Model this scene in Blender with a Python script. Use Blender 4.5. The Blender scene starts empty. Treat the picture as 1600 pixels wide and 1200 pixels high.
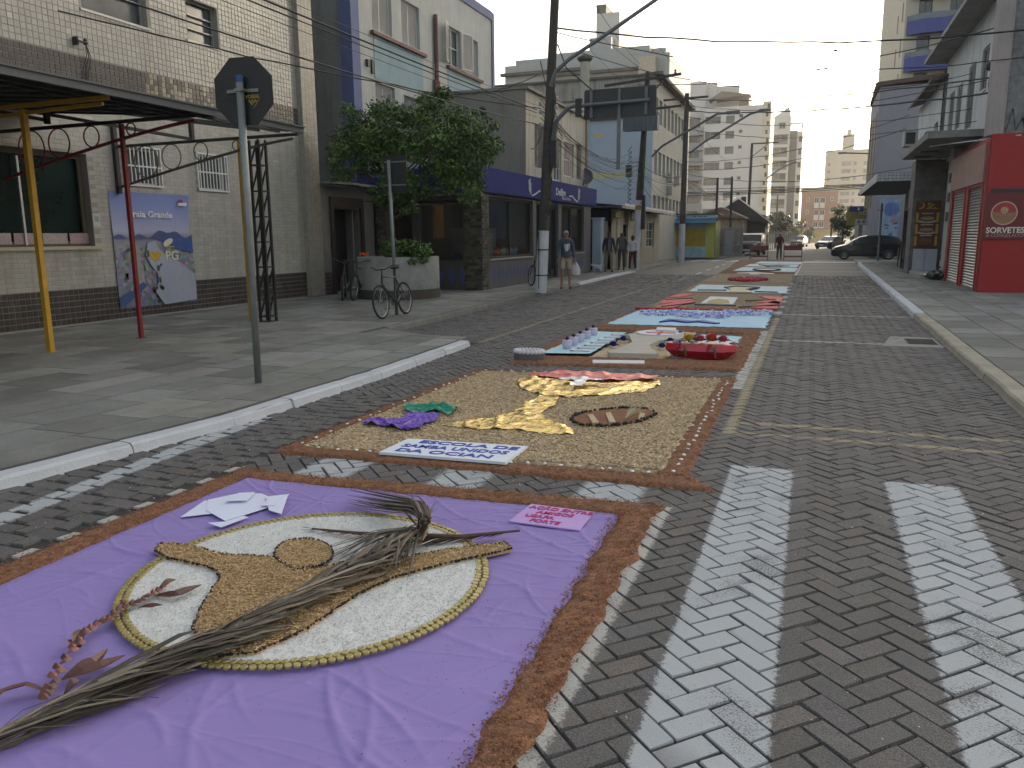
import bpy, math, random
import numpy as np
from mathutils import Vector, Matrix
R = random.Random(7); NR = np.random.default_rng(7)
scene = bpy.context.scene
COL = scene.collection
rad = math.radians

# ---------------------------------------------------------------- camera
FPX, CX, CY, CAMH = 1235.0, 800.0, 600.0, 1.62
YAW, PITCH, ROLL = rad(-20.594), rad(-10.545), rad(-0.5)
_f = np.array([math.sin(YAW)*math.cos(PITCH), math.cos(YAW)*math.cos(PITCH), math.sin(PITCH)])
_r = np.array([math.cos(YAW), -math.sin(YAW), 0.0]); _u = np.cross(_r, _f)
_R = _r*math.cos(ROLL)+_u*math.sin(ROLL); _U = -_r*math.sin(ROLL)+_u*math.cos(ROLL)
CAMP = np.array([0, 0, CAMH])
cam = bpy.data.objects.new('camera', bpy.data.cameras.new('camera')); COL.objects.link(cam)
cam.data.sensor_width = 36; cam.data.lens = 36*FPX/1600; cam.data.clip_start = .05; cam.data.clip_end = 3000
cam.matrix_world = Matrix(((_R[0], _U[0], -_f[0], 0), (_R[1], _U[1], -_f[1], 0), (_R[2], _U[2], -_f[2], CAMH), (0, 0, 0, 1)))
scene.camera = cam
# ---------------------------------------------------------------- light
SUN_AZ, SUN_EL = 25.0, 11.0
w = bpy.data.worlds.new('World'); scene.world = w; w.use_nodes = True
nt = w.node_tree; nt.nodes.clear()
sky = nt.nodes.new('ShaderNodeTexSky'); sky.sky_type = 'NISHITA'; sky.sun_disc = False
sky.sun_elevation = rad(SUN_EL); sky.sun_rotation = rad(SUN_AZ); sky.dust_density = 6.0; sky.air_density = 1.0; sky.ozone_density = 1.0
bg = nt.nodes.new('ShaderNodeBackground'); bg.inputs[1].default_value = .15
wo = nt.nodes.new('ShaderNodeOutputWorld'); hs = nt.nodes.new('ShaderNodeHueSaturation'); hs.inputs['Saturation'].default_value = .55
nt.links.new(sky.outputs[0], hs.inputs['Color']); tn = nt.nodes.new('ShaderNodeMix'); tn.data_type = 'RGBA'; tn.blend_type = 'MULTIPLY'; tn.inputs[0].default_value = 1; tn.inputs[7].default_value = (1.015, 1.0, .955, 1); nt.links.new(hs.outputs[0], tn.inputs[6]); nt.links.new(tn.outputs[2], bg.inputs[0]); nt.links.new(bg.outputs[0], wo.inputs[0])
sd = bpy.data.lights.new('sun', 'SUN'); sd.energy = 2.5; sd.angle = rad(.6); sd.color = (1, .86, .66)
so = bpy.data.objects.new('sun', sd); COL.objects.link(so)
sv = Vector((math.sin(rad(SUN_AZ))*math.cos(rad(SUN_EL)), math.cos(rad(SUN_AZ))*math.cos(rad(SUN_EL)), math.sin(rad(SUN_EL))))
so.rotation_euler = sv.to_track_quat('Z', 'Y').to_euler(); so.location = (0, 0, 60)
scene.view_settings.view_transform = 'Standard'; scene.view_settings.look = 'None'
scene.view_settings.exposure = 1.72; scene.view_settings.gamma = 1; scene.view_settings.use_curve_mapping = False

# ---------------------------------------------------------------- helpers
def _ray(px, py): return _f+_R*(px-CX)/FPX-_U*(py-CY)/FPX
def at(px, py, z=0.0):
    d = _ray(px, py); t = (z-CAMH)/d[2]; p = CAMP+d*t; return (float(p[0]), float(p[1]), z)
def onx(px, py, x):
    d = _ray(px, py); t = x/d[0]; p = CAMP+d*t; return (float(p[1]), float(p[2]))
def ony(px, py, y):
    d = _ray(px, py); t = y/d[1]; p = CAMP+d*t; return (float(p[0]), float(p[2]))
def proj(P):
    v = np.asarray(P, float)-CAMP; dz = v@_f
    return CX+FPX*(v@_R)/dz, CY-FPX*(v@_U)/dz, dz

MATS = {}
def N(t, k, **kw):
    n = t.nodes.new(k)
    for a, b in kw.items(): setattr(n, a, b)
    return n
def mat(name, col=(.5, .5, .5), rough=.8, var=.18, scale=5.0, bump=.0, bscale=60.0, metal=0.0, tint=False, dirt=0.0,
        dscale=.7, dcol=(.05, .045, .04), streak=False, emit=0.0, coat=0.0, sheen=0.0, alpha=None, fine=0.0, fscale=150.0, spec=None, detail=5.0):
    if name in MATS: return MATS[name]
    m = bpy.data.materials.new(name); m.use_nodes = True; t = m.node_tree; L = t.links.new
    b = t.nodes['Principled BSDF']; b.inputs['Roughness'].default_value = rough; b.inputs['Metallic'].default_value = metal
    if spec is not None: b.inputs['Specular IOR Level'].default_value = spec
    if coat: b.inputs['Coat Weight'].default_value = coat
    if sheen: b.inputs['Sheen Weight'].default_value = sheen
    tc = N(t, 'ShaderNodeTexCoord')
    n1 = N(t, 'ShaderNodeTexNoise'); n1.inputs['Scale'].default_value = scale; n1.inputs['Detail'].default_value = detail; n1.inputs['Roughness'].default_value = .65
    L(tc.outputs['Object'], n1.inputs['Vector'])
    mr = N(t, 'ShaderNodeMapRange'); mr.inputs[1].default_value = .25; mr.inputs[2].default_value = .75
    mr.inputs[3].default_value = 1-var; mr.inputs[4].default_value = 1+var; L(n1.outputs[0], mr.inputs[0])
    mx = N(t, 'ShaderNodeMix', data_type='RGBA', blend_type='MULTIPLY'); mx.inputs[0].default_value = 1; mx.inputs[6].default_value = (*col, 1)
    L(mr.outputs[0], mx.inputs[7]); out = mx.outputs[2]
    if tint:
        va = N(t, 'ShaderNodeVertexColor', layer_name='tint'); m2 = N(t, 'ShaderNodeMix', data_type='RGBA', blend_type='MULTIPLY'); m2.inputs[0].default_value = 1
        L(out, m2.inputs[6]); L(va.outputs[0], m2.inputs[7]); out = m2.outputs[2]
    if fine:
        n3 = N(t, 'ShaderNodeTexNoise'); n3.inputs['Scale'].default_value = fscale; n3.inputs['Detail'].default_value = 2; L(tc.outputs['Object'], n3.inputs['Vector'])
        r3 = N(t, 'ShaderNodeMapRange'); r3.inputs[1].default_value = .3; r3.inputs[2].default_value = .7; r3.inputs[3].default_value = 1-fine; r3.inputs[4].default_value = 1+fine
        L(n3.outputs[0], r3.inputs[0]); m4 = N(t, 'ShaderNodeMix', data_type='RGBA', blend_type='MULTIPLY'); m4.inputs[0].default_value = 1
        L(out, m4.inputs[6]); L(r3.outputs[0], m4.inputs[7]); out = m4.outputs[2]
    if dirt:
        mp = N(t, 'ShaderNodeMapping'); mp.inputs['Scale'].default_value = (3.0, 3.0, .22) if streak else (1, 1, 1)
        L(tc.outputs['Object'], mp.inputs[0]); n2 = N(t, 'ShaderNodeTexNoise'); n2.inputs['Scale'].default_value = dscale; n2.inputs['Detail'].default_value = 7; n2.inputs['Roughness'].default_value = .7
        L(mp.outputs[0], n2.inputs['Vector']); r2 = N(t, 'ShaderNodeMapRange'); r2.inputs[1].default_value = .46; r2.inputs[2].default_value = .75; r2.inputs[4].default_value = dirt
        L(n2.outputs[0], r2.inputs[0]); m3 = N(t, 'ShaderNodeMix', data_type='RGBA'); L(r2.outputs[0], m3.inputs[0]); L(out, m3.inputs[6]); m3.inputs[7].default_value = (*dcol, 1); out = m3.outputs[2]
    L(out, b.inputs['Base Color'])
    if emit: b.inputs['Emission Strength'].default_value = emit; L(out, b.inputs['Emission Color'])
    if bump:
        nb = N(t, 'ShaderNodeTexNoise'); nb.inputs['Scale'].default_value = bscale; nb.inputs['Detail'].default_value = 4; L(tc.outputs['Object'], nb.inputs['Vector'])
        bp = N(t, 'ShaderNodeBump'); bp.inputs['Strength'].default_value = bump; bp.inputs['Distance'].default_value = .01; L(nb.outputs[0], bp.inputs['Height']); L(bp.outputs[0], b.inputs['Normal'])
    MATS[name] = m; return m

def tag(o, label=None, cat=None, group=None, kind=None):
    if label: o['label'] = label
    if cat: o['category'] = cat
    if group: o['group'] = group
    if kind: o['kind'] = kind
    return o
def thing(name, label, cat, loc=(0, 0, 0), group=None):
    o = bpy.data.objects.new(name, None); COL.objects.link(o); o.location = loc; o.empty_display_size = .1
    return tag(o, label, cat, group)
def rootoff(p):
    v = Vector((0, 0, 0))
    while p is not None: v += p.location; p = p.parent
    return v
class MB:
    def __init__(s): s.v = []; s.f = []; s.t = []
    def add(s, vs, fs, tint=(1, 1, 1)):
        n = len(s.v); s.v += [tuple(map(float, q)) for q in vs]
        for f in fs: s.f.append(tuple(n+i for i in f)); s.t.append(tint)
        return s
    def box(s, x0, x1, y0, y1, z0, z1, tint=(1, 1, 1)):
        return s.add([(x0, y0, z0), (x1, y0, z0), (x1, y1, z0), (x0, y1, z0), (x0, y0, z1), (x1, y0, z1), (x1, y1, z1), (x0, y1, z1)],
                     [(0, 3, 2, 1), (4, 5, 6, 7), (0, 1, 5, 4), (1, 2, 6, 5), (2, 3, 7, 6), (3, 0, 4, 7)], tint)
    def obox(s, c, a, b, d, tint=(1, 1, 1)):   # centre + half axes
        c, a, b, d = map(Vector, (c, a, b, d)); P = [c+i*a+j*b+k*d for k in (-1, 1) for i, j in ((-1, -1), (1, -1), (1, 1), (-1, 1))]
        return s.add(P, [(0, 3, 2, 1), (4, 5, 6, 7), (0, 1, 5, 4), (1, 2, 6, 5), (2, 3, 7, 6), (3, 0, 4, 7)], tint)
    def quad(s, *p, tint=(1, 1, 1)): return s.add(p, [tuple(range(len(p)))], tint)
    def bar(s, p, q, w=.03, h=None, up=(0, 0, 1), tint=(1, 1, 1)):
        p, q = Vector(p), Vector(q); d = (q-p); 
        if d.length < 1e-6: return s
        u = Vector(up); 
        if abs(d.normalized().dot(u)) > .98: u = Vector((1, 0, 0))
        a = d.cross(u).normalized(); b = a.cross(d).normalized(); h = w if h is None else h
        return s.obox((p+q)/2, d/2, a*w/2, b*h/2, tint)
    def tube(s, pts, r=.02, seg=6, tint=(1, 1, 1), caps=True):
        pts = [Vector(p) for p in pts]; n = len(pts); rs = r if isinstance(r, (list, tuple)) else [r]*n
        V = []; F = []
        prev = None
        for i, p in enumerate(pts):
            d = (pts[min(i+1, n-1)]-pts[max(i-1, 0)]).normalized()
            if prev is None:
                u = Vector((0, 0, 1)) if abs(d.z) < .9 else Vector((1, 0, 0)); a = d.cross(u).normalized()
            else: a = (prev-d*prev.dot(d)).normalized()
            prev = a; b = d.cross(a)
            for k in range(seg): th = 2*math.pi*k/seg; V.append(p+rs[i]*(a*math.cos(th)+b*math.sin(th)))
        for i in range(n-1):
            for k in range(seg): F.append((i*seg+k, i*seg+(k+1) % seg, (i+1)*seg+(k+1) % seg, (i+1)*seg+k))
        if caps: F.append(tuple(range(seg-1, -1, -1))); F.append(tuple((n-1)*seg+k for k in range(seg)))
        return s.add(V, F, tint)
    def lathe(s, c, prof, seg=20, tint=(1, 1, 1), sx=1, sy=1):
        V = []; F = []
        for (r, z) in prof:
            for k in range(seg): th = 2*math.pi*k/seg; V.append((c[0]+r*sx*math.cos(th), c[1]+r*sy*math.sin(th), c[2]+z))
        for i in range(len(prof)-1):
            for k in range(seg): F.append((i*seg+k, i*seg+(k+1) % seg, (i+1)*seg+(k+1) % seg, (i+1)*seg+k))
        F.append(tuple(range(seg-1, -1, -1))); F.append(tuple((len(prof)-1)*seg+k for k in range(seg)))
        return s.add(V, F, tint)
    def prism(s, poly, z0, z1, tint=(1, 1, 1), bottom=False):   # poly of xy (counter-clockwise or not)
        n = len(poly); V = [(p[0], p[1], z0) for p in poly]+[(p[0], p[1], z1) for p in poly]
        F = [tuple(range(n, 2*n))]+[(i, (i+1) % n, n+(i+1) % n, n+i) for i in range(n)]
        if bottom: F.append(tuple(range(n-1, -1, -1)))
        return s.add(V, F, tint)
    def ball(s, c, r, tint=(1, 1, 1), nu=8, nv=5, sc=(1, 1, 1)):
        V = []; F = []
        for j in range(nv+1):
            ph = math.pi*j/nv
            for i in range(nu): th = 2*math.pi*i/nu; V.append((c[0]+r*sc[0]*math.sin(ph)*math.cos(th), c[1]+r*sc[1]*math.sin(ph)*math.sin(th), c[2]+r*sc[2]*math.cos(ph)))
        for j in range(nv):
            for i in range(nu): F.append((j*nu+i, (j+1)*nu+i, (j+1)*nu+(i+1) % nu, j*nu+(i+1) % nu))
        return s.add(V, F, tint)
    def build(s, name, m, parent=None, smooth=False, label=None, mesh_only=False):
        off = rootoff(parent) if parent is not None else Vector((0, 0, 0))
        V = np.array(s.v, dtype=np.float32).reshape(-1, 3)-np.array(off, dtype=np.float32)
        me = bpy.data.meshes.new(name); me.from_pydata(V.tolist(), [], s.f)
        if True:
            ca = me.color_attributes.new('tint', 'FLOAT_COLOR', 'CORNER')
            arr = np.repeat(np.array([(*t, 1) for t in s.t], dtype=np.float32), [len(f) for f in s.f], axis=0)
            ca.data.foreach_set('color', arr.ravel())
        if smooth: me.polygons.foreach_set('use_smooth', [True]*len(me.polygons))
        me.materials.append(m); me.update()
        if mesh_only: return me
        o = bpy.data.objects.new(name, me); COL.objects.link(o)
        if parent is not None: o.parent = parent
        if label: o['label'] = label
        return o
def bulk(name, V, F, m, tints=None, parent=None, smooth=False):   # V (n,3), F (k,4) arrays
    off = np.array(rootoff(parent)) if parent is not None else 0
    me = bpy.data.meshes.new(name); V = np.asarray(V, dtype=np.float32)-off; F = np.asarray(F, dtype=np.int32); k = F.shape[1]
    me.vertices.add(len(V)); me.vertices.foreach_set('co', V.astype(np.float32).ravel())
    me.loops.add(F.size); me.loops.foreach_set('vertex_index', F.ravel())
    me.polygons.add(len(F)); me.polygons.foreach_set('loop_start', np.arange(len(F), dtype=np.int32)*k); me.polygons.foreach_set('loop_total', np.full(len(F), k, dtype=np.int32))
    if tints is None: tints = np.ones((len(F), 3))
    if True:
        ca = me.color_attributes.new('tint', 'FLOAT_COLOR', 'CORNER'); T = np.ones((len(F), 4), dtype=np.float32); T[:, :3] = tints
        ca.data.foreach_set('color', np.repeat(T, k, axis=0).ravel())
    if smooth: me.polygons.foreach_set('use_smooth', np.ones(len(F), dtype=bool))
    me.materials.append(m); me.update(calc_edges=True); me.validate()
    o = bpy.data.objects.new(name, me); COL.objects.link(o)
    if parent is not None: o.parent = parent
    return o
def inpoly(P, poly):
    x, y = P[:, 0], P[:, 1]; ins = np.zeros(len(P), bool); n = len(poly); j = n-1
    for i in range(n):
        xi, yi = poly[i][:2]; xj, yj = poly[j][:2]
        c = ((yi > y) != (yj > y)) & (x < (xj-xi)*(y-yi)/((yj-yi) or 1e-9)+xi); ins ^= c; j = i
    return ins
def sample_poly(poly, n):
    P = np.array([p[:2] for p in poly]); lo, hi = P.min(0), P.max(0); out = np.zeros((0, 2))
    while len(out) < n:
        q = lo+(hi-lo)*NR.random((n, 2)); out = np.vstack([out, q[inpoly(q, poly)]])
    return out[:n]
def area(poly):
    return abs(sum(poly[i][0]*poly[(i+1) % len(poly)][1]-poly[(i+1) % len(poly)][0]*poly[i][1] for i in range(len(poly))))/2
def grains(name, pts, z, size, aspect, m, cols, parent=None, h=.006, thick=.35):
    """little tumbled grains: a bent three-sided sliver each"""
    n = len(pts); th = NR.random(n)*math.pi*2; s = size*(.6+.8*NR.random(n)); L = s; W = s*aspect
    d = np.stack([np.cos(th), np.sin(th), (NR.random(n)-.5)*.9], 1); p = np.stack([-np.sin(th), np.cos(th), (NR.random(n)-.5)*.5], 1)
    zz = z if not hasattr(z, '__len__') else np.asarray(z)
    c = np.stack([pts[:, 0], pts[:, 1], zz+NR.random(n)*h], 1); up = np.array([0, 0, 1.0])
    A = c-d*L[:, None]/2; B = c+d*L[:, None]/2; Cc = c+p*W[:, None]/2; D = c-p*W[:, None]/2; T = c+up*(W*thick+.0005)[:, None]
    V = np.stack([A, Cc, B, D, T], 1).reshape(-1, 3); i = np.arange(n)[:, None]*5
    F = np.concatenate([i+np.array([0, 4, 1]), i+np.array([1, 4, 2]), i+np.array([2, 4, 3]), i+np.array([3, 4, 0])], 1).reshape(-1, 3)
    cols = np.array(cols); t = cols[NR.integers(0, len(cols), n)]*(.8+.4*NR.random((n, 1))); t = np.repeat(t, 4, axis=0)
    o = bulk(name, V, F, m, t, parent); o['kind'] = 'stuff'; return o
def text(name, s, loc, size, m, ux=(1, 0, 0), uy=(0, 1, 0), parent=None, ext=.002, sx=1.0, bold=0.0, align='CENTER', space=1.0):
    cu = bpy.data.curves.new(name, 'FONT'); cu.body = s; cu.size = size; cu.extrude = ext; cu.offset = bold; cu.align_x = align; cu.align_y = 'CENTER'; cu.space_line = space; cu.resolution_u = 3
    o = bpy.data.objects.new(name, cu); COL.objects.link(o); dg = bpy.context.evaluated_depsgraph_get()
    me = bpy.data.meshes.new_from_object(o.evaluated_get(dg)); bpy.data.objects.remove(o)
    ux = Vector(ux).normalized(); uy = Vector(uy).normalized(); uz = ux.cross(uy); off = rootoff(parent) if parent else Vector((0, 0, 0))
    M = Matrix(((ux.x*sx, uy.x, uz.x, loc[0]-off.x), (ux.y*sx, uy.y, uz.y, loc[1]-off.y), (ux.z*sx, uy.z, uz.z, loc[2]-off.z), (0, 0, 0, 1)))
    me.transform(M); me.name = name; me.materials.clear(); me.materials.append(m)
    o = bpy.data.objects.new(name, me); COL.objects.link(o)
    if parent: o.parent = parent
    return o
def copy_tree(o, parent=None):
    c = o.copy(); COL.objects.link(c)
    if parent is not None: c.parent = parent
    for ch in [q for q in bpy.data.objects if q.parent == o]: copy_tree(ch, c)
    return c

# facades -------------------------------------------------------------
def facade(name, parent, p0, ud, W, H, opens, m, nout, depth=.15, label=None, tint=(1, 1, 1)):
    """a wall face with real openings and reveals; opens = [(u0, v0, u1, v1)]"""
    p0, ud, nout = Vector(p0), Vector(ud), Vector(nout); b = MB(); P = lambda u, v, d=0: p0+ud*u+Vector((0, 0, v))-nout*d
    us = sorted({0, W, *[min(max(q, 0), W) for o in opens for q in (o[0], o[2])]}); vs = sorted({0, H, *[min(max(q, 0), H) for o in opens for q in (o[1], o[3])]})
    for i in range(len(us)-1):
        for j in range(len(vs)-1):
            cu, cv = (us[i]+us[i+1])/2, (vs[j]+vs[j+1])/2
            if any(o[0] < cu < o[2] and o[1] < cv < o[3] for o in opens): continue
            b.quad(P(us[i], vs[j]), P(us[i+1], vs[j]), P(us[i+1], vs[j+1]), P(us[i], vs[j+1]))
    for (a, c, d, e) in opens:
        a, d, c, e = max(a, 0), min(d, W), max(c, 0), min(e, H)
        for q in ((a, c, d, c), (d, c, d, e), (d, e, a, e), (a, e, a, c)):
            b.quad(P(q[0], q[1]), P(q[2], q[3]), P(q[2], q[3], depth), P(q[0], q[1], depth))
    return b.build(name, m, parent, label=label)
GLASS = None
def window(parent, p0, ud, nout, rect, style='glass', depth=.13, fm=None, pm=None, bars=1, hb=0, fw=.05, name='window', label=None):
    p0, ud, nout = Vector(p0), Vector(ud), Vector(nout); a, c, d, e = rect
    P = lambda u, v, dd: p0+ud*u+Vector((0, 0, v))-nout*dd
    fr = MB(); D = depth*.75; up = Vector((0, 0, 1))
    def hb_(v, w=fw): fr.obox(P((a+d)/2, v, D), ud*(d-a)/2, nout*.02, up*w/2)
    def vb_(u, w=fw): fr.obox(P(u, (c+e)/2, D), ud*w/2, nout*.022, up*(e-c)/2)
    hb_(c+fw/2); hb_(e-fw/2); vb_(a+fw/2); vb_(d-fw/2)
    for k in range(bars): vb_(a+(d-a)*(k+1)/(bars+1), fw*.7)
    for k in range(hb): hb_(c+(e-c)*(k+1)/(hb+1), fw*.6)
    if style == 'shutter':
        n = max(4, int((e-c)/.055)); 
        for k in range(n):
            v = c+(e-c)*(k+.5)/n; fr.obox(P((a+d)/2, v, D), ud*((d-a)/2-fw*.6), (nout+up*.9).normalized()*.024, (up-nout*.9).normalized()*.005)
    o = fr.build(name, fm, parent, label=label)
    pn = MB(); pn.quad(P(a, c, depth), P(d, c, depth), P(d, e, depth), P(a, e, depth)); pn.build('pane', pm, o)
    return o
def tiles(b, p0, ud, nout, W, H, tw, th, opens=(), off=.0, gap=.012, lift=.006, colf=None, bond=0.0):
    """raised wall tiles on a plane"""
    p0, ud, nout = Vector(p0), Vector(ud), Vector(nout); nr = int(H/th+.5); nc = int(W/tw+1)
    for j in range(nr):
        sh = (j % 2)*bond*tw
        for i in range(-1, nc):
            u0, v0 = i*tw+sh, j*th; u1 = u0+tw-gap; v1 = v0+th-gap; u0 = max(u0, 0); u1 = min(u1, W)
            if u1-u0 < .02: continue
            cu, cv = (u0+u1)/2, (v0+v1)/2
            if any(o[0]-.03 < cu < o[2]+.03 and o[1]-.03 < cv < o[3]+.03 for o in opens): continue
            P = lambda u, v, d: p0+ud*u+Vector((0, 0, v))+nout*d
            e = .004; l = lift*R.uniform(.7, 1.3)
            t = colf(cu, cv) if colf else (lambda q: (q, q, q))(R.uniform(.85, 1.12))
            b.add([P(u0, v0, 0), P(u1, v0, 0), P(u1, v1, 0), P(u0, v1, 0), P(u0+e, v0+e, l), P(u1-e, v0+e, l*R.uniform(.8, 1.2)), P(u1-e, v1-e, l), P(u0+e, v1-e, l)],
                  [(4, 5, 6, 7), (0, 1, 5, 4), (1, 2, 6, 5), (2, 3, 7, 6), (3, 0, 4, 7)], t)
XP, YP, ZP = Vector((1, 0, 0)), Vector((0, 1, 0)), Vector((0, 0, 1))
def kerbL(y):
    pts = [(-8, -6.5), (0, -5.75), (2.5, -5.15), (3.5, -4.95), (5.5, -4.68), (8, -4.63), (10.9, -4.76)]
    return float(np.interp(y, [p[0] for p in pts], [p[1] for p in pts]))
def kerbL2(y): return float(np.interp(y, [11.3, 12.05, 21, 30, 47, 53], [-5.6, -6.78, -7.1, -7.36, -7.6, -8.3]))
def kerbR(y): return float(np.interp(y, [-5, 8, 17.5, 30, 45, 48], [1.78, 1.86, 1.94, 2.1, 2.27, 2.4]))
# ================================================================ SETTING
SW = .085
g_ = MB(); g_.quad((-400, -60, -.03), (400, -60, -.03), (400, 900, -.03), (-400, 900, -.03))
tag(g_.build('ground', mat('earth', (.12, .115, .105), .95, .2, .5)), kind='structure')
# paving of the road: herringbone blocks, real joints -------------------
def paver_mat():
    m = mat('paver', (.102, .097, .096), .78, .12, 9, .5, 220, tint=True, dirt=.5, dscale=.8, dcol=(.055, .05, .047), fine=.6, fscale=200)
    t = m.node_tree; L = t.links.new; b = t.nodes['Principled BSDF']; src = b.inputs['Base Color'].links[0].from_socket
    geo = N(t, 'ShaderNodeNewGeometry'); sep = N(t, 'ShaderNodeSeparateXYZ'); L(geo.outputs['Position'], sep.inputs[0])
    nz = N(t, 'ShaderNodeTexNoise'); nz.inputs['Scale'].default_value = 45; nz.inputs['Detail'].default_value = 6; nz.inputs['Roughness'].default_value = .75; L(geo.outputs['Position'], nz.inputs['Vector'])
    nb = N(t, 'ShaderNodeTexNoise'); nb.inputs['Scale'].default_value = 2.2; nb.inputs['Detail'].default_value = 3; L(geo.outputs['Position'], nb.inputs['Vector'])
    def M(op, a, c=None, d=None):
        n = N(t, 'ShaderNodeMath', operation=op)
        for i, q in enumerate((a, c, d)):
            if q is None: continue
            if isinstance(q, (int, float)): n.inputs[i].default_value = q
            else: L(q, n.inputs[i])
        return n.outputs[0]
    wob = M('MULTIPLY', M('SUBTRACT', nz.outputs[0], .5), .10); X, Y = M('ADD', sep.outputs[0], wob), M('ADD', sep.outputs[1], wob)
    nf = N(t, 'ShaderNodeTexNoise'); nf.inputs['Scale'].default_value = 130; nf.inputs['Detail'].default_value = 3; nf.inputs['Roughness'].default_value = .8; L(geo.outputs['Position'], nf.inputs['Vector'])
    zr = N(t, 'ShaderNodeMapRange'); zr.inputs[1].default_value = -.009; zr.inputs[2].default_value = -.004; L(sep.outputs[2], zr.inputs[0]); top_ = zr.outputs[0]
    def rect(x0, x1, y0, y1, soft, shear=0.0):
        xx = M('SUBTRACT', X, M('MULTIPLY', M('SUBTRACT', Y, y0), shear)) if shear else X
        r = None
        for q in (M('DIVIDE', M('SUBTRACT', xx, x0), soft), M('DIVIDE', M('SUBTRACT', x1, xx), soft), M('DIVIDE', M('SUBTRACT', Y, y0), soft), M('DIVIDE', M('SUBTRACT', y1, Y), soft)):
            n = N(t, 'ShaderNodeClamp'); L(q, n.inputs[0]); r = n.outputs[0] if r is None else M('MINIMUM', r, n.outputs[0])
        return r
    def layer(rects, col, wear):
        nonlocal src
        a = rects[0]
        for q in rects[1:]: a = M('MAXIMUM', a, q)
        # speckled wear
        k = M('ADD', M('MULTIPLY', nb.outputs[0], .75), M('MULTIPLY', nf.outputs[0], .9)); n = N(t, 'ShaderNodeMapRange'); n.inputs[1].default_value = wear; n.inputs[2].default_value = wear+.13; L(k, n.inputs[0])
        a = M('MULTIPLY', M('MULTIPLY', a, n.outputs[0]), top_); mx = N(t, 'ShaderNodeMix', data_type='RGBA'); L(a, mx.inputs[0]); L(src, mx.inputs[6]); mx.inputs[7].default_value = (*col, 1); src = mx.outputs[2]
    layer([rect(-.46, -.03, -1, 5.68, .016), rect(.53, .98, -1, 5.62, .016), rect(-4.33, -4.13, 1, 5.9, .02, -.09),
           rect(-3.35, -2.9, 4.3, 5.3, .05), rect(-2.35, -1.95, 4.3, 5.3, .05), rect(-1.35, -.9, 4.3, 5.3, .05)], (.38, .40, .42), .60)
    layer([rect(-.86, -.70, 1, 4.62, .02), rect(-3.84, -3.76, 1.5, 4.5, .015), rect(-.76, -.6, 8.6, 14.2, .03)], (.40, .395, .37), .62)
    layer([rect(-.62, 2.2, 6.98, 7.09, .015), rect(-.62, 2.2, 6.60, 6.70, .015, 0), rect(-.62, -.50, 6.6, 16.5, .03), rect(-4.84, -4.75, 11.3, 28.5, .02), rect(-4.62, -4.54, 30, 34, .02)], (.27, .225, .14), .66)
    layer([rect(-.5, 2.0, y-.06, y+.06, .02) for y in (12.9, 17.2, 22.2, 27.2, 32.2)]+[rect(-7, -4.8, y-.03, y+.03, .02) for y in (28.6,)], (.36, .35, .33), .58)
    layer([rect(-.68, -.50, y, y+.62, .02) for y in (17.2, 18.7, 20.2, 21.7, 23.2, 24.7, 26.2, 27.7)], (.36, .36, .34), .54)
    L(src, b.inputs['Base Color']); return m
PM = paver_mat()
road = tag(MB().quad((-8.6, -4, -.012), (2.6, -4, -.012), (2.6, 34, -.012), (-8.6, 34, -.012)).build('road', mat('joint_sand', (.035, .032, .03), .95, .2, 30)), kind='structure')
def herring(x0, x1, y0, y1, ang, keep, w=.105, l=2):
    ca, sa = math.cos(ang), math.sin(ang); cx, cy = (x0+x1)/2, (y0+y1)/2; rr = math.hypot(x1-x0, y1-y0)/2/w+2; n = int(rr); out = []
    for i in range(-n, n):
        for j in range(-n, n):
            d = (i-j) % 4
            if d == 0: a, b_, lu, lv = i+1, j+.5, 1.0, .5
            elif d == 3: a, b_, lu, lv = i+.5, j+1, .5, 1.0
            else: continue
            X, Y = cx+w*(a*ca-b_*sa), cy+w*(a*sa+b_*ca)
            if x0 <= X <= x1 and y0 <= Y <= y1 and keep(X, Y): out.append((X, Y, lu*w, lv*w, ang))
    return out
carpets = [(-3.72, -.88, 1.2, 4.35), (-3.6, -.75, 5.1, 8.8), (-3.45, -.8, 9.7, 13.3), (-3.3, -.9, 14.2, 34)]
def keep(X, Y):
    if any(a < X < b_ and c < Y < d for a, b_, c, d in carpets): return False
    if X > kerbR(Y)+.05: return False
    if Y < 11.1: return X > kerbL(Y)-.05
    return X > kerbL2(Y)-.05
def keepA(X, Y): return keep(X, Y) and not (X < -3.78 and Y < 7)
bricks = herring(-7.7, 2.3, 1.0, 34, rad(45), keepA)
y = 1.0; row = 0      # coursed blocks beside the left kerb
while y < 7:
    x = -6.0+(row % 2)*.16
    while x < -3.78:
        for (lx, ly, ox) in ((.205, .125, 0), (.095, .125, .16)):
            X, Y = x+ox, y+(.03 if ox else 0)
            if X+lx/2 < -3.72 and keep(X, Y): bricks.append((X, Y, lx/2+.004, ly/2+.004, 0))
        x += .315
    y += .135; row += 1
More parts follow.
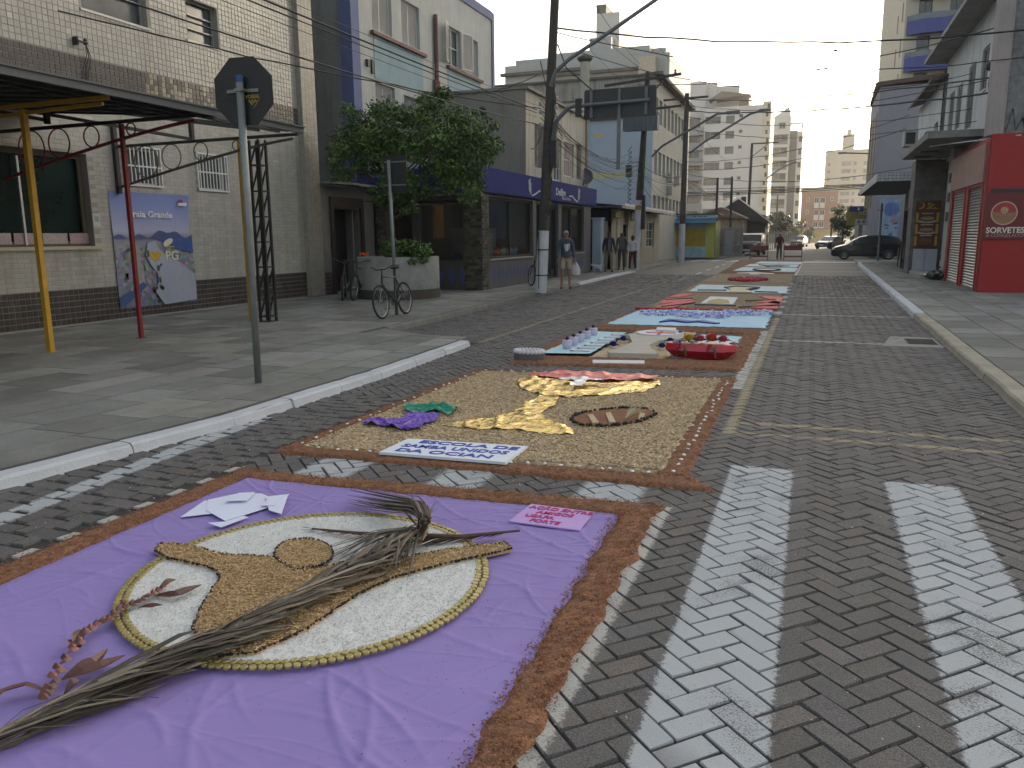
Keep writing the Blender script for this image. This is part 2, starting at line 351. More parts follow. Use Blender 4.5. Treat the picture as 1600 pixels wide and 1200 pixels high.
def brick(b, B):
    X, Y, hu, hv, a = B; ca, sa = math.cos(a), math.sin(a); hu -= .004; hv -= .004; e = .004; dz = R.gauss(0, .0018); tx, ty = R.gauss(0, .0016), R.gauss(0, .0016)
    q = R.uniform(.86, 1.14); t = (q*R.uniform(.97, 1.06), q, q*R.uniform(.96, 1.03))
    if R.random() < .03: t = (t[0]*1.08, t[1]*1.0, t[2]*.95)
    jx, jy = R.gauss(0, .0015), R.gauss(0, .0015); V = []
    for (sx, sy, z, s_) in [(i, j, -.014, 0) for i, j in ((-1, -1), (1, -1), (1, 1), (-1, 1))]+[(i, j, dz+i*tx+j*ty, e) for i, j in ((-1, -1), (1, -1), (1, 1), (-1, 1))]:
        u, v = sx*(hu-s_), sy*(hv-s_); V.append((X+jx+u*ca-v*sa, Y+jy+u*sa+v*ca, z))
    b.add(V, [(4, 5, 6, 7), (0, 1, 5, 4), (1, 2, 6, 5), (2, 3, 7, 6), (3, 0, 4, 7)], t)
def seen(x, y, z=0):
    px, py, dz = proj((x, y, z)); return dz > .3 and -60 < px < 1660 and -60 < py < 1260
vis = [B for B in bricks if seen(B[0], B[1])]; vis.sort(key=lambda B: B[0]**2+B[1]**2)
near = set(map(id, vis[:290])); fb = MB()
for B in bricks:
    if id(B) in near: q = MB(); brick(q, B); q.build('paver', PM, road)
    elif seen(B[0], B[1]) or R.random() < .3 or B[1] < 5: brick(fb, B)
tag(fb.build('paver_field', PM, road), kind='stuff')
# road beyond
def far_road_mat():
    m = mat('far_paving', (.080, .076, .076), .75, .2, 2.0, .2, 40, fine=.25, fscale=14); return m
fr = MB(); fr.quad((-8.6, 34.002, -.004), (2.6, 34.002, -.004), (2.6, 50, -.004), (-8.6, 50, -.004))
tag(fr.build('road_far_end', far_road_mat()), kind='structure')
ct = MB(); ct.quad((-120, 50, -.006), (120, 50, -.006), (120, 64, -.006), (-120, 64, -.006)); ct.quad((-5.5, 64, -.006), (4.5, 64, -.006), (12, 320, -.006), (-9, 320, -.006))
tag(ct.build('cross_street', mat('asphalt', (.115, .112, .108), .9, .2, 1.2, .3, 60, dirt=.4, dscale=.3)), kind='structure')
mk = MB()
mk.prism([(-.6, 49.4), (3.2, 49.4), (3.4, 51.3), (-.4, 51.6)], -.004, .002); mk.prism([(.2, 53.3), (4.6, 53.0), (4.6, 53.5), (.2, 53.8)], -.004, .002)
for i in range(4): mk.prism([(-7.5+i*1.2, 51.0), (-6.9+i*1.2, 51.0), (-6.4+i*1.2, 53.8), (-7.0+i*1.2, 53.8)], -.004, .002)
for y in (37.5, 42, 46): mk.prism([(-.4, y), (2.1, y), (2.1, y+.12), (-.4, y+.12)], -.004, .001)
for y in (34.5, 38, 41.5, 45): mk.prism([(-4.6, y), (-4.5, y), (-4.5, y+1.8), (-4.6, y+1.8)], -.004, .001)
mk.prism([(-.62, 34), (-.5, 34), (-.45, 49), (-.57, 49)], -.004, .001)
tag(mk.build('painted_road_marking', mat('road_paint', (.5, .5, .48), .8, .25, 6, dirt=.5, dscale=3)), kind='structure')
# sidewalks ---------------------------------------------------------------
MS = mat('slab', (.185, .188, .176), .82, .2, 2.5, .35, 90, tint=True, dirt=.6, dscale=.9, dcol=(.07, .07, .062), fine=.14, fscale=60)
bed = mat('slab_bed', (.06, .06, .055), .95)
def walk(name, kf, side, y0, y1, xfar, zoff=0, xmax=9.5):
    b = MB(); n = 60; ys = [y0+(y1-y0)*i/n for i in range(n+1)]
    for i in range(n):
        a, c = kf(ys[i])+side*.03, kf(ys[i+1])+side*.03
        b.quad((a, ys[i], SW-.008), (xfar, ys[i], SW-.008), (xfar, ys[i+1], SW-.008), (c, ys[i+1], SW-.008))
    so_ = tag(b.build(name, bed), kind='structure'); sl = []; off = .22
    rowi = 0
    while off < xmax:
        wd = R.choice((.42, .5, .5, .58)); y = y0-R.random()
        while y < y1:
            ln = R.choice((.6, .8, .8, 1.0, 1.25)); a0, a1 = max(y, y0), min(y+ln, y1)
            if a1-a0 > .08: sl.append((off, off+wd, a0, a1))
            y += ln
        off += wd; rowi += 1
    def put(b, S):
        o0, o1, a0, a1 = S; gp = .0065; q = R.choice((.72, .84, .93, 1.0, 1.05, 1.12, 1.25)); t = (q*R.uniform(.97, 1.05), q, q*R.uniform(.95, 1.03)); dz = R.gauss(0, .0015); V = []
        P = [(kf(a0+gp)+side*(o0+gp), a0+gp), (kf(a0+gp)+side*(o1-gp), a0+gp), (kf(a1-gp)+side*(o1-gp), a1-gp), (kf(a1-gp)+side*(o0+gp), a1-gp)]
        c = (sum(p[0] for p in P)/4, sum(p[1] for p in P)/4); T = [(p[0]+(c[0]-p[0])*.008, p[1]+(c[1]-p[1])*.008) for p in P]
        for p in P: V.append((*p, SW-.012))
        for p in T: V.append((*p, SW+dz+R.gauss(0, .0008)))
        b.add(V, [(4, 5, 6, 7), (0, 1, 5, 4), (1, 2, 6, 5), (2, 3, 7, 6), (3, 0, 4, 7)], t)
    sl2 = []
    for S in sl:
        X, Y = kf((S[2]+S[3])/2)+side*(S[0]+S[1])/2, (S[2]+S[3])/2
        if side*(xfar-X) > 0: sl2.append((math.hypot(X, Y), S, seen(X, Y)))
    sl2.sort(key=lambda q: q[0]); cnt = 0; fb = MB()
    for d, S, vi in sl2:
        if vi and cnt < 140: q = MB(); put(q, S); q.build('slab', MS, so_); cnt += 1
        else: put(fb, S)
    if fb.f: tag(fb.build('slab_field', MS, so_), kind='stuff')
    return so_
walk('sidewalk_left', kerbL, -1, -6, 11.3, -14.0)
walk('sidewalk_left_far', lambda y: kerbL2(max(y, 12.05)), -1, 11.3, 53, -14.0, xmax=8)
pt = MB(); pt.prism([(-4.95, 10.9), (-5.72, 11.3), (-6.85, 12.0), (-6.85, 11.28), (-4.98, 11.28)][::1], -.01, SW-.003); tag(pt.build('pavement_patch', mat('patch_cement2', (.17, .17, .16), .88, .2, 4, .3, 60, dirt=.5, dscale=2)), kind='structure')
walk('sidewalk_right', kerbR, 1, -4, 48, 12, xmax=8)
sc = MB(); sc.box(2.4, 14, 48.01, 53, -.02, SW-.01); sc.box(4.6, 14, 58.8, 100, -.02, SW); sc.box(-20, -8.5, 47, 53.5, -.02, SW-.01); sc.box(-30, -4.9, 64, 110, -.02, SW)
tag(sc.build('corner_pavement', mat('concrete_pale', (.3, .29, .27), .85, .2, 2, dirt=.4, dscale=1)), kind='structure')
def kerb(name, pts, side, m, w=.2, label=None, top=SW+.004, seglen=1.0):
    root_ = bpy.data.objects.new(name, None); COL.objects.link(root_); root_['kind'] = 'structure'
    # resample into stones
    P = [Vector((*p, 0)) for p in pts]; segs = []
    for i in range(len(P)-1):
        L_ = (P[i+1]-P[i]).length; n = max(1, int(L_/seglen+.5))
        for k in range(n): segs.append((P[i].lerp(P[i+1], k/n), P[i].lerp(P[i+1], (k+1)/n)))
    for a, c in segs:
        d = (c-a).normalized(); nrm = Vector((-d.y, d.x, 0))*side; a, c = a+d*.004, c-d*.004; b = MB(); r1, r2 = R.uniform(-.006, .006), R.uniform(-.006, .006); tz = top+R.uniform(-.003, .004)
        prof = [(-.02+r1, -.03), (0+r1, .02), (.012+r1, tz-.02), (.035+r1, tz), (w, tz), (w, -.03)]
        V = []; n = 5
        for s_ in range(n):
            p = a.lerp(c, s_/(n-1)); j = R.gauss(0, .004)
            for (o, z) in prof: q = p+nrm*(o+(j if o < w else 0)); V.append((q.x, q.y, z+(R.gauss(0, .0015) if z > .05 else 0)))
        k = len(prof); F = [(s_*k+i, s_*k+i+1, (s_+1)*k+i+1, (s_+1)*k+i) for s_ in range(n-1) for i in range(k-1)]+[tuple(range(k)), tuple((n-1)*k+i for i in range(k))]
        b.add(V, F); b.build('kerb_stone', m(a) if callable(m) else m, root_)
white_k = mat('kerb_whitewash', (.47, .49, .53), .75, .12, 6, .5, 50, dirt=.35, dscale=3, dcol=(.25, .24, .22))
grey_k = mat('kerb_concrete', (.15, .145, .13), .85, .2, 5, .5, 50, dirt=.5, dscale=2)
buff_k = mat('kerb_buff', (.33, .30, .235), .85, .2, 6, .5, 50, dirt=.7, dscale=3, dcol=(.12, .11, .09))
kerb('kerb_left', [(kerbL(y), y) for y in (-4, 0, 2.5, 3.5, 5.5, 8, 10.9)], 1, white_k, .16, top=SW-.004)
kerb('kerb_left_return', [(-4.76, 10.93), (-5.6, 11.35), (-6.78, 12.05)], 1, grey_k, .12, top=.05)
kerb('kerb_left_far', [(kerbL2(y), y) for y in (12.05, 15, 21, 25.8)], 1, grey_k, .15)
kerb('kerb_left_white', [(kerbL2(y), y) for y in (25.8, 30, 36)], 1, white_k, .16)
kerb('kerb_left_end', [(kerbL2(y), y) for y in (36, 47, 53)], 1, grey_k, .15, seglen=2)
kerb('kerb_right', [(kerbR(y), y) for y in (-3, 3, 8, 12, 17.3)], -1, buff_k, .2)
kerb('kerb_right_white', [(kerbR(y), y) for y in (17.3, 25, 30, 38, 45, 48)], -1, white_k, .2)
# drain cover + repaired patch by the right kerb
dr = thing('drain_grate', 'dark iron drain grate in a concrete patch beside the right kerb', 'drain', (1.6, 13.4, 0))
b = MB(); b.prism([(1.05, 12.7), (1.86, 12.7), (1.86, 13.9), (1.25, 13.9)], -.01, .004); b.build('surround', mat('patch_cement', (.25, .25, .23), .85, .2, 4, dirt=.5, dscale=2), dr)
b = MB(); b.box(1.42, 1.82, 13.0, 13.6, .004, .012)
for i in range(6): b.box(1.44, 1.8, 13.05+i*.09, 13.09+i*.09, .012, .02)
b.build('grate', mat('iron_dark', (.03, .03, .03), .6, .2, 20, metal=.6), dr)
# ================================================================ CARPETS
saw = mat('sawdust_red', (.215, .098, .05), .95, .3, 14, 1.0, 120, tint=True, fine=.3, fscale=90)
husk = mat('husk', (.50, .385, .245), .9, .12, 6, .6, 160, tint=True)
ricem = mat('rice', (.66, .66, .64), .7, .06, 8, tint=True)
def heap(name, quad_pts, h, m, label, cat, par=None, nu=None, nv=None, grain=None, gn=0, gs=.012, edge=.04):
    """low ragged heap: quad given as 4 corners, rounded up in the middle"""
    A, B, C_, D = [Vector(p[:2]) for p in quad_pts]; Lu = (B-A).length; Lv = (D-A).length; st = .02 if max(Lu, Lv) < 6 else .05
    nu = nu or max(4, int(Lu/st)); nv = nv or max(4, int(Lv/st)); nu, nv = min(nu, 260), min(nv, 260)
    u = np.linspace(0, 1, nu+1)[:, None]; v = np.linspace(0, 1, nv+1)[None, :]
    wob = lambda a, s_, k: sum(np.sin(a*f+p)*q for f, p, q in [(R.uniform(8, 40)*k, R.uniform(0, 6), R.uniform(.2, 1)) for _ in range(8)])*s_/3
    au = u*Lu; av = v*Lv; eu = edge/Lu; ev = edge/Lv
    U = u+(wob(av, eu*.45, 1))*(1-2*u); V_ = v+(wob(au, ev*.45, 1))*(1-2*v)
    X = A.x*(1-U)*(1-V_)+B.x*U*(1-V_)+C_.x*U*V_+D.x*(1-U)*V_; Y = A.y*(1-U)*(1-V_)+B.y*U*(1-V_)+C_.y*U*V_+D.y*(1-U)*V_
    du = np.minimum(au, Lu-au)+0*v; dv = np.minimum(av, Lv-av)+0*u; e = np.clip(np.minimum(du, dv)/edge, 0, 1); e = np.sqrt(np.clip(1-(1-e)**2, 0, 1))
    z = e*h*(.75+.5*NR.random(X.shape))+NR.random(X.shape)*h*.25*e-.006*(1-e); P = np.stack([X, Y, z], -1).reshape(-1, 3)
    i = np.arange(nu)[:, None]*(nv+1)+np.arange(nv)[None, :]; F = np.stack([i, i+nv+1, i+nv+2, i+1], -1).reshape(-1, 4)
    tt = (.75+.5*NR.random((len(F), 1)))*np.ones((1, 3)); o = bulk(name, P, F, m, tt, par); o['kind'] = 'stuff'
    if par is None: tag(o, label, cat)
    elif label: o['label'] = label
    return o
# --- carpet 1: lilac cloth -------------------------------------------------
cl = [(-3.50, 1.2), (-.87, 1.2), (-.96, 4.38), (-3.55, 4.25)]
def cloth(name, quad, nu, nv, m, label, cat, folds, amp, z0=.012, ragged=.01, seed=3, par=None, flatc=None):
    g = np.random.default_rng(seed); A, B, C_, D = [np.array(p[:2], float) for p in quad]; u = np.linspace(0, 1, nu+1)[:, None]; v = np.linspace(0, 1, nv+1)[None, :]
    X = A[0]*(1-u)*(1-v)+B[0]*u*(1-v)+C_[0]*u*v+D[0]*(1-u)*v; Y = A[1]*(1-u)*(1-v)+B[1]*u*(1-v)+C_[1]*u*v+D[1]*(1-u)*v; Z = np.zeros_like(X); flat = 1-.93*np.exp(-((np.hypot(X-flatc[0], Y-flatc[1])/flatc[2])**8)) if flatc else 1
    w_ = X.max()-X.min(); h_ = Y.max()-Y.min()
    for _ in range(folds):
        cx, cy = X.min()+w_*g.random(), Y.min()+h_*g.random(); th = g.normal(.15, .6); L_ = g.uniform(.12, .7); wd = g.uniform(.006, .020); a = amp*g.uniform(.25, 1)*(wd/.02)
        dx, dy = X-cx, Y-cy; s = dx*math.cos(th)+dy*math.sin(th); q = -dx*math.sin(th)+dy*math.cos(th)+g.normal(0, .7)*s*s; Z += a*np.exp(-(q/wd)**2)*np.exp(-(s/L_)**4)
    for k in range(14):
        fx, fy, p = g.normal(0, 4), g.normal(0, 4), g.uniform(0, 6); Z += amp*.25*np.sin(X*fx+Y*fy+p)/ (1+.1*(fx*fx+fy*fy))
    e = np.minimum(np.minimum(u, 1-u)*w_, np.minimum(v, 1-v)*h_); Z = z0+(Z-Z.min())*np.clip(e/.05, .1, 1)*flat
    if ragged:
        X = X+ragged*(np.interp(v*40, np.arange(42), g.random(42)-.5))*np.where((u == 0)|(u == 1), 1, 0)*2
        Y = Y+ragged*(np.interp(u*40, np.arange(42), g.random(42)-.5))*np.where((v == 0)|(v == 1), 1, 0)*2
    P = np.stack([X, Y, Z], -1).reshape(-1, 3); i = np.arange(nu)[:, None]*(nv+1)+np.arange(nv)[None, :]; F = np.stack([i, i+nv+1, i+nv+2, i+1], -1).reshape(-1, 4)
    o = bulk(name, P, F, m, None, par, smooth=True)
    if par is None: tag(o, label, cat)
    return o
lil = mat('lilac_satin', (.268, .205, .475), .75, .07, 1.5, .25, 700, sheen=.0, spec=.25, fine=.05, fscale=500)
cloth('cloth', cl, 420, 520, lil, 'large wrinkled lilac cloth spread on the road inside the nearest sawdust border', 'cloth', 300, .0075, flatc=(-2.17, 3.0, .9))
for k, (nm, q, lb) in enumerate([('sawdust_border', [(-.915, 1.2), (-.765, 1.2), (-.76, 4.62), (-1.0, 4.42)], 'reddish sawdust strip along the right edge of the lilac cloth'),
                     ('sawdust_border', [(-3.76, 1.2), (-3.52, 1.2), (-3.52, 4.42), (-3.70, 4.42)], 'reddish sawdust strip along the left edge of the lilac cloth'),
                     ('sawdust_border', [(-3.70, 4.20), (-.90, 4.34), (-.76, 4.62), (-3.70, 4.38)], 'reddish sawdust strip along the far edge of the lilac cloth')]):
    hp_o = heap(nm, q, .022, saw, lb, 'sawdust', edge=.05)
    p = sample_poly(q, 7000); p += NR.normal(0, .015, p.shape); grains('sawdust_crumbs', p, .016, .012, .5, saw, [(1, 1, 1), (1.3, 1.1, 1), (.7, .6, .6), (1.15, 1.15, 1.05)], hp_o, h=.012)
# medallion
MC = (-2.17, 3.0); MR = .81
med = thing('rice_medallion', 'round picture of white rice and brown husks ringed with gold bottle caps', 'medallion', (MC[0], MC[1], .03))
circ = [(MC[0]+MR*math.cos(a), MC[1]+MR*math.sin(a)) for a in [2*math.pi*i/64 for i in range(64)]]
b = MB(); b.prism(circ, .02, .036); b.build('rice_bed', ricem, med)
fig = [(243, 862), (250, 852), (268, 851), (300, 855), (345, 868), (400, 871), (432, 873), (455, 893), (490, 892), (520, 885), (560, 875), (640, 872), (700, 860), (790, 850), (799, 860), (700, 882), (620, 903), (560, 930), (480, 985), (400, 1022), (345, 1028), (300, 985), (318, 945), (343, 908), (340, 895), (325, 888), (290, 880), (262, 874)]
head = [(475+46*math.cos(a), 868+23*math.sin(a)) for a in [2*math.pi*i/24 for i in range(24)]]
figw = [at(*p, .04)[:2] for p in fig]; headw = [at(*p, .04)[:2] for p in head]
b = MB(); b.prism(figw, .03, .048); b.prism(headw, .03, .052); b.build('husk_figure', husk, med)
rp = sample_poly(circ, 26000); ins = inpoly(rp, figw) | inpoly(rp, headw)
grains('rice_grains', rp[~ins], .036, .010, .38, ricem, [(1, 1, 1), (1.05, 1.05, 1.03), (.88, .88, .86), (.75, .74, .70)], med, h=.006)
hk = np.vstack([sample_poly(figw, 13000), sample_poly(headw, 2400)])
gold_husk = mat('husk_golden', (.44, .30, .155), .8, .15, 8, tint=True)
bpy.data.objects[[o.name for o in med.children if o.name.startswith('husk_figure')][0]].data.materials[0] = gold_husk
grains('husk_flakes', hk, .05, .013, .5, gold_husk, [(1, 1, 1), (1.4, 1.35, 1.25), (.5, .45, .4), (1.1, 1.0, .8)], med, h=.008)
blackm = mat('black_beads', (.012, .011, .012), .6, .3, 20)
def beadline(poly, name, par, step=.011, r=.007, z=.05, closed=True, m=None, jit=.003):
    b = MB(); n = len(poly); tot = n if closed else n-1
    for i in range(tot):
        a, c = Vector(poly[i][:2]), Vector(poly[(i+1) % n][:2]); L_ = (c-a).length; k = max(1, int(L_/step))
        for j in range(k):
            if R.random() < .12: continue
            p = a.lerp(c, j/k); b.ball((p.x+R.gauss(0, jit), p.y+R.gauss(0, jit), z), r*R.uniform(.7, 1.3), nu=5, nv=3)
    o = b.build(name, m or blackm, par); o['kind'] = 'stuff'; return o
beadline(figw, 'black_outline', med); beadline(headw, 'black_outline', med, z=.055)
capm = mat('bottle_cap_gold', (.42, .34, .13), .42, .12, 4, metal=.55); 
me_cap = MB().lathe((0, 0, 0), [(.0150, 0), (.0158, .003), (.0152, .009), (.0138, .011)], 12).build('bottle_cap', capm, mesh_only=True)
nc = 0; fb = MB(); caps = []
for rr in (MR-.002, MR+.031):
    n = int(2*math.pi*rr/.0325)
    for i in range(n):
        a = 2*math.pi*(i+(.5 if rr > MR else 0))/n; x, y = MC[0]+rr*math.cos(a)+R.gauss(0, .0015), MC[1]+rr*math.sin(a)+R.gauss(0, .0015)
        if inpoly(np.array([[x, y]]), figw)[0]: continue
        caps.append((x, y))
caps.sort(key=lambda p: math.hypot(*p))
for i, (x, y) in enumerate(caps):
    if i < 290:
        o = bpy.data.objects.new('bottle_cap', me_cap); COL.objects.link(o); o.parent = med; o.location = Vector((x, y, .030))-med.location; o.rotation_euler = (R.gauss(0, .06), R.gauss(0, .06), R.uniform(0, 6))
    else: fb.lathe((x, y, .03), [(.0142, 0), (.0155, .002), (.0145, .010), (.0125, .0125), (.004, .0128)], 10)
if fb.f: fb.build('bottle_cap_rest', capm, med)['kind'] = 'stuff'
# paper dove
dove = thing('folded_paper_dove', 'folded white paper sheets laid like a dove on the far left of the lilac cloth', 'paper', at(375, 795, .03))
pw = mat('paper_white', (.62, .66, .80), .8, .04, 3)
for i, pl in enumerate([[(282, 808), (320, 782), (356, 785), (352, 800)], [(325, 781), (322, 797), (352, 814), (428, 790), (423, 777), (408, 771), (372, 771)], [(325, 817), (345, 824), (388, 808), (380, 806), (352, 815)], [(415, 776), (450, 773), (440, 803), (420, 797)], [(408, 790), (425, 775), (452, 772), (430, 790)], [(352, 783), (374, 770), (398, 769), (386, 782)]]):
    z = .030+.004*i; P = [at(*p, z) for p in pl]; b = MB(); b.prism([p[:2] for p in P], z-.002, z+.001, bottom=True); o = b.build('paper_sheet', pw, dove)
# lilac sign paper
sg = thing('lilac_paper_sign', 'lilac paper sign with crimson lettering near the far right cloth corner', 'sign', at(865, 806, .03))
pp = [at(*p, .032) for p in ((795, 814), (830, 787), (928, 800), (905, 828))]
b = MB(); b.prism([p[:2] for p in pp], .024, .032, bottom=True); b.build('paper_sheet', mat('paper_lilac', (.46, .30, .62), .8, .06, 3), sg)
crim = mat('letter_crimson', (.42, .03, .13), .7, .1, 10)
# lettering on the lilac sign
P0_, P1_, P2_, P3_ = [Vector(p) for p in pp]; ctr = (P0_+P1_+P2_+P3_)/4; ex, ey = (P3_-P0_), (P1_-P0_)
for s_, fx, fy, k_ in (('AÇÃO ENTRE', .02, .33, 1.0), ('AMIGOS', .0, .11, .95), ('USAFA', -.16, -.11, .95), ('FORTE', -.02, -.33, .95)):
    q = ctr+ex*fx+ey*fy; text('lettering', s_, (q.x, q.y, .034), ey.length*.20, crim, ux=ex, uy=ey, parent=sg, bold=.0010, sx=.97*k_)
# dry palm leaf
palm_m = mat('dry_palm', (.115, .098, .08), .75, .3, 9, .4, 80, tint=True)
def ribbon(b, pts, w0, tint, fold=.25, roll=0.0):
    pts = [Vector(p) for p in pts]; n = len(pts); V = []; F = []
    for i, p in enumerate(pts):
        t = i/(n-1); d = (pts[min(i+1, n-1)]-pts[max(i-1, 0)]).normalized(); s_ = d.cross(ZP).normalized(); s_ = (s_+ZP*roll).normalized(); w = w0*min(1, (1-t)*4.5+.12)*(.6+.4*min(1, t*5)); nrm = s_.cross(d)
        V += [p-s_*w/2, p+nrm*w*fold, p+s_*w/2]
    for i in range(n-1): F += [(3*i, 3*i+1, 3*i+4, 3*i+3), (3*i+1, 3*i+2, 3*i+5, 3*i+4)]
    b.add(V, F, tint)
def pcol(): q = R.choice((.45, .7, .9, 1.1, 1.4, 1.9))*R.uniform(.85, 1.15); return (q*R.uniform(.95, 1.12), q, q*R.uniform(.85, 1.0))
pf = thing('dry_palm_frond', 'long grey brown dry palm leaf tied near its tip, lying across the rice picture', 'palm leaf', at(400, 980, .05))
sp = [at(-60, 1185, .05), at(80, 1115, .07), at(200, 1055, .09), at(320, 1005, .10), at(430, 950, .11), at(530, 900, .12), at(600, 862, .12), at(650, 832, .10)]
def spl(P, t):
    x = t*(len(P)-1); i = min(int(x), len(P)-2); f = x-i; a, c = Vector(P[i]), Vector(P[i+1]); return a.lerp(c, f)
b = MB(); b.tube(sp, [.016, .014, .012, .011, .010, .009, .008, .008], 7); b.build('stem', palm_m, pf)
b = MB()
for k in range(260):
    t = R.random()**1.0*.93; s0 = spl(sp, t); side = R.choice((-1, 1)); d = (spl(sp, min(t+.05, 1))-s0).normalized(); nrm = Vector((-d.y, d.x, 0)); Lf = R.uniform(.26, .56)*(1 if t < .7 else .7)
    Lf = min(Lf, (1.0-t)*2.2+.12); ang = side*R.uniform(.02, .22); dd = (d*math.cos(ang)+nrm*math.sin(ang)); z0 = s0.z+R.uniform(-.03, .035); pts = []
    for j in range(6):
        f = j/5; p = s0+dd*Lf*f+nrm*side*.007*math.sin(f*3.1); p.z = max(.028+R.random()*.02, z0+.010*math.sin(f*3)-.04*f*f*R.random()); pts.append(p)
    ribbon(b, pts, R.uniform(.012, .026), pcol(), roll=R.uniform(-.7, .7))
for k in range(30):   # stray strands
    t = R.random()*.9; s0 = spl(sp, t); d = (spl(sp, min(t+.05, 1))-s0).normalized(); nrm = Vector((-d.y, d.x, 0)); ang = R.choice((-1, 1))*R.uniform(.15, .45); dd = d*math.cos(ang)+nrm*math.sin(ang); L_ = R.uniform(.15, .4)
    b.tube([s0, s0+dd*L_*.5+ZP*.02, Vector(((s0+dd*L_).x, (s0+dd*L_).y, .04))], .0016, 4, pcol())
b.build('leaflets', palm_m, pf)['kind'] = 'stuff'
# head of the bundle: leaves gathered at the knot and bent over to the left
kn = Vector(at(655, 833, .11)); b = MB()
cp = [kn, Vector(at(664, 812, .20)), Vector(at(655, 792, .22)), Vector(at(615, 788, .12)), Vector(at(550, 776, .06))]
for k in range(70):
    j = Vector((R.gauss(0, .018), R.gauss(0, .018), R.gauss(0, .018))); en = R.choice((1.0, 1.0, .9, .75, .6)); pts = []
    for i in range(8):
        f = i/7*en; p = spl(cp, f); wv = .35+f*1.3; p = p+j*wv; p.z = max(.035, p.z); pts.append(p)
    ribbon(b, pts, R.uniform(.008, .016), pcol(), roll=R.uniform(-.8, .8))
for k in range(60):   # fan from knot downwards
    e = Vector(at(R.uniform(500, 640), R.uniform(850, 905), .06)); j = Vector((R.gauss(0, .012), R.gauss(0, .012), R.gauss(0, .012))); m_ = (kn+e)/2+ZP*.05+j; ribbon(b, [kn+j, kn.lerp(m_, .5)+ZP*.02, m_, m_.lerp(e, .5), e], R.uniform(.008, .016), pcol(), roll=R.uniform(-.6, .6))
for k in range(16):
    a = R.uniform(0, 6.28); ribbon(b, [kn+ZP*.02, kn+Vector((math.cos(a)*.05, math.sin(a)*.05, .09)), kn+Vector((math.cos(a)*.11, math.sin(a)*.11, R.uniform(.1, .17)))], .01, pcol())
b.build('tied_tips', palm_m, pf)['kind'] = 'stuff'
b = MB(); tw = mat('straw_tie', (.30, .22, .12), .8, .2, 20)
for k in range(4):
    pts = [kn+Vector((math.cos(a)*.034, math.sin(a)*.010+.006*k, math.sin(a)*.034)) for a in [2*math.pi*i/14 for i in range(15)]]; b.tube(pts, .0045, 5)
b.tube([kn+Vector((.02, 0, .03)), kn+Vector((.07, -.03, .05)), kn+Vector((.06, -.08, .0)), kn+Vector((.02, -.08, -.03))], .004, 5)
b.build('straw_tie', tw, pf)
tf = thing('thin_palm_stalk', 'thin brown palm stalk with short leaflets crossing behind the knot of the dry palm leaf', 'palm leaf', at(700, 833, .05))
tp = [at(488, 826, .05), at(560, 833, .07), at(640, 836, .09), at(720, 838, .07), at(812, 829, .06)]
tm = mat('palm_reddish', (.085, .05, .036), .75, .25, 12, tint=True); b = MB(); b.tube(tp, [.005, .009, .012, .011, .006], 6); b.build('stem', tm, tf); b = MB()
for k in range(60):
    t = .54+.46*k/60; s0 = spl(tp, t); L_ = .12+.10*(1-abs(t-.8)*3); L_ = max(.05, L_); e = s0+Vector((-L_*.75, -L_*.55*R.uniform(.5, 1.2), -.03)); e.z = .036; ribbon(b, [s0, s0.lerp(e, .5)+ZP*.008, e], .013, pcol(), roll=R.uniform(-.4, .4))
for k in range(40):
    t = R.uniform(0, .4); s0 = spl(tp, t); e = s0+Vector((-R.uniform(.05, .16), R.gauss(0, .02), 0)); e.z = .045; ribbon(b, [s0, s0.lerp(e, .5), e], .007, pcol())
b.build('leaflets', tm, tf)['kind'] = 'stuff'
# plaited leaf
pl_m = mat('plait_brown', (.11, .045, .035), .45, .25, 10, .2, 60, tint=True); plt = thing('plaited_leaf', 'reddish brown plaited leaf braid with pointed leaves, left on the rice picture', 'braid', at(140, 1000, .05))
pth = [at(*p, .055) for p in ((72, 1092), (78, 1075), (92, 1045), (115, 1015), (135, 990), (150, 975), (170, 968), (185, 955), (205, 945), (222, 938), (238, 930), (252, 920))]
b = MB(); n = 44
for k in range(n):
    t = k/(n-1)*.999; p = spl(pth, t); q = spl(pth, min(t+.04, 1)); p0_ = spl(pth, max(t-.04, 0)); d = (q-p0_).normalized(); s_ = d.cross(ZP); sd_ = 1 if k % 2 else -1; r = .026*(1-.25*t); qv = R.uniform(.7, 1.7)
    ax = (d*.75+s_*sd_*.65).normalized(); c0_ = p+s_*sd_*r*.30+ZP*R.uniform(0, .010); cr0 = ax.cross(ZP); b.add([c0_-ax*r*1.2, c0_-ax*r*.2+cr0*r*.62+ZP*.004, c0_+ax*r*.6+cr0*r*.5, c0_+ax*r*1.15, c0_+ax*r*.5-cr0*r*.55, c0_-ax*r*.4-cr0*r*.6, c0_+ZP*r*.62-ax*r*.2, c0_+ZP*r*.55+ax*r*.5], [(0, 1, 6), (1, 2, 7, 6), (2, 3, 7), (3, 4, 7), (4, 5, 6, 7), (5, 0, 6)], (qv*1.1, qv*.95, qv*.9))
b.build('braid', pl_m, plt)
def leaf(b, P, w, tint=(1, 1, 1), curl=.02):
    P = [Vector(p) for p in P]; n = 9; V = []; F = []
    for i in range(n+1):
        t = i/n; p = spl(P, t*.9999); d = (spl(P, min(t+.05, .9999))-spl(P, max(t-.05, 0))).normalized(); s_ = d.cross(ZP).normalized(); ww = w*math.sin(math.pi*min(1, t*.93+.05))**.8; V += [p-s_*ww/2+ZP*curl*math.sin(t*3), p+ZP*.002, p+s_*ww/2+ZP*curl*math.sin(t*3)*.3]
    for i in range(n): F += [(3*i, 3*i+1, 3*i+4, 3*i+3), (3*i+1, 3*i+2, 3*i+5, 3*i+4)]
    b.add(V, F, tint)
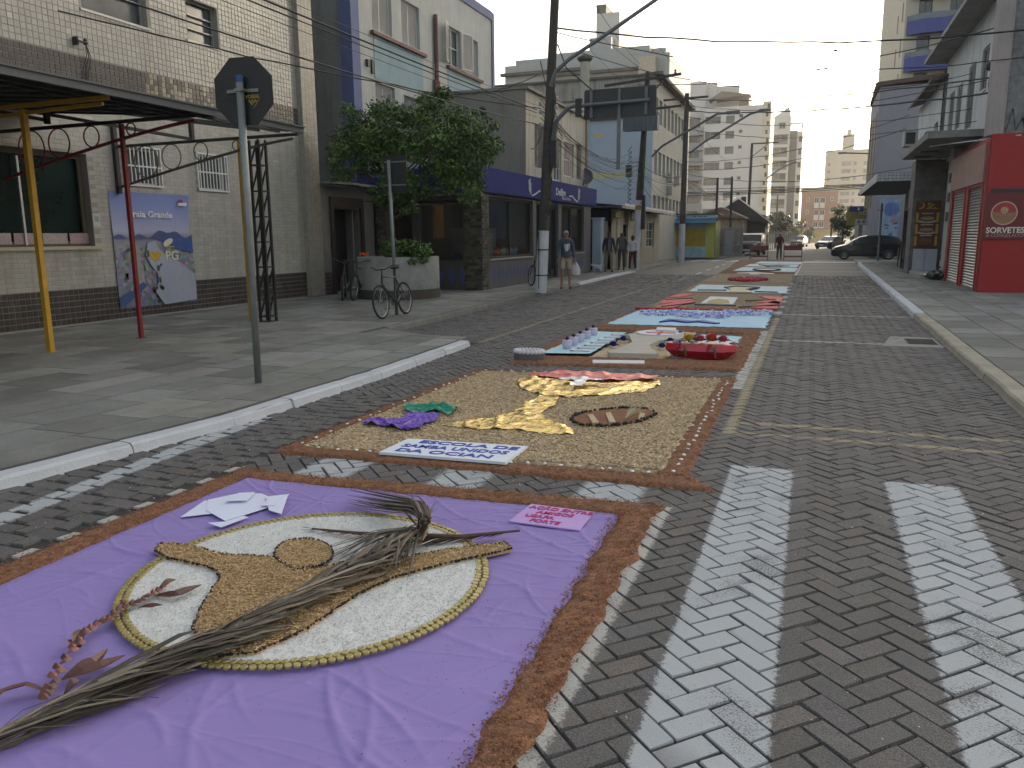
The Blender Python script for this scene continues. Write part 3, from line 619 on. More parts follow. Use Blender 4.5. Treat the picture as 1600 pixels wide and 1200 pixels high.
for pts, wd in ([[(70, 1078), (40, 1072), (5, 1082), (-6, 1092)], .05], [[(96, 1062), (125, 1045), (150, 1035), (168, 1014)], .045], [[(96, 1062), (130, 1052), (160, 1042), (196, 1024)], .045], [[(118, 1018), (112, 1005), (104, 1000)], .03],
                [[(122, 1015), (122, 998), (126, 984)], .045], [[(245, 926), (262, 912), (275, 906)], .025], [[(240, 930), (275, 932), (315, 914)], .045], [[(190, 955), (196, 945), (194, 938)], .02], [[(100, 1085), (115, 1070), (125, 1064)], .03], [[(215, 950), (235, 950), (254, 946)], .012]):
    b = MB(); leaf(b, [at(*p, .04+.02*(i > 0)) for i, p in enumerate(pts)], wd); b.build('leaf', pl_m, plt)
# --- carpet 2 ---------------------------------------------------------------
c2 = [(-3.72, 4.94), (-.66, 5.16), (-.72, 9.15), (-3.72, 8.80)]
heap('husk_bed', [(-3.66, 5.02), (-.86, 5.28), (-.86, 9.06), (-3.66, 8.74)], .022, husk, 'straw coloured bed of rice husks covering the second carpet', 'rice husks', edge=.06)
hp = sample_poly([(-3.64, 5.05), (-.9, 5.3), (-.88, 9.0), (-3.64, 8.7)], 52000)
grains('husk_flakes', hp, .020, .027, .5, husk, [(1, 1, 1), (1.3, 1.28, 1.2), (.6, .55, .48), (1.1, 1.0, .85), (.8, .8, .8)], None, h=.016)['label'] = 'loose husk flakes lying over the second carpet'
b2 = [('near', [(-3.78, 4.86), (-.50, 4.98), (-.66, 5.26), (-3.66, 5.06)]), ('right', [(-.92, 5.2), (-.70, 5.2), (-.72, 9.2), (-.92, 9.2)]), ('left', [(-3.80, 4.95), (-3.66, 4.95), (-3.66, 8.85), (-3.78, 8.85)]), ('far', [(-3.72, 8.74), (-.74, 9.04), (-.74, 9.22), (-3.72, 8.86)])]
for nm, q in b2:
    heap('sawdust_border', q, .02, saw, f'reddish sawdust strip along the {nm} edge of the husk carpet', 'sawdust', edge=.05)
p = np.vstack([sample_poly(q, 3500) for _, q in b2]); p += NR.normal(0, .025, p.shape)
grains('sawdust_crumbs', p, .014, .014, .5, saw, [(1, 1, 1), (1.3, 1.1, 1), (.7, .6, .6)], None, h=.012)['label'] = 'loose sawdust crumbs along the edges of the husk carpet'
wcap = mat('white_pebble', (.75, .75, .74), .5, .05, 3); me_w = MB().lathe((0, 0, 0), [(.013, 0), (.015, .003), (.013, .009), (.006, .011)], 9).build('white_pebble', wcap, mesh_only=True)
def wc(x, y, side):
    o = bpy.data.objects.new('white_pebble', me_w); COL.objects.link(o); o.location = (x, y, .022); o.rotation_euler = (R.gauss(0, .3), R.gauss(0, .3), 0)
    tag(o, f'small round white pebble on the sawdust along the {side} edge of the husk carpet', 'pebble', 'white pebbles round the husk carpet')
for i in range(26): wc(-.80+R.gauss(0, .012), 5.3+i*.145+R.gauss(0, .02), 'right')
for i in range(22): wc(-3.6+i*.126+R.gauss(0, .03), 5.03+i*.009+R.gauss(0, .012), 'near')
for i in range(17): wc(-3.70+R.gauss(0, .012), 5.1+i*.215+R.gauss(0, .03), 'left')
for i in range(20): wc(-3.6+i*.14+R.gauss(0, .02), 8.80+i*.013+R.gauss(0, .01), 'far')
# gold foil chalice
foil = mat('gold_foil', (.72, .50, .15), .24, .1, 3, .5, 22, metal=.9, tint=True); pink = mat('pink_foil', (.62, .14, .12), .35, .15, 3, .8, 14, metal=.25, tint=True)
def sheet(name, poly, z, m, par, n=26, amp=.02, seed=1, ragged=.006):
    """crumpled sheet cut to an outline"""
    g = np.random.default_rng(seed); P = np.array([p[:2] for p in poly]); lo, hi = P.min(0)-.01, P.max(0)+.01; s_ = (hi-lo).max()/n; nx, ny = int((hi[0]-lo[0])/s_)+2, int((hi[1]-lo[1])/s_)+2
    X, Y = np.meshgrid(lo[0]+np.arange(nx)*s_, lo[1]+np.arange(ny)*s_, indexing='ij'); Z = z+g.random(X.shape)*amp*.35
    for _ in range(14):
        th = g.uniform(0, 3.14); c = g.random(2); d = (X-lo[0]-(hi-lo)[0]*c[0])*math.cos(th)+(Y-lo[1]-(hi-lo)[1]*c[1])*math.sin(th); Z += amp*np.exp(-(d/(s_*1.1))**2)*g.uniform(.2, .9)
    me = bpy.data.meshes.new(name); import bmesh
    bm = bmesh.new(); vs = [[bm.verts.new((X[i, j], Y[i, j], Z[i, j])) for j in range(ny)] for i in range(nx)]
    for i in range(nx-1):
        for j in range(ny-1): bm.faces.new((vs[i][j], vs[i+1][j], vs[i+1][j+1], vs[i][j+1]))
    # cut: move outside vertices in to outline where near, delete the rest
    pts = np.stack([X.ravel(), Y.ravel()], 1); ins = inpoly(pts, P).reshape(X.shape); n_ = len(P)
    dele = []
    for i in range(nx):
        for j in range(ny):
            if ins[i, j]: continue
            q = np.array([X[i, j], Y[i, j]]); best = None
            for k in range(n_):
                a, c = P[k], P[(k+1) % n_]; ab = c-a; t = np.clip(((q-a)@ab)/max(ab@ab, 1e-9), 0, 1); r_ = a+ab*t; dd = np.hypot(*(q-r_))
                if best is None or dd < best[0]: best = (dd, r_)
            if best[0] < s_*.95: vs[i][j].co.x, vs[i][j].co.y = best[1]
            else: dele.append(vs[i][j])
    bmesh.ops.delete(bm, geom=dele, context='VERTS')
    off = rootoff(par) if par else Vector((0, 0, 0)); bmesh.ops.translate(bm, verts=bm.verts, vec=-off); bm.to_mesh(me); bm.free(); me.materials.append(m); ca = me.color_attributes.new('tint', 'FLOAT_COLOR', 'CORNER'); ca.data.foreach_set('color', np.ones(len(me.loops)*4, dtype=np.float32))
    o = bpy.data.objects.new(name, me); COL.objects.link(o)
    if par: o.parent = par
    return o
chal = thing('gold_foil_chalice', 'big chalice cut from crumpled gold foil with pink wine on the husk carpet', 'chalice', at(865, 635, .03))
A_ = lambda L_, z=.03: [at(*p, z)[:2] for p in L_]
sheet('cup', A_([(807, 600), (812, 592), (850, 588), (1030, 594), (1032, 602), (1005, 613), (950, 618), (880, 622), (845, 618), (818, 610)]), .035, foil, chal, 44, .016, 3)
sheet('stem', A_([(845, 620), (874, 622), (868, 635), (840, 648), (845, 652), (792, 650)]), .035, foil, chal, 24, .014, 4)
sheet('base', A_([(775, 652), (846, 648), (852, 655), (893, 672), (897, 680), (860, 679), (800, 672), (750, 672), (690, 665), (735, 658)]), .035, foil, chal, 44, .016, 5)
sheet('wine', A_([(826, 590), (862, 585), (900, 584), (960, 587), (1030, 592), (1020, 597), (940, 598), (870, 594)]), .055, pink, chal, 40, .018, 6)
sheet('silver_trim', A_([(872, 600), (890, 597), (935, 600), (944, 604), (918, 603), (908, 611), (890, 611), (898, 603)]), .075, mat('silver_paper', (.6, .62, .64), .35, .2, 9, metal=.5), chal, 18, .02, 7)
# bread
br = thing('bread_outline', 'oval bread of red sawdust with a black edge and a wheat ear on it', 'bread', at(955, 652, .03)); ov = [at(958+65*math.cos(a)*(1-.12*math.sin(a)), 652+13*math.sin(a)-5*math.cos(a), .04)[:2] for a in [2*math.pi*i/28 for i in range(28)]]
b = MB(); b.prism(ov, .03, .044); b.build('filling', saw, br); [MB().prism(A_bread, .03, .052).build('husk_stripe', husk, br) for A_bread in ([at(*p, .05)[:2] for p in q] for q in ([(918, 648), (926, 647), (936, 660), (926, 661)], [(946, 645), (954, 644), (962, 659), (952, 660)], [(1000, 645), (1008, 646), (1004, 656), (996, 657)]))]; beadline(ov, 'black_edge', br, step=.022, r=.016, z=.048, jit=.008); b = MB()
for k in range(40):
    s0 = Vector(at(977, 654, .06)); a = R.uniform(.2, 1.5); L_ = R.uniform(.12, .22); ribbon(b, [s0, s0+Vector((math.cos(a)*L_*.5, math.sin(a)*L_*.5, .05)), s0+Vector((math.cos(a)*L_, math.sin(a)*L_, R.uniform(.06, .12)))], .008, (R.uniform(.8, 1.3),)*3)
b.build('wheat_ear', husk, br)
gr = thing('fabric_grapes', 'bunch of grapes made of crumpled violet fabric with green leaves on the husk carpet', 'grapes', at(640, 650, .03))
sheet('grapes', A_([(565, 660), (578, 651), (625, 654), (640, 643), (688, 644), (682, 654), (660, 662), (655, 669), (620, 669), (600, 663)], .06), .045, mat('violet_satin', (.085, .02, .33), .4, .2, 3, .5, 20), gr, 36, .022, 8)
sheet('leaves', A_([(632, 630), (650, 633), (680, 629), (685, 633), (718, 634), (712, 640), (700, 648), (690, 641), (640, 643), (632, 640)], .06), .05, mat('green_satin', (.01, .22, .13), .35, .2, 3, .5, 20), gr, 32, .022, 9)
s2 = thing('white_card_sign', 'white card sign hand lettered in blue at the near edge of the husk carpet', 'sign', at(708, 703, .03)); cp2 = A_([(592, 706), (638, 685), (825, 697), (790, 722)], .05); b = MB(); b.prism(cp2, .03, .05); b.build('card', mat('card_white', (.66, .70, .76), .7, .04, 2), s2)
inkb = mat('ink_blue', (.03, .05, .36), .6, .1, 5); P0_, P1_, P2_, P3_ = [Vector((*p, .053)) for p in cp2]; ctr = (P0_+P1_+P2_+P3_)/4; ex, ey = (P3_-P0_), (P1_-P0_)
for s_, fx, fy, k_ in (('ESCOLA DE', .05, .31, 1.0), ('SAMBA UNIDOS', .0, .0, .76), ('DA OCIAN', -.02, -.31, 1.0)):
    q = ctr+ex*fx+ey*fy; text('lettering', s_, (q.x, q.y, .052), ey.length*.27, inkb, ux=ex, uy=ey, parent=s2, bold=.0022, sx=1.42*k_*ex.length/1.05)
# --- carpet 3 ---------------------------------------------------------------
blu = mat('cloth_pale_blue', (.42, .62, .70), .8, .06, 3, .1, 200)
b3 = [('near', [(-3.62, 9.4), (-.72, 9.75), (-.72, 10.45), (-3.6, 10.1)]), ('right', [(-1.0, 10.3), (-.72, 10.3), (-.72, 13.8), (-1.0, 13.8)]), ('left', [(-3.66, 10.0), (-3.42, 10.0), (-3.42, 13.8), (-3.66, 13.8)]), ('far', [(-3.6, 13.35), (-.75, 13.5), (-.75, 13.85), (-3.6, 13.75)])]
for nm, q in b3: heap('sawdust_border', q, .03, saw, f'broad sawdust strip along the {nm} side of the third carpet with the red boat', 'sawdust', edge=.07)
heap('husk_bed', [(-2.75, 10.2), (-1.75, 10.3), (-1.75, 13.45), (-2.75, 13.4)], .02, husk, 'husk bed between the two pale blue cloths of the third carpet', 'rice husks', edge=.06)
cloth('cloth', A_([(838, 552), (922, 553), (978, 520), (930, 518)], .02), 50, 60, blu, 'pale blue cloth on the left of the third carpet', 'cloth', 30, .008, z0=.025, seed=11)
cloth('cloth', A_([(1085, 555), (1128, 561), (1172, 527), (1095, 523)], .02), 50, 60, blu, 'pale blue cloth on the right of the third carpet behind the red boat', 'cloth', 30, .008, z0=.025, seed=12)
wf = mat('white_card', (.64, .62, .64), .8, .05, 4); liw = mat('lilac_white', (.50, .46, .60), .8, .1, 6)
for i in range(5):
    px_ = 886+i*10.2; py_ = 542-i*5; c = Vector(at(px_, py_, .05)); cu = thing('paper_cup', f'lilac white paper cup with dark tip, {["nearest","second nearest","middle","second farthest","farthest"][i]} of the row of five cups', 'cup', tuple(c))
    b = MB(); b.lathe((c.x, c.y, .03), [(.055, 0), (.075, .05), (.07, .12), (.03, .125)], 12); b.build('cup', liw, cu); b = MB(); b.ball((c.x, c.y, .175), .028); b.build('tip', blackm, cu)
lt = thing('white_letters', 'row of white paper letters lying beside the paper cups on the left blue cloth', 'letters', at(930, 535, .03)); 

for i in range(7):
    c = at(895+i*10.5, 547-i*4.1, .04); b = MB(); b.box(c[0]-.03, c[0]+.25, c[1]-.02, c[1]+.02, .03, .045); b.box(c[0]-.03, c[0]+.0, c[1]-.02, c[1]+.16, .03, .044)
    if i % 2: b.box(c[0]+.0, c[0]+.22, c[1]+.10, c[1]+.14, .03, .044)
    b.build('letter', wf, lt)
ch3 = thing('board_chalice', 'chalice cut from beige board standing slightly above the husks in the third carpet', 'chalice', at(1000, 545, .03)); bd = mat('board_beige', (.42, .39, .33), .8, .1, 5)
b = MB(); b.prism(A_([(949, 549), (975, 541), (988, 534), (985, 529), (982, 521), (1050, 523), (1055, 528), (1030, 532), (1015, 538), (1018, 545), (1028, 550), (1026, 553), (952, 551)], .08), .02, .08); b.build('board', bd, ch3)
ho = thing('communion_wafer_board', 'white oval board with a red cross drawn on it above the beige chalice', 'board', at(1032, 519, .05)); ov = A_([(1032+37*math.cos(a), 519+4.2*math.sin(a)) for a in [2*math.pi*i/24 for i in range(24)]], .10); b = MB(); b.prism(ov, .02, .10); b.build('board', wf, ho)
b = MB(); b.prism(A_([(1010, 518.5), (1056, 519.5), (1056, 520.8), (1010, 519.8)], .104), .09, .104); b.prism(A_([(1034, 515.5), (1039, 515.5), (1031, 522.5), (1026, 522.5)], .106), .09, .106); b.build('cross', mat('red_line', (.45, .04, .05), .7), ho)
cf = thing('white_paper_card', 'white paper card lying on the far edge of the oval board', 'card', at(1040, 514, .1)); b = MB(); b.prism(A_([(1027, 511), (1056, 512), (1057, 516), (1025, 515)], .13), .10, .13); b.build('card', wf, cf)
rb = mat('rose_blue', (.02, .04, .22), .5, .3, 10)
def rose(c, m, label, r=.06, name='rose', grp='blue roses round the board chalice', gm=None):
    t = thing(name, label, 'flower', c, grp); b = MB()
    for k in range(14):
        a = k*2.4; rr = r*(.15+.85*k/14); tilt = .2+.7*k/14; ctr = Vector((c[0]+math.cos(a)*rr*.5, c[1]+math.sin(a)*rr*.5, c[2]+r*(.55-.3*k/14))); rd = Vector((math.cos(a), math.sin(a), 0)); tg = Vector((-math.sin(a), math.cos(a), 0)); up = (ZP+rd*tilt).normalized(); w_ = r*.38
        b.add([ctr-tg*w_*.6-up*w_, ctr+tg*w_*.6-up*w_, ctr+tg*w_+up*w_*.5, ctr+up*w_+rd*w_*.3, ctr-tg*w_+up*w_*.5], [(0, 1, 2, 3, 4)], (R.uniform(.7, 1.3),)*3)
    b.build('petals', m, t); b = MB()
    for a in (0.5, 2.6, 4.5): leaf(b, [(c[0], c[1], c[2]), (c[0]+math.cos(a)*r*.8, c[1]+math.sin(a)*r*.8, c[2]+.01), (c[0]+math.cos(a)*r*1.4, c[1]+math.sin(a)*r*1.4, c[2])], r*.5)
    b.build('leaf', gm or mat('leaf_dark', (.015, .05, .02), .6, .2, 9), t); return t
for px_, py_, lb in ((958, 541, 'leftmost'), (974, 532.5, 'far left'), (1034, 543.5, 'nearest'), (1047, 535, 'right middle'), (1063, 524, 'farthest right')): rose(at(px_, py_, .05), rb, f'dark blue cloth rose, the {lb} one round the beige board chalice', .085)
st = thing('white_card_strip', 'long white card strip lying on the near sawdust edge of the third carpet', 'card', at(967, 564, .04)); b = MB(); b.prism(A_([(926, 562), (1007, 563), (1007, 567.5), (926, 566.5)], .045), .03, .045); b.build('card', wf, st)
ck = thing('white_rimmed_box', 'low round grey box with white frilled rim beside the third carpet at its left', 'box', at(826, 559, .03)); cc = at(827, 561, .03); b = MB(); b.lathe((cc[0], cc[1], .02), [(.21, 0), (.21, .10), (.17, .105)], 22, sx=1, sy=.7); b.build('side', mat('box_grey', (.10, .10, .11), .7, .2, 9), ck); b = MB()
for k in range(22): a = k/22*6.283; b.ball((cc[0]+.19*math.cos(a), cc[1]+.13*math.sin(a), .135), .032, nu=6, nv=4)
b.build('rim', wf, ck)
# red boat
redg = mat('boat_red', (.42, .012, .03), .35, .1, 2, coat=.3); bt = thing('red_boat', 'red paper boat shaped tray with white rim heaped with flowers in the third carpet', 'boat', at(1095, 555, .03)); c = Vector(at(1094, 558, .03)); b = MB()
top = [(-.44, .10), (-.28, .17), (.26, .17), (.46, .08), (.46, -.04), (.30, -.15), (-.26, -.15), (-.44, -.06)]; V = [(c.x+x, c.y+y_, .215) for x, y_ in top]+[(c.x+x*1.02, c.y+y_*1.25, .13) for x, y_ in top]+[(c.x+x*.76, c.y+y_*.8, .03) for x, y_ in top]
n = 8; b.add(V, [tuple(range(8))]+[(i, (i+1) % n, n+(i+1) % n, n+i) for i in range(n)]+[(n+i, n+(i+1) % n, 2*n+(i+1) % n, 2*n+i) for i in range(n)]+[tuple(range(2*n, 3*n))]); b.build('hull', redg, bt)
gl = mat('leaf_green', (.03, .11, .03), .6, .2, 9); b = MB()
for x in (-.22, .16): 
    for k in range(7): leaf(b, [(c.x+x, c.y-.15, .22-.02*k), (c.x+x+(.04 if k % 2 else -.04), c.y-.19, .20-.02*k), (c.x+x+(.07 if k % 2 else -.07), c.y-.2, .16-.02*k)], .035)
b.build('leaf_sprig', gl, bt)
for i, (x, y_, m_, r_, lb) in enumerate([(-.16, .02, mat('fl_yellow', (.6, .42, .03), .6, .2, 9), .11, 'yellow rose'), (-.01, .03, mat('fl_pink', (.55, .09, .16), .6, .2, 9), .095, 'pink rose next to the yellow one'), (.13, .05, mat('fl_coral', (.6, .09, .05), .6, .2, 9), .125, 'big coral red rose'), (.28, .04, mat('fl_rose', (.5, .08, .14), .6, .2, 9), .10, 'pink rose right of the coral rose')]):
    rose((c.x+x, c.y+y_, .24), m_, lb+' on the red boat', r_, grp='flowers on the red boat', gm=gl)
for i, (x, y_, z) in enumerate([(-.27, .0, .22), (-.10, -.07, .22), (.40, -.03, .15), (.42, .06, .20), (.36, .2, .12), (.44, .3, .12), (.38, .38, .12), (-.31, -.05, .2)]): rose((c.x+x, c.y+y_, z), liw if i > 1 else wf, ['small white blossom at the left tip of the red boat', 'small white blossom in front of the yellow rose', 'lilac white blossom hanging at the right tip of the boat', 'lilac white blossom above the right tip of the boat', 'lilac white blossom just behind the boat on the right cloth', 'lilac white blossom second behind the boat on the right cloth', 'lilac white blossom farthest behind the boat on the right cloth', 'small white blossom lowest at the left tip of the boat'][i], .055, name='blossom', grp='flowers on the red boat', gm=gl)
pc = thing('paper_sheet', 'white paper sheet lying under the blossoms on the right blue cloth', 'paper', at(1135, 540, .04)); b = MB(); b.prism(A_([(1125, 548), (1137, 549), (1148, 533), (1136, 532)], .05), .04, .05); b.build('sheet', wf, pc)
# --- carpet 4: sea with dove ------------------------------------------------------
sea = mat('cloth_sky', (.40, .60, .72), .8, .06, 3, .1, 200); rags = mat('cloth_lilac_white', (.52, .52, .72), .8, .12, 6, tint=True); dkb = mat('cloth_dark_blue', (.02, .06, .30), .6, .1, 5)
brs = mat('sawdust_brown', (.20, .10, .055), .95, .3, 14, .8, 120, tint=True)
heap('sawdust_field', [(-3.62, 13.95), (-.70, 14.0), (-.70, 18.2), (-3.55, 18.0)], .018, brs, 'brown sawdust field under the pale blue sea cloth of the fourth carpet', 'sawdust', edge=.08)
cloth('cloth', A_([(948, 506), (1196, 513), (1208, 487), (1000, 484)], .03), 90, 60, sea, 'pale blue sea cloth with dark blue waves in the fourth carpet', 'cloth', 50, .012, z0=.03, ragged=.04, seed=21)
rf = thing('fabric_ruffle', 'lilac and white crumpled fabric ruffle along the far half of the sea cloth', 'fabric', at(1100, 492, .05)); b = MB()
for k in range(420):
    px_ = R.uniform(1000, 1205); py_ = R.uniform(485, 493)+(6*R.random() if 1060 < px_ < 1140 else 0); p = Vector(at(px_, py_, .05)); a = R.uniform(0, 3.14); w_ = R.uniform(.04, .09); d = Vector((math.cos(a), math.sin(a), R.uniform(-.3, .3))); b.add([p-d*w_, p+d.cross(ZP)*w_*.5+ZP*.03, p+d*w_, p-d.cross(ZP)*w_*.5+ZP*.035], [(0, 1, 2, 3)], R.choice([(1, 1, 1), (.85, .8, 1.15), (1.2, 1.25, 1.1)]))
b.build('scraps', rags, rf)['kind'] = 'stuff'
wv = thing('wave_strip', 'dark blue wavy cloth strip lying across the sea cloth', 'cloth', at(1080, 502, .06)); b = MB(); b.prism(A_([(1030, 502), (1045, 497.5), (1062, 498.5), (1080, 500.5), (1098, 499.5), (1125, 504), (1118, 504.5), (1090, 501.5), (1072, 502.5), (1050, 499.5)], .07), .04, .07); b.build('strip', dkb, wv)
rs = thing('red_fabric_strip', 'row of red crumpled cloth tufts along the far edge of the sea cloth', 'fabric', at(1100, 484, .05)); b = MB()
for k in range(60):
    if k % 9 > 6: continue
    p = Vector(at(996+k*3.5, 481.5+k*.07, .05)); b.ball(p, .055, nu=6, nv=4, sc=(1.2, 1, .6), tint=(R.uniform(.7, 1.2),)*3)
b.build('tufts', mat('red_cloth', (.42, .05, .035), .7, .2, 9, tint=True), rs)['kind'] = 'stuff'
# --- carpets 5-9 ---------------------------------------------------------------------
hk2 = mat('husk_brown', (.27, .20, .125), .95, .25, 9, .8, 100, tint=True)
heap('husk_field', [(-3.5, 18.3), (-.72, 18.4), (-.70, 23.2), (-3.45, 23.0)], .02, hk2, 'brown husk field with pink triangles forming the fifth carpet', 'rice husks', edge=.1)
cor = mat('cloth_coral', (.60, .13, .13), .8, .06, 3); outl = mat('charcoal_line', (.02, .018, .016), .9)
for nm, q in (('left near', [(1020, 478), (1072, 474), (1040, 470), (1082, 473), (1060, 481)]), ('left near', [(1020, 480), (1062, 470), (1088, 470), (1050, 480)]), ('left middle', [(1030, 474), (1042, 466), (1088, 467), (1062, 471)]), ('left far', [(1044, 463.5), (1062, 459), (1085, 459.5), (1060, 464)]), ('right near', [(1168, 480), (1215, 482), (1218, 476), (1190, 478)]), ('right far', [(1180, 471), (1218, 475), (1224, 464), (1186, 462), (1205, 468)]), ('right middle', [(1170, 479), (1217, 478), (1222, 472), (1210, 470)]))[1:]:
    t = thing('coral_cloth_triangle', f'coral pink cloth triangle, {nm} one in the fifth carpet', 'cloth', at(*q[0], .04)); b = MB(); b.prism(A_(q, .045), .02, .045); b.build('cloth_piece', cor, t)
t = thing('black_outline_sticks', 'thin black outline lines dividing the coral triangles of the fifth carpet', 'line')
b = MB(); [b.bar(at(*p, .05), at(*q, .05), .05, .02) for p, q in (((1035, 479), (1085, 473)), ((1040, 468), (1082, 466)), ((1155, 480), (1218, 476)), ((1165, 470), (1212, 468)), ((1085, 476), (1150, 477)))]; b.build('line', outl, t)
t = thing('white_cloth', 'white cloth panel with a gold chalice drawn on it in the fifth carpet', 'cloth', at(1123, 469, .04)); b = MB(); b.prism(A_([(1095, 473), (1145, 475), (1153, 464.5), (1110, 463)], .045), .02, .045); b.build('cloth_piece', wf, t); b = MB(); b.prism(A_([(1104, 473), (1108, 469), (1124, 466.5), (1138, 469), (1140, 473.5)], .05), .04, .052); b.build('gold_bowl', mat('gold_dust', (.42, .33, .12), .8, .2, 9), t)
heap('sawdust_field', [(-3.5, 23.2), (-.70, 23.3), (-.62, 28.0), (-3.6, 27.9)], .02, hk2, 'brown husk field under the pale cloth of the sixth carpet', 'rice husks', edge=.1)
pal = mat('cloth_pale', (.50, .62, .66), .8, .08, 3)
cloth('cloth', A_([(1075, 455), (1228, 458.5), (1232, 448), (1094, 444.5)], .03), 70, 50, pal, 'pale blue cloth with a cream chalice in the sixth carpet', 'cloth', 30, .01, z0=.03, ragged=.04, seed=31)
t = thing('cream_cloth_chalice', 'cream coloured cloth chalice with a dark outline on the pale cloth of the sixth carpet', 'chalice', at(1150, 451, .06)); b = MB(); b.prism(A_([(1135, 449), (1150, 447.3), (1168, 448), (1185, 449.5), (1168, 452), (1175, 456), (1140, 455.5), (1142, 452)], .07), .04, .07); b.build('cloth_piece', mat('cloth_cream', (.58, .50, .34), .8, .06, 3), t)
b = MB(); [b.bar(at(*p, .08), at(*q, .08), .08, .03) for p, q in (((1133, 449), (1150, 447)), ((1150, 447), (1186, 449)), ((1186, 449), (1168, 452)), ((1090, 453), (1135, 453.5)), ((1180, 455.5), (1215, 456.5)))]; b.build('outline', mat('outline_dark', (.08, .08, .07), .8), t)
heap('sawdust_field', [(-3.6, 28.1), (-.62, 28.2), (-.62, 34.9), (-3.7, 34.8)], .02, hk2, 'brown husk field with the red rose oval forming the seventh carpet', 'rice husks', edge=.12)
t = thing('red_rose_oval', 'oval of red roses in the middle of the seventh carpet', 'flowers', at(1170, 436, .05)); b = MB()
for k in range(170):
    a = R.uniform(0, 6.28); rr = math.sqrt(R.random()); p = at(1169+30*rr*math.cos(a), 436.3+2.4*rr*math.sin(a), .06); b.ball(p, R.uniform(.04, .07), nu=6, nv=4, tint=R.choice([(1, 1, 1), (.7, .7, .7), (1.3, 1.5, 1.5)]))
b.build('roses', mat('roses_red', (.38, .02, .05), .7, .2, 9, tint=True), t)['kind'] = 'stuff'
heap('sawdust_field', [(-3.7, 35.1), (-.62, 35.2), (-.60, 39.6), (-3.8, 39.5)], .025, brs, 'reddish brown sawdust field with a white cross forming the eighth carpet', 'sawdust', edge=.12)
t = thing('white_cloth_cross', 'white cloth cross on the reddish sawdust of the eighth carpet', 'cross', at(1180, 427, .05)); b = MB(); b.prism(A_([(1152, 426), (1180, 425), (1210, 427), (1209, 428), (1187, 427.6), (1185, 429), (1171, 428.7), (1173, 427), (1152, 427)], .06), .03, .06); b.build('cloth_piece', mat('cloth_offwhite', (.60, .52, .47), .8), t)
heap('sawdust_field', [(-3.8, 39.8), (-.58, 39.9), (-.50, 53.2), (-4.3, 53.2)], .025, brs, 'reddish sawdust border under the farthest pale cloths of the carpet', 'sawdust', edge=.15)
for q, lb, sd_ in (([(1145, 423), (1242, 425), (1247, 418.5), (1160, 417.5)], 'pale blue cloth with a white oval, third from the far end of the carpet', 41), ([(1163, 416), (1245, 417.5), (1249, 413.5), (1172, 412.5)], 'pale blue cloth with dark figures, second from the far end of the carpet', 42), ([(1178, 411.5), (1250, 412.8), (1255, 409.2), (1188, 408.6)], 'pale blue cloth at the far end of the carpet below the barriers', 43)):
    cloth('cloth', A_(q, .04), 40, 30, pal, lb, 'cloth', 10, .01, z0=.04, ragged=.05, seed=sd_)
t = thing('white_oval_board', 'white oval with dark outline on the third cloth from the far end', 'board', at(1198, 421, .05)); ov = A_([(1198+20*math.cos(a), 421+1.6*math.sin(a)) for a in [2*math.pi*i/20 for i in range(20)]], .08); b = MB(); b.prism(ov, .04, .08); b.build('board', wf, t); b = MB(); [b.bar((*ov[i], .085), (*ov[(i+1) % 20], .085), .13, .03) for i in range(20)]; b.build('outline', outl, t)
t = thing('dark_cloth_figure', 'small dark bird like figure on the second cloth from the far end', 'figure', at(1202, 415, .05)); b = MB(); b.prism(A_([(1185, 413), (1200, 414), (1215, 413.6), (1235, 415), (1222, 415.6), (1204, 415.2), (1203, 416.4), (1196, 416.4), (1198, 415)], .08), .05, .08); b.build('cloth_piece', mat('cloth_grey', (.10, .10, .11), .8), t)

# crumbs carried off the carpets
bitm = mat('bits', (.42, .38, .30), .9, .2, 9, tint=True)
q = np.vstack([sample_poly([(-4.3, 1.5), (-3.7, 1.5), (-3.7, 9), (-4.3, 9)], 420), sample_poly([(-3.7, 4.6), (-.5, 4.75), (-.5, 5.0), (-3.7, 4.9)], 160), sample_poly([(-.75, 1.5), (1.6, 1.5), (1.6, 9), (-.75, 9)], 260), sample_poly([(-3.7, 9.0), (-.7, 9.3), (-.7, 9.7), (-3.7, 9.3)], 120)])
grains('scattered_bits', q, .002, .010, .6, bitm, [(1, 1, 1), (1.7, 1.7, 1.7), (.6, .35, .2), (1.2, 1, .7)], None, h=.003)['label'] = 'loose husks and white bits scattered on the paving round the carpets'
q = np.vstack([sample_poly([(-3.4, 1.6), (-1.05, 1.6), (-1.1, 4.25), (-3.4, 4.15)], 170), sample_poly([(-1.25, 1.6), (-1.0, 1.6), (-1.05, 4.3), (-1.3, 4.3)], 260)])
grains('cloth_dust', q, .030, .006, .6, bitm, [(.6, .5, .5), (.5, .28, .16), (.5, .28, .16)], None, h=.004)['label'] = 'specks of sawdust fallen on the lilac cloth'
# ================================================================ LEFT BUILDINGS
dark_in = mat('interior_dark', (.012, .013, .014), .5, .3, 2)
glassm = mat('window_glass', (.03, .035, .04), .12, .3, 1.2, spec=.7)
glass_grey = mat('glass_grey', (.10, .11, .12), .2, .35, 1.5)
alum = mat('aluminium', (.35, .35, .34), .45, .1, 5, metal=.4)
whitef = mat('frame_white', (.62, .62, .60), .6, .1, 6, dirt=.2, dscale=3)
blackf = mat('frame_black', (.025, .025, .027), .6, .2, 8)
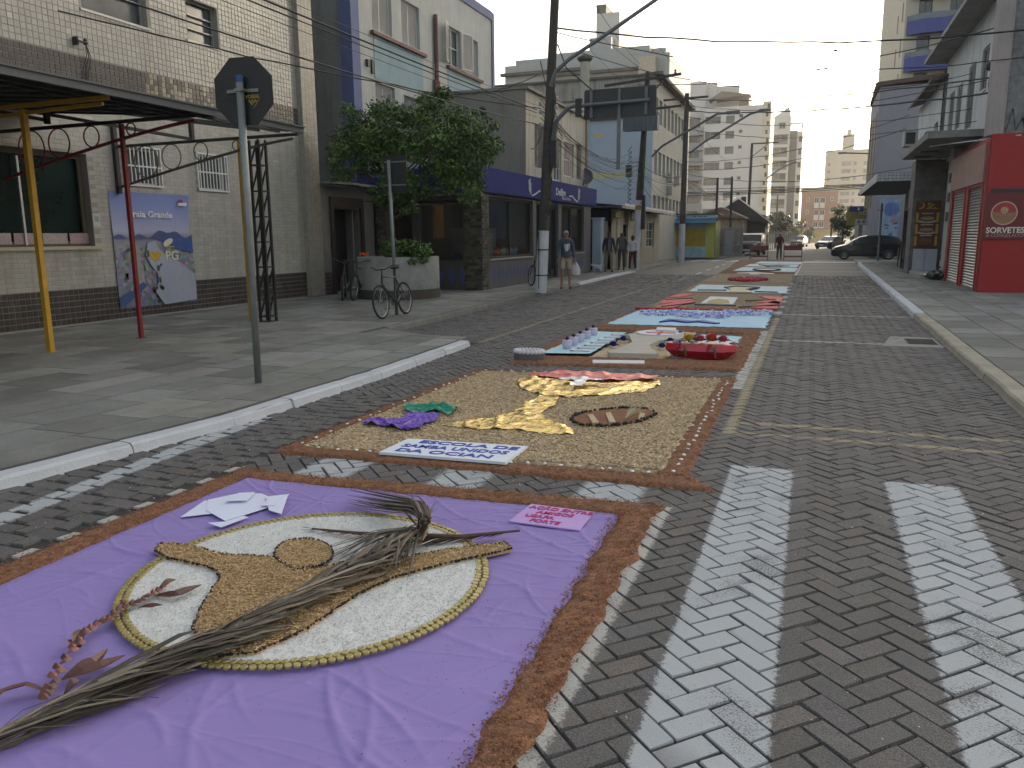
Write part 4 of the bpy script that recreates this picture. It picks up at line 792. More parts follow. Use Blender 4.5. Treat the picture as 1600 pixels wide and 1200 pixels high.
# --- tiled building ---------------------------------------------------------------
TX = -12.6; Y0, Y1, TH = -3.0, 18.0, 11.0
tb = thing('tiled_building', 'beige and brown tiled building behind the canopy at the left edge', 'building', (TX, 8, 0))
def R_(p0y, a, c, d, e): return (a-p0y, c, d-p0y, e)
o_big = (onx(0, 250, TX)[0]-2.2-Y0, 1.52, onx(134, 240, TX)[0]-Y0, 3.18)
w1 = (12.22-Y0, 2.7, 13.12-Y0, 3.42); w2 = (14.22-Y0, 2.7, 15.12-Y0, 3.45)
u1 = (11.6-Y0, 5.75, 13.15-Y0, 7.1); u2 = (14.25-Y0, 5.78, 15.2-Y0, 6.62)
opens = [o_big, w1, w2, u1, u2]
grout = mat('grout_beige', (.30, .285, .25), .9, .15, 2); groutd = mat('grout_pale', (.22, .21, .20), .9)
facade('wall', tb, (TX, Y0, 0), YP, Y1-Y0, TH, opens, grout, XP, .22)
b = MB(); b.box(TX-8, TX-.25, Y0, Y1-.02, 0, TH-.02); b.build('building_core', dark_in, tb)
tm_ = mat('tile_ceramic', (1, 1, 1), .35, .06, 2, tint=True, dirt=.42, dscale=1.3, dcol=(.12, .11, .10), streak=True)
b = MB(); VY = 5.5; b.box(TX, TX+.002, VY, Y1, .12, .75); b.box(TX, TX+.002, VY, Y1, 4.36, 4.905); b.build('pale_grout', groutd, tb); b = MB()
def dk(cu, cv): q = R.uniform(.75, 1.3); return (.052*q, .040*q, .037*q)
tiles(b, (TX+.002, VY, .12), YP, XP, Y1-VY, .62, .108, .105, colf=dk, lift=.008)
b.build('base_tiles', tm_, tb)['kind'] = 'stuff'
b = MB()
def fz(cu, cv):
    y = cu+VY; q = R.uniform(.85, 1.15); d = .0
    if 12.9 < y < 16.2: d = .75 if y < 14.2 else .4
    if R.random() < d*(1.15-cv*1.0): return (.30*q, .27*q, .19*q)
    return (.062*q, .053*q, .050*q)
tiles(b, (TX+.002, VY, 4.36), YP, XP, Y1-VY, .54, .108, .108, colf=fz, lift=.008)
b.build('frieze_tiles', tm_, tb)['kind'] = 'stuff'
def bg_(cu, cv):
    q = R.uniform(.92, 1.08)
    if R.random() < .02: q *= 1.15
    return (.40*q, .385*q, .345*q)
b = MB(); tiles(b, (TX, VY, .75), YP, XP, Y1-VY, 3.6, .25, .0825, [(o[0]-VY+Y0, o[1]-.75, o[2]-VY+Y0, o[3]-.75) for o in (o_big, w1, w2)], colf=bg_, bond=.5, lift=.003, gap=.006)
b.build('lower_tiles', tm_, tb)['kind'] = 'stuff'
b = MB(); tiles(b, (TX, VY, 4.91), YP, XP, Y1-VY, TH-4.91, .112, .108, [(o[0]-VY+Y0, o[1]-4.91, o[2]-VY+Y0, o[3]-4.91) for o in (u1, u2)], colf=bg_, lift=.006, gap=.011)
b.build('upper_tiles', tm_, tb)['kind'] = 'stuff'
b = MB(); b.box(TX-.3, TX+.16, Y1, Y1+.62, .1, TH); b.build('pilaster', grout, tb)
b = MB(); cp_ = lambda cu, cv: (lambda q: (.29*q, .265*q, .225*q))(R.uniform(.88, 1.1))
tiles(b, (TX+.16, Y1, .12), YP, XP, .62, TH-.2, .155, .075, colf=cp_, lift=.004, gap=.007); tiles(b, (TX, Y1, .12), XP, -YP, .16, TH-.2, .08, .075, colf=cp_, lift=.004, gap=.007)
b.build('pilaster_tiles', tm_, tb)['kind'] = 'stuff'
greenglass = mat('glass_dark_green', (.008, .022, .020), .15, .5, 1.5)
wb = window(tb, (TX, Y0, 0), YP, XP, o_big, depth=.22, fm=mat('frame_brown', (.11, .085, .06), .6, .2, 6), pm=greenglass, bars=0, fw=.09)
b = MB(); b.box(TX-.2, TX+.05, Y0+o_big[0]-.1, Y0+o_big[2]+.12, 1.46, 1.52); b.build('sill', mat('sill_cream', (.45, .40, .30), .7, .1, 5), tb)
b = MB(); b.obox((TX-.12, onx(40, 300, TX)[0], 2.3), (.01, 0, 0), (0, .018, 0), (0, 0, .75)); b.build('window_pull', whitef, tb)
b = MB(); 
for k in range(6): b.obox((TX-.145, Y0+o_big[2]-.16-.55*k, 1.66), (.004, 0, 0), (0, .25, 0), (0, 0, .095), (1, .8+.2*(k % 2), .85+.1*(k % 2)))
b.build('sticker_strip', mat('stickers', (.42, .36, .36), .7, .35, 30, tint=True), tb)
for o in (w1, w2):
    f = window(tb, (TX, Y0, 0), YP, XP, o, depth=.16, fm=whitef, pm=glass_grey, bars=0, hb=0, fw=.045); b = MB()
    for k in range(9): y = Y0+o[0]+(o[2]-o[0])*(k+.5)/9; b.box(TX+.02, TX+.035, y-.011, y+.011, o[1]-.02, o[3]+.02)
    b.box(TX+.012, TX+.04, Y0+o[0]-.04, Y0+o[2]+.04, (o[1]+o[3])/2-.015, (o[1]+o[3])/2+.015)
    for z in (o[1]-.03, o[3]+.0): b.box(TX+.010, TX+.038, Y0+o[0]-.04, Y0+o[2]+.04, z, z+.035)
    for y in (Y0+o[0]-.04, Y0+o[2]+.01): b.box(TX+.008, TX+.042, y, y+.03, o[1]-.03, o[3]+.035)
    b.build('window_grille', whitef, tb)
for o in (u1, u2):
    window(tb, (TX, Y0, 0), YP, XP, o, depth=.2, fm=alum, pm=glass_grey, bars=0, hb=2, fw=.04); b = MB(); b.box(TX-.02, TX+.03, Y0+o[0]-.05, Y0+o[2]+.05, o[1]-.04, o[1]); b.build('sill', alum, tb)
# wire bracket on the tiled wall
t = thing('wall_insulator', 'small metal bracket with an insulator and cables on the tiled wall above the frieze', 'bracket', (TX, 10.9, 5.4)); by, bz = onx(122, 68, TX); b = MB(); b.box(TX, TX+.12, by-.12, by-.09, bz-.05, bz+.09); b.box(TX+.1, TX+.14, by-.12, by+.1, bz, bz+.03); b.lathe((TX+.12, by+.05, bz-.03), [(.02, 0), (.04, .03), (.02, .06), (.035, .09), (.01, .12)], 8)
for k in range(3): b.tube([(TX+.12, by+.05, bz), (TX+.06, by+.1+.05*k, bz-.2), (TX+.03, by+.02+.06*k, bz-.45), (TX+.03, by-.05+.06*k, bz-.95)], .008, 4)
b.build('bracket', blackf, t)
# poster
py0, py1 = onx(166, 300, TX)[0]+.03, onx(291, 307, TX)[0]+.02; z0_, z1_ = .30, 2.55
po = thing('beach_poster', 'big blue poster of a beach city on the tiled wall', 'poster', (TX+.03, (py0+py1)/2, 0)); b = MB()
nu = 14; V = []; F = []
for i in range(nu+1):
    for j in range(nu+1):
        u, v = i/nu, j/nu; y = py0+(py1-py0)*u+.03*math.sin(v*7)*(u > .9); V.append((TX+.022+.012*math.sin(u*9+v*4)+.02*(u > .95)*(v < .6), y, z0_+(z1_-z0_)*v))
for i in range(nu):
    for j in range(nu): F.append((i*(nu+1)+j, (i+1)*(nu+1)+j, (i+1)*(nu+1)+j+1, i*(nu+1)+j+1))
b.add(V, F)
m = bpy.data.materials.new('poster_print'); m.use_nodes = True; t_ = m.node_tree; L = t_.links.new; bs = t_.nodes['Principled BSDF']; bs.inputs['Roughness'].default_value = .5
tc = N(t_, 'ShaderNodeTexCoord'); sp_ = N(t_, 'ShaderNodeSeparateXYZ'); L(tc.outputs['Object'], sp_.inputs[0]); mr = N(t_, 'ShaderNodeMapRange'); mr.inputs[1].default_value = z0_; mr.inputs[2].default_value = z1_; L(sp_.outputs[2], mr.inputs[0])
cr = N(t_, 'ShaderNodeValToRGB'); L(mr.outputs[0], cr.inputs[0]); e = cr.color_ramp.elements; e[0].position = 0; e[0].color = (.12, .14, .22, 1); e[1].position = 1; e[1].color = (.06, .13, .46, 1)
for p_, c_ in ((.3, (.20, .21, .27, 1)), (.5, (.22, .23, .28, 1)), (.62, (.22, .22, .34, 1)), (.66, (.34, .34, .54, 1)), (.85, (.13, .20, .52, 1))): q = e.new(p_); q.color = c_
nz = N(t_, 'ShaderNodeTexVoronoi'); nz.inputs['Scale'].default_value = 14; L(tc.outputs['Object'], nz.inputs['Vector']); mk_ = N(t_, 'ShaderNodeMapRange'); mk_.inputs[1].default_value = .60; mk_.inputs[2].default_value = .5; mk_.inputs[4].default_value = .55; L(mr.outputs[0], mk_.inputs[0])
mx = N(t_, 'ShaderNodeMix', data_type='RGBA', blend_type='OVERLAY'); L(mk_.outputs[0], mx.inputs[0]); L(cr.outputs[0], mx.inputs[6]); L(nz.outputs['Color'], mx.inputs[7]); hs_ = N(t_, 'ShaderNodeHueSaturation'); hs_.inputs['Saturation'].default_value = .75; L(mx.outputs[2], hs_.inputs['Color']); L(hs_.outputs[0], bs.inputs['Base Color'])
b.build('print', m, po, smooth=True)
PW, PH = py1-py0, z1_-z0_
def pz(u, v, d=.04): return (TX+d, py0+PW*u, z0_+PH*v)
def pposter(pts, m_, nm, d=.046): b = MB(); P = [pz(u, v, d) for u, v in pts]; b.add(P, [tuple(range(len(P)))]); return b.build(nm, m_, po)
hill = [(0, .62)]+[(u/20, .62+.02*math.sin(u*1.3)+(.05*math.exp(-((u-13)/3)**2))) for u in range(21)]+[(1, .60), (0, .60)]
pposter(hill, mat('poster_hill', (.07, .09, .22), .5), 'printed_hills', .044)
pposter([(.52, .60), (1, .60), (1, .46), (.8, .50), (.62, .56)], mat('poster_sea', (.05, .10, .30), .5), 'printed_sea', .045)
pposter([(.40, .56), (.50, .58), (.52, .52), (.60, .46), (.80, .38), (1, .26), (1, .02), (.55, .0), (.45, .12), (.52, .26), (.42, .36), (.36, .46)], mat('poster_sand', (.36, .38, .46), .5, .1, 3), 'printed_sand', .047)
pposter([(.20, .56), (.26, .56), (.34, .14), (.22, .14)], mat('poster_avenue', (.30, .30, .30), .5, .2, 12), 'printed_avenue', .048)
pposter([(.0, .10), (.3, .22), (.34, .18), (.05, .02), (0, .02)], mat('poster_lane', (.05, .09, .22), .5, .2, 12), 'printed_lane', .049)
for k in range(26):
    u, v = R.uniform(.05, .5), R.uniform(.12, .52); 
    if .18 < u < .34: u += .2
    h_ = R.uniform(.02, .06); pposter([(u, v), (u+.03, v), (u+.03, v+h_), (u, v+h_)], mat('poster_block%d' % (k % 3), [(.32, .32, .33), (.08, .09, .12), (.2, .19, .18)][k % 3], .5), 'printed_building', .050)
wlet = mat('poster_white', (.7, .7, .75), .5)
text('lettering', 'Praia Grande', pz(.47, .81, .05), .175, wlet, ux=YP, uy=ZP, parent=po, sx=1.25, bold=.004)
text('lettering', 'PG', pz(.70, .44, .052), .26, mat('poster_cream', (.62, .60, .50), .5), ux=YP, uy=ZP, parent=po, sx=1.15, bold=.006)
hp_ = [(16*math.sin(a)**3, 13*math.cos(a)-5*math.cos(2*a)-2*math.cos(3*a)-math.cos(4*a)) for a in [2*math.pi*i/28 for i in range(28)]]
pposter([(.48+x*.0048, .445+y*.0035) for x, y in hp_], mat('poster_heart', (.55, .33, .04), .5), 'printed_heart', .053)
pposter([(.60+.0, .52), (.74, .52), (.74, .53), (.60, .53)], mat('poster_gold', (.5, .38, .18), .5), 'printed_bar', .053); pposter([(.66+.055*math.cos(a)*1.2, .565+.03*math.sin(a)+.02*math.cos(a)) for a in [6.283*i/14 for i in range(14)]], mat('poster_cream', (.62, .60, .50), .5), 'printed_leaf', .053)
pposter([(.88+.035*math.cos(a), .93+.03*math.sin(a)) for a in [6.283*i/12 for i in range(12)]], mat('poster_badge', (.35, .03, .08), .5), 'printed_badge', .053); pposter([(.83, .90), (.95, .90), (.96, .93), (.84, .925)], wlet, 'printed_ribbon', .055)
t = thing('paper_notice', 'small white paper notice taped on the tiled wall left of the poster', 'notice', (TX+.03, *onx(150, 343, TX))); ny, nz_ = onx(150, 344, TX); b = MB(); b.obox((TX+.014, ny, nz_), (.003, 0, 0), (0, .085, 0), (0, 0, .125)); b.build('sheet', mat('notice_white', (.5, .5, .48), .8), t); b = MB(); b.obox((TX+.019, ny, nz_+.02), (.001, 0, 0), (0, .045, 0), (0, 0, .05)); b.build('printed_crest', mat('notice_grey', (.3, .32, .33), .8), t)
# --- canopy ---------------------------------------------------------------------------
cb = mat('canopy_black', (.018, .018, .02), .55, .25, 9, .2, 40); cr_ = mat('canopy_red', (.20, .016, .018), .55, .2, 9, .2, 60); cy_ = mat('canopy_yellow', (.50, .27, .02), .55, .15, 9, .2, 60, dirt=.3, dscale=4)
cn = thing('steel_canopy', 'dark steel canopy with grey fascia projecting from the tiled building', 'canopy', (-10, 8, 3.4)); FXo = -8.3
b = MB(); b.box(FXo-.05, FXo, -3, 12.02, 3.40, 3.49); b.box(FXo-.05, FXo+.03, -3, 12.02, 3.49, 3.515); b.build('fascia', mat('fascia_grey', (.075, .085, .095), .5, .2, 2, dirt=.4, dscale=2, streak=True), cn)
b = MB(); b.quad((FXo-.05, -3, 3.47), (FXo-.05, 10.4, 3.47), (TX, 10.4, 3.78), (TX, -3, 3.78)); b.build('roof_sheet', mat('roof_sheet', (.03, .03, .033), .6, .3, 2), cn)
b = MB()
for k in range(34): b.bar((FXo-.06, -3+k*.4, 3.455), (TX, -3+k*.4, 3.765), .03)
for i in range(7): x = FXo-.5-i*.6; b.bar((x, -3, 3.46+.07*i), (x, 12 if i in (0,) else 10.4, 3.46+.07*i), .05)
b.build('purlins', cb, cn)['kind'] = 'stuff'
def truss(y, mt, lowcol, dz=0, rings=(.62, 1.15, 1.75, 2.45, 3.2), rm=None, zin=2.62, lab=None):
    x0, x1 = TX+.02, -8.45; zc = 3.40; b = MB(); b.bar((x0, y, zc-.02), (x1, y, zc), .05); b.build('truss_chord', mt, cn)
    b = MB(); pts = []
    for i in range(13): t = i/12; x = x0+(x1-.1-x0)*t; pts.append((x, y, zin+(zc-.07-zin)*(1-(1-t)**1.25)))
    for i in range(12): b.bar(pts[i], pts[i+1], .04)
    b.build('truss_brace', lowcol, cn)
    for d in rings:
        x = x0+d*1.15; t = (x-x0)/(x1-.1-x0); zl = zin+(zc-.07-zin)*(1-(1-t)**1.25); r = (zc-.03-zl)/2-.012
        if r < .025: continue
        b = MB(); c = Vector((x, y, (zc-.02+zl)/2)); b.tube([c+Vector((math.cos(a)*r, 0, math.sin(a)*r)) for a in [6.2832*i/20 for i in range(21)]], .012, 5, caps=False); b.build('truss_ring', rm or lowcol, cn)
truss(9.67, cb, cr_, rm=cr_); truss(12.05, cb, mat('canopy_olive', (.07, .06, .035), .6, .2, 9), rm=mat('canopy_olive2', (.10, .09, .06), .6)); truss(8.05, cy_, cy_, rings=(), zin=3.2)
b = MB(); b.box(TX+.012, TX+.09, 11.96, 12.04, 2.5, 3.8); b.build('wall_post', cb, cn)
b = MB(); b.bar((-11.6, 9.5, 3.62), (-10.7, 12.0, 3.42), .05); b.bar((-10.7, 12, 3.40), (-10.7, 12, 3.72), .07); b.bar((-10.7, 10.4, 3.66), (-9.2, 12.0, 3.50), .045); b.bar((-12.2, 7.9, 3.7), (-11.2, 9.5, 3.45), .05); b.bar((-11.2, 9.45, 3.4), (-11.2, 9.45, 3.72), .07); b.bar((-10.4, 9.5, 3.6), (-8.6, 12, 3.46), .04); b.build('cross_brace', cb, cn)
for px_, py_, zt, m_, nm in ((80, 550, 3.34, cy_, 'yellow'), (221, 528, 3.36, cr_, 'red')):
    x, y2, _ = at(px_, py_, SW)
    p = thing('canopy_post', f'slim {nm} steel post holding up the front of the canopy', 'post', (x, y2, SW), 'canopy posts'); b = MB(); hw_ = .036 if nm == 'yellow' else .028; b.box(x-hw_, x+hw_, y2-hw_, y2+hw_, SW, zt); b.box(x-.06, x+.06, y2-.06, y2+.06, SW, SW+.008); b.build('tube', m_, p)
x, y, _ = at(420, 502, SW)
p = thing('canopy_post', 'black lattice steel post under the far corner of the canopy', 'post', (x, y, SW), 'canopy posts'); b = MB()
for dx in (-.1, .1):
    for dy in (-.1, .1): b.bar((x+dx, y+dy, SW), (x+dx, y+dy, 3.38), .04)
for k in range(7):
    z = SW+.1+k*.46
    for s in ((-.1, -.1, .1, -.1), (-.1, .1, .1, .1), (-.1, -.1, -.1, .1), (.1, -.1, .1, .1)): b.bar((x+s[0], y+s[1], z), (x+s[2], y+s[3], z), .022); b.bar((x+s[0], y+s[1], z), (x+s[2], y+s[3], z+.46), .016)
b.box(x-.14, x+.14, y-.14, y+.14, SW, SW+.01); b.build('lattice', cb, p)
p = thing('canopy_post', 'thin dull yellow steel post beside the black lattice post', 'post', (x-.32, y-.1, SW), 'canopy posts'); b = MB(); b.box(x-.35, x-.29, y-.13, y-.07, SW, 3.38); b.build('tube', cy_, p)
# --- entry block with doors, grey side wall ----------------------------------------------
en = thing('entrance_block', 'low dark entrance block with a tall open black doorway beside the tiled building', 'building', (TX, 20, 0)); EX = -12.45
greyp = mat('plaster_grey', (.20, .20, .195), .9, .15, 1.5, .2, 30, dirt=.5, dscale=1, streak=True)
do = (.55, 0, 1.95, 2.35)
facade('wall', en, (EX, 18.62, SW), YP, 2.75, 2.95, [do], mat('plaster_entry', (.17, .165, .15), .85, .15, 2, dirt=.4), XP, .5)
b = MB(); b.box(EX-3, EX-.55, 18.62, 21.35, SW, 3.05); b.build('core', dark_in, en)
b = MB(); y = 18.62+.55; b.box(EX, EX+.06, y-.16, y, SW, 2.75); b.box(EX, EX+.06, y+1.4, y+1.56, SW, 2.75); b.box(EX, EX+.062, y, y+1.4, 2.47, 2.75); b.build('door_frame', mat('frame_maroon', (.035, .02, .02), .6), en)
b = MB(); b.box(EX-.4, EX-.36, y+.02, y+1.2, SW, 2.45); b.build('door', mat('door_black', (.008, .008, .01), .4), en)
b = MB(); b.bar((EX-.1, y+1.2, .2), (EX-.1, y+1.16, 2.4), .03); b.build('door_edge', alum, en)
b = MB(); tiles(b, (EX, 18.62, SW), YP, XP, .38, .62, .108, .105, colf=dk); tiles(b, (EX, 20.72, SW), YP, XP, .62, .62, .108, .105, colf=dk); b.build('base_tiles', tm_, en)['kind'] = 'stuff'
b = MB(); b.box(EX-.1, EX+.35, 18.7, 21.3, 3.07, 3.14); b.build('ledge', greyp, en)
t = thing('razor_wire', 'coiled razor wire on top of the entrance block', 'wire', (EX, 20, 3.2)); b = MB(); pts = [(EX-.1+.2*math.cos(k*.45), 18.7+k*.013, 3.42+.22*math.sin(k*.45)) for k in range(200)]; b.tube(pts, .007, 4, caps=False); b.build('coil', mat('wire_grey', (.10, .10, .10), .6), t)
# --- blue trimmed apartment house -----------------------------------------------------------
BX = -13.0; bA, bB, bH = 21.42, 32.7, 10.7
bl = thing('blue_trimmed_building', 'three storey pale grey building with blue corners and light blue panels behind the tree', 'building', (BX, 27, 0))
pal_g = mat('plaster_pale', (.40, .415, .40), .88, .1, 1.5, .15, 30, dirt=.42, dscale=1.1, dcol=(.24, .235, .21), streak=True); trim = mat('trim_blue', (.10, .125, .27), .75, .15, 4, dirt=.3, dscale=2); lblue = mat('panel_blue', (.225, .32, .36), .85, .12, 2, dirt=.35, dscale=1.5, dcol=(.33, .36, .36), streak=True)
maroon = mat('pipe_maroon', (.13, .055, .05), .7, .2, 8)
def O(a, c, d, e): return (a-bA, c-3.2, d-bA, e-3.2)
ws = [O(22.7, 7.95, 23.95, 9.45), O(24.6, 7.95, 25.9, 9.3), O(28.15, 7.95, 29.35, 9.3), O(29.75, 7.95, 31.05, 9.3), O(22.75, 5.0, 24.0, 6.4), O(24.6, 5.0, 25.9, 6.3), O(28.15, 4.9, 29.35, 6.3), O(29.75, 4.9, 31.05, 6.3)]
facade('wall', bl, (BX, bA, 3.2), YP, bB-bA, bH-3.2, ws, pal_g, XP, .22)
b = MB(); b.box(BX-9, BX-.24, bA+.02, bB-.02, 0, bH-.02); b.build('core', greyp, bl)
b = MB(); b.box(BX-9, BX-.02, bA-.006, bA+.01, 0, bH); b.build('side_wall', greyp, bl)
for i, o in enumerate(ws):
    if i == 2:
        window(bl, (BX, bA, 3.2), YP, XP, o, depth=.2, fm=whitef, pm=glass_grey, bars=1, hb=1, name='window')
        for s_, yy in ((-1, o[0]+bA), (1, o[2]+bA)):
            b = MB(); d = Vector((.85, -s_*-.5, 0)).normalized() if False else Vector((.30, s_*.95, 0)).normalized(); c = Vector((BX+.05, yy, (o[1]+o[3])/2+3.2))+d*.32
            b.obox(c+d*.30, (d.cross(ZP))*.015, d*.02, ZP*.66); b.obox(c-d*.30, (d.cross(ZP))*.015, d*.02, ZP*.66); b.obox(c+ZP*.65, (d.cross(ZP))*.015, d*.3, ZP*.02); b.obox(c-ZP*.65, (d.cross(ZP))*.015, d*.3, ZP*.02)
            for k in range(22): b.obox(c+ZP*(-.6+k*.057), d*.28, (d.cross(ZP)+ZP*.6).normalized()*.022, ZP*.004)
            b.build('open_shutter', whitef, bl)
    else: window(bl, (BX, bA, 3.2), YP, XP, o, 'shutter', depth=.18, fm=whitef, pm=glass_grey, bars=1, name='shutter')
for a, c, z in ((22.55, 26.2, 7.86), (28.0, 31.3, 7.86), (22.6, 26.2, 4.85)): b = MB(); b.box(BX-.05, BX+.13, a, c, z-.1, z); b.build('sill', maroon, bl)
for a, c, z0, z1 in ((22.72, 26.05, 6.5, 7.76), (28.1, 31.15, 6.4, 7.76)): b = MB(); b.box(BX, BX+.02, a, c, z0, z1); b.build('blue_panel', lblue, bl)
b = MB(); b.box(BX-.1, BX+.05, bA-.03, bA+.42, 2.5, bH+.05); b.box(BX-.1, BX+.05, bB-.22, bB+.02, 2.5, bH+.05); b.box(BX-.1, BX+.052, bA+.42, bB-.22, bH-.25, bH+.08); b.box(BX-.35, BX-.1, bA-.035, bA+.02, 2.5, bH); b.build('blue_trim', trim, bl)
b = MB(); b.lathe((BX+.09, 27.0, 6.0), [(.075, 0), (.075, 3.35), (.03, 3.36)], 10)
for k in (-.14, .14): b.lathe((BX+.09, 27.0+k, 5.6), [(.055, 0), (.055, 1.55)], 8)
b.build('drain_pipes', maroon, bl)
b = MB(); b.box(BX+.002, BX+.06, 22.5, 22.62, 6.6, 7.0); b.box(BX+.002, BX+.09, 22.2, 22.32, 6.75, 6.95); b.build('meter_box', blackf, bl)
# --- corner shop -----------------------------------------------------------------------------
sh = thing('corner_shop', 'corner bakery shop with big dark windows and a wide royal blue fascia', 'shop', (-9, 27, 0)); SX = -8.95; sA, sB = 21.45, 33.6
royal = mat('fascia_royal', (.026, .036, .175), .85, .08, 1, dirt=.15, dscale=1, spec=.15); stone = mat('stone_strip', (.085, .08, .062), .9, .25, 6, .5, 30, tint=True); dia = mat('dia_grey', (.13, .135, .15), .7, .1, 5); shopglass = mat('shop_glass', (.045, .05, .05), .08, .4, 1.2, spec=.8)
def S_(a, c, d, e): return (a-sA, c-SW, d-sA, e-SW)
sw_ = [S_(22.0, .98, 26.0, 2.8), S_(26.35, SW+.02, 28.9, 2.8), S_(29.3, .98, 32.5, 2.8)]
facade('wall', sh, (SX, sA, SW), YP, sB-sA, 2.75, sw_, mat('shop_wall', (.10, .10, .105), .8, .15, 3, dirt=.3), XP, .15)
facade('wall', sh, (-12.9, sA, SW), XP, 3.95, 2.75, [(.4, .86, 1.7, 2.6), (1.95, .86, 3.35, 2.6)], mat('shop_side', (.06, .055, .055), .8, .2, 3), -YP, .15)
b = MB(); b.box(-12.9, SX-1.8, sA+1.8, sB, SW, 2.86); b.build('core', mat('shop_inside', (.05, .035, .028), .8, .4, 1.5), sh)
b = MB(); b.box(-12.9, SX, sA, sB, 2.875, 2.95); b.build('ceiling', mat('shop_ceiling', (.12, .12, .12), .8), sh)
clear = bpy.data.materials.new('clear_glass'); clear.use_nodes = True; _p = clear.node_tree.nodes['Principled BSDF']; _p.inputs['Base Color'].default_value = (.03, .035, .035, 1); _p.inputs['Roughness'].default_value = .06; _p.inputs['Alpha'].default_value = .5; _p.inputs['Specular IOR Level'].default_value = .7
for o in sw_: window(sh, (SX, sA, SW), YP, XP, o, depth=.15, fm=blackf, pm=clear, bars=1 if o is not sw_[1] else 3, fw=.07)
for o in [(.4, .86, 1.7, 2.6), (1.95, .86, 3.35, 2.6)]: window(sh, (-12.9, sA, SW), XP, -YP, o, depth=.15, fm=blackf, pm=clear, bars=0, fw=.05)
b = MB(); cs = lambda cu, cv: (lambda q: (q, q*.97, q*.9))(R.choice((.5, .8, 1.0, 1.3))*R.uniform(.9, 1.1))
tiles(b, (SX, sA, SW), YP, XP, .5, 2.72, .25, .09, colf=cs, lift=.02, gap=.012, bond=.5); tiles(b, (-9.5, sA, SW), XP, -YP, .55, 2.72, .2, .09, colf=cs, lift=.02, gap=.012, bond=.5); tiles(b, (-12.4, sA, SW), XP, -YP, .35, 2.72, .2, .09, colf=cs, lift=.02, gap=.012, bond=.5); b.build('stone_cladding', stone, sh)['kind'] = 'stuff'
dbm = mat('dia_blue', (.05, .06, .16), .7)
for yy in [22.1+.33*i for i in range(12)]+[29.35+.33*i for i in range(10)]: MB().add([(SX+.004, yy-.14, .52), (SX+.004, yy, .80), (SX+.004, yy+.14, .52), (SX+.004, yy, .24)], [(0, 1, 2, 3)]).build('blue_diamond', dbm, sh)
for xx in [-12.4+.35*i for i in range(9)]: MB().add([(xx-.14, sA-.004, .5), (xx, sA-.004, .8), (xx+.14, sA-.004, .5), (xx, sA-.004, .2)], [(0, 1, 2, 3)]).build('blue_diamond', dbm, sh)
b = MB(); b.box(SX-.14, SX+.04, 22.0, 26.0, .93, .975); b.box(SX-.14, SX+.04, 29.3, 32.5, .93, .975); b.build('sill', alum, sh)
b = MB(); b.box(-12.9, -8.86, 21.28, 21.34, 2.9, 3.6); b.box(-8.92, -8.86, 21.34, 34.2, 2.9, 3.6); b.box(-12.9, -8.93, 21.35, 34.2, 3.52, 3.58); b.box(-9.25, -8.93, 21.35, 34.2, 2.9, 2.94); b.build('fascia', royal, sh)
wl = mat('logo_white', (.55, .56, .62), .6)
def stroke(pts, m_, nm, w_=.035, x=-8.855, par=sh):
    b = MB(); P = [Vector((x, y, z)) for y, z in pts]
    for i in range(len(P)-1): b.bar(P[i], P[i+1], .008, w_, up=(1, 0, 0)) if False else b.obox((P[i]+P[i+1])/2, (P[i+1]-P[i])*.53, (P[i+1]-P[i]).normalized().cross(XP)*w_/2, XP*.004)
    b.build(nm, m_, par)
cyy = 27.9
def wing(y0, s):
    for k in range(7): a = 1.2+.12*k; stroke([(y0-s*.05, 3.0+.06*k), (y0-s*(.28+.02*k)*.8, 3.10+.055*k), (y0-s*.3+s*.08*k*.4, 3.2+.05*k)], wl, 'logo_wheat', .03)
    stroke([(y0+s*.05, 2.97), (y0+s*.4, 3.04), (y0+s*.8, 3.16), (y0+s*1.2, 3.13)], wl, 'logo_swirl', .05)
wing(25.6, 1); wing(31.2, -1)
text('lettering', 'Delfim', (-8.852, 28.9, 3.22), .36, wl, ux=YP, uy=ZP, parent=sh, sx=1.3, bold=.006)
text('lettering', 'Pães e Doces', (-8.852, 29.6, 3.03), .16, wl, ux=YP, uy=ZP, parent=sh, sx=1.3)
# goods in the windows
def blob_shelf(y0, y1, z, n, cols, x=SX-.5):
    for k in range(n):
        yy = y0+(y1-y0)*(k+.5)/n; t = thing('display_item', f'{cols[k % len(cols)][0]} in the shop window, {["first","second","third","fourth","fifth","sixth"][k]} from the near corner', 'goods', (x, yy, z), 'goods in the shop window'); b = MB(); b.ball((x, yy, z+.12), .16, nu=9, nv=6, sc=(1, 1.1, .8)); b.ball((x+.05, yy+.12, z+.22), .09, nu=7, nv=5); b.build('body', cols[k % len(cols)][1], t)
blob_shelf(22.3, 25.6, .98, 6, [('pale stuffed bag', mat('goods_pale', (.35, .33, .28), .8, .3, 9)), ('light blue packet', mat('goods_blue', (.22, .32, .40), .8, .3, 9)), ('orange packet', mat('goods_orange', (.55, .10, .02), .7, .2, 9)), ('white cake box', mat('goods_white', (.5, .48, .42), .8, .2, 9))])
t = thing('shop_counter', 'glass fronted counter with a pale panel inside the shop', 'counter', (SX-1.2, 24, 0)); b = MB(); b.box(SX-1.5, SX-.9, 22.6, 24.8, SW, 1.9); b.build('case', mat('counter', (.10, .11, .12), .4, .3, 4), t); b = MB(); b.box(SX-.9, SX-.88, 22.8, 24.5, 1.1, 1.75); b.build('case_glass', mat('case_pale', (.22, .23, .23), .3, .3, 4), t)  # counter front is one plain pale colour
t = thing('wall_menu', 'orange wall panel inside the shop near the corner', 'panel', (SX-1.75, 22.2, 0)); b = MB(); b.box(SX-1.78, SX-1.70, 21.9, 22.5, 1.6, 2.6); b.build('panel', mat('panel_orange', (.40, .17, .03), .7), t)
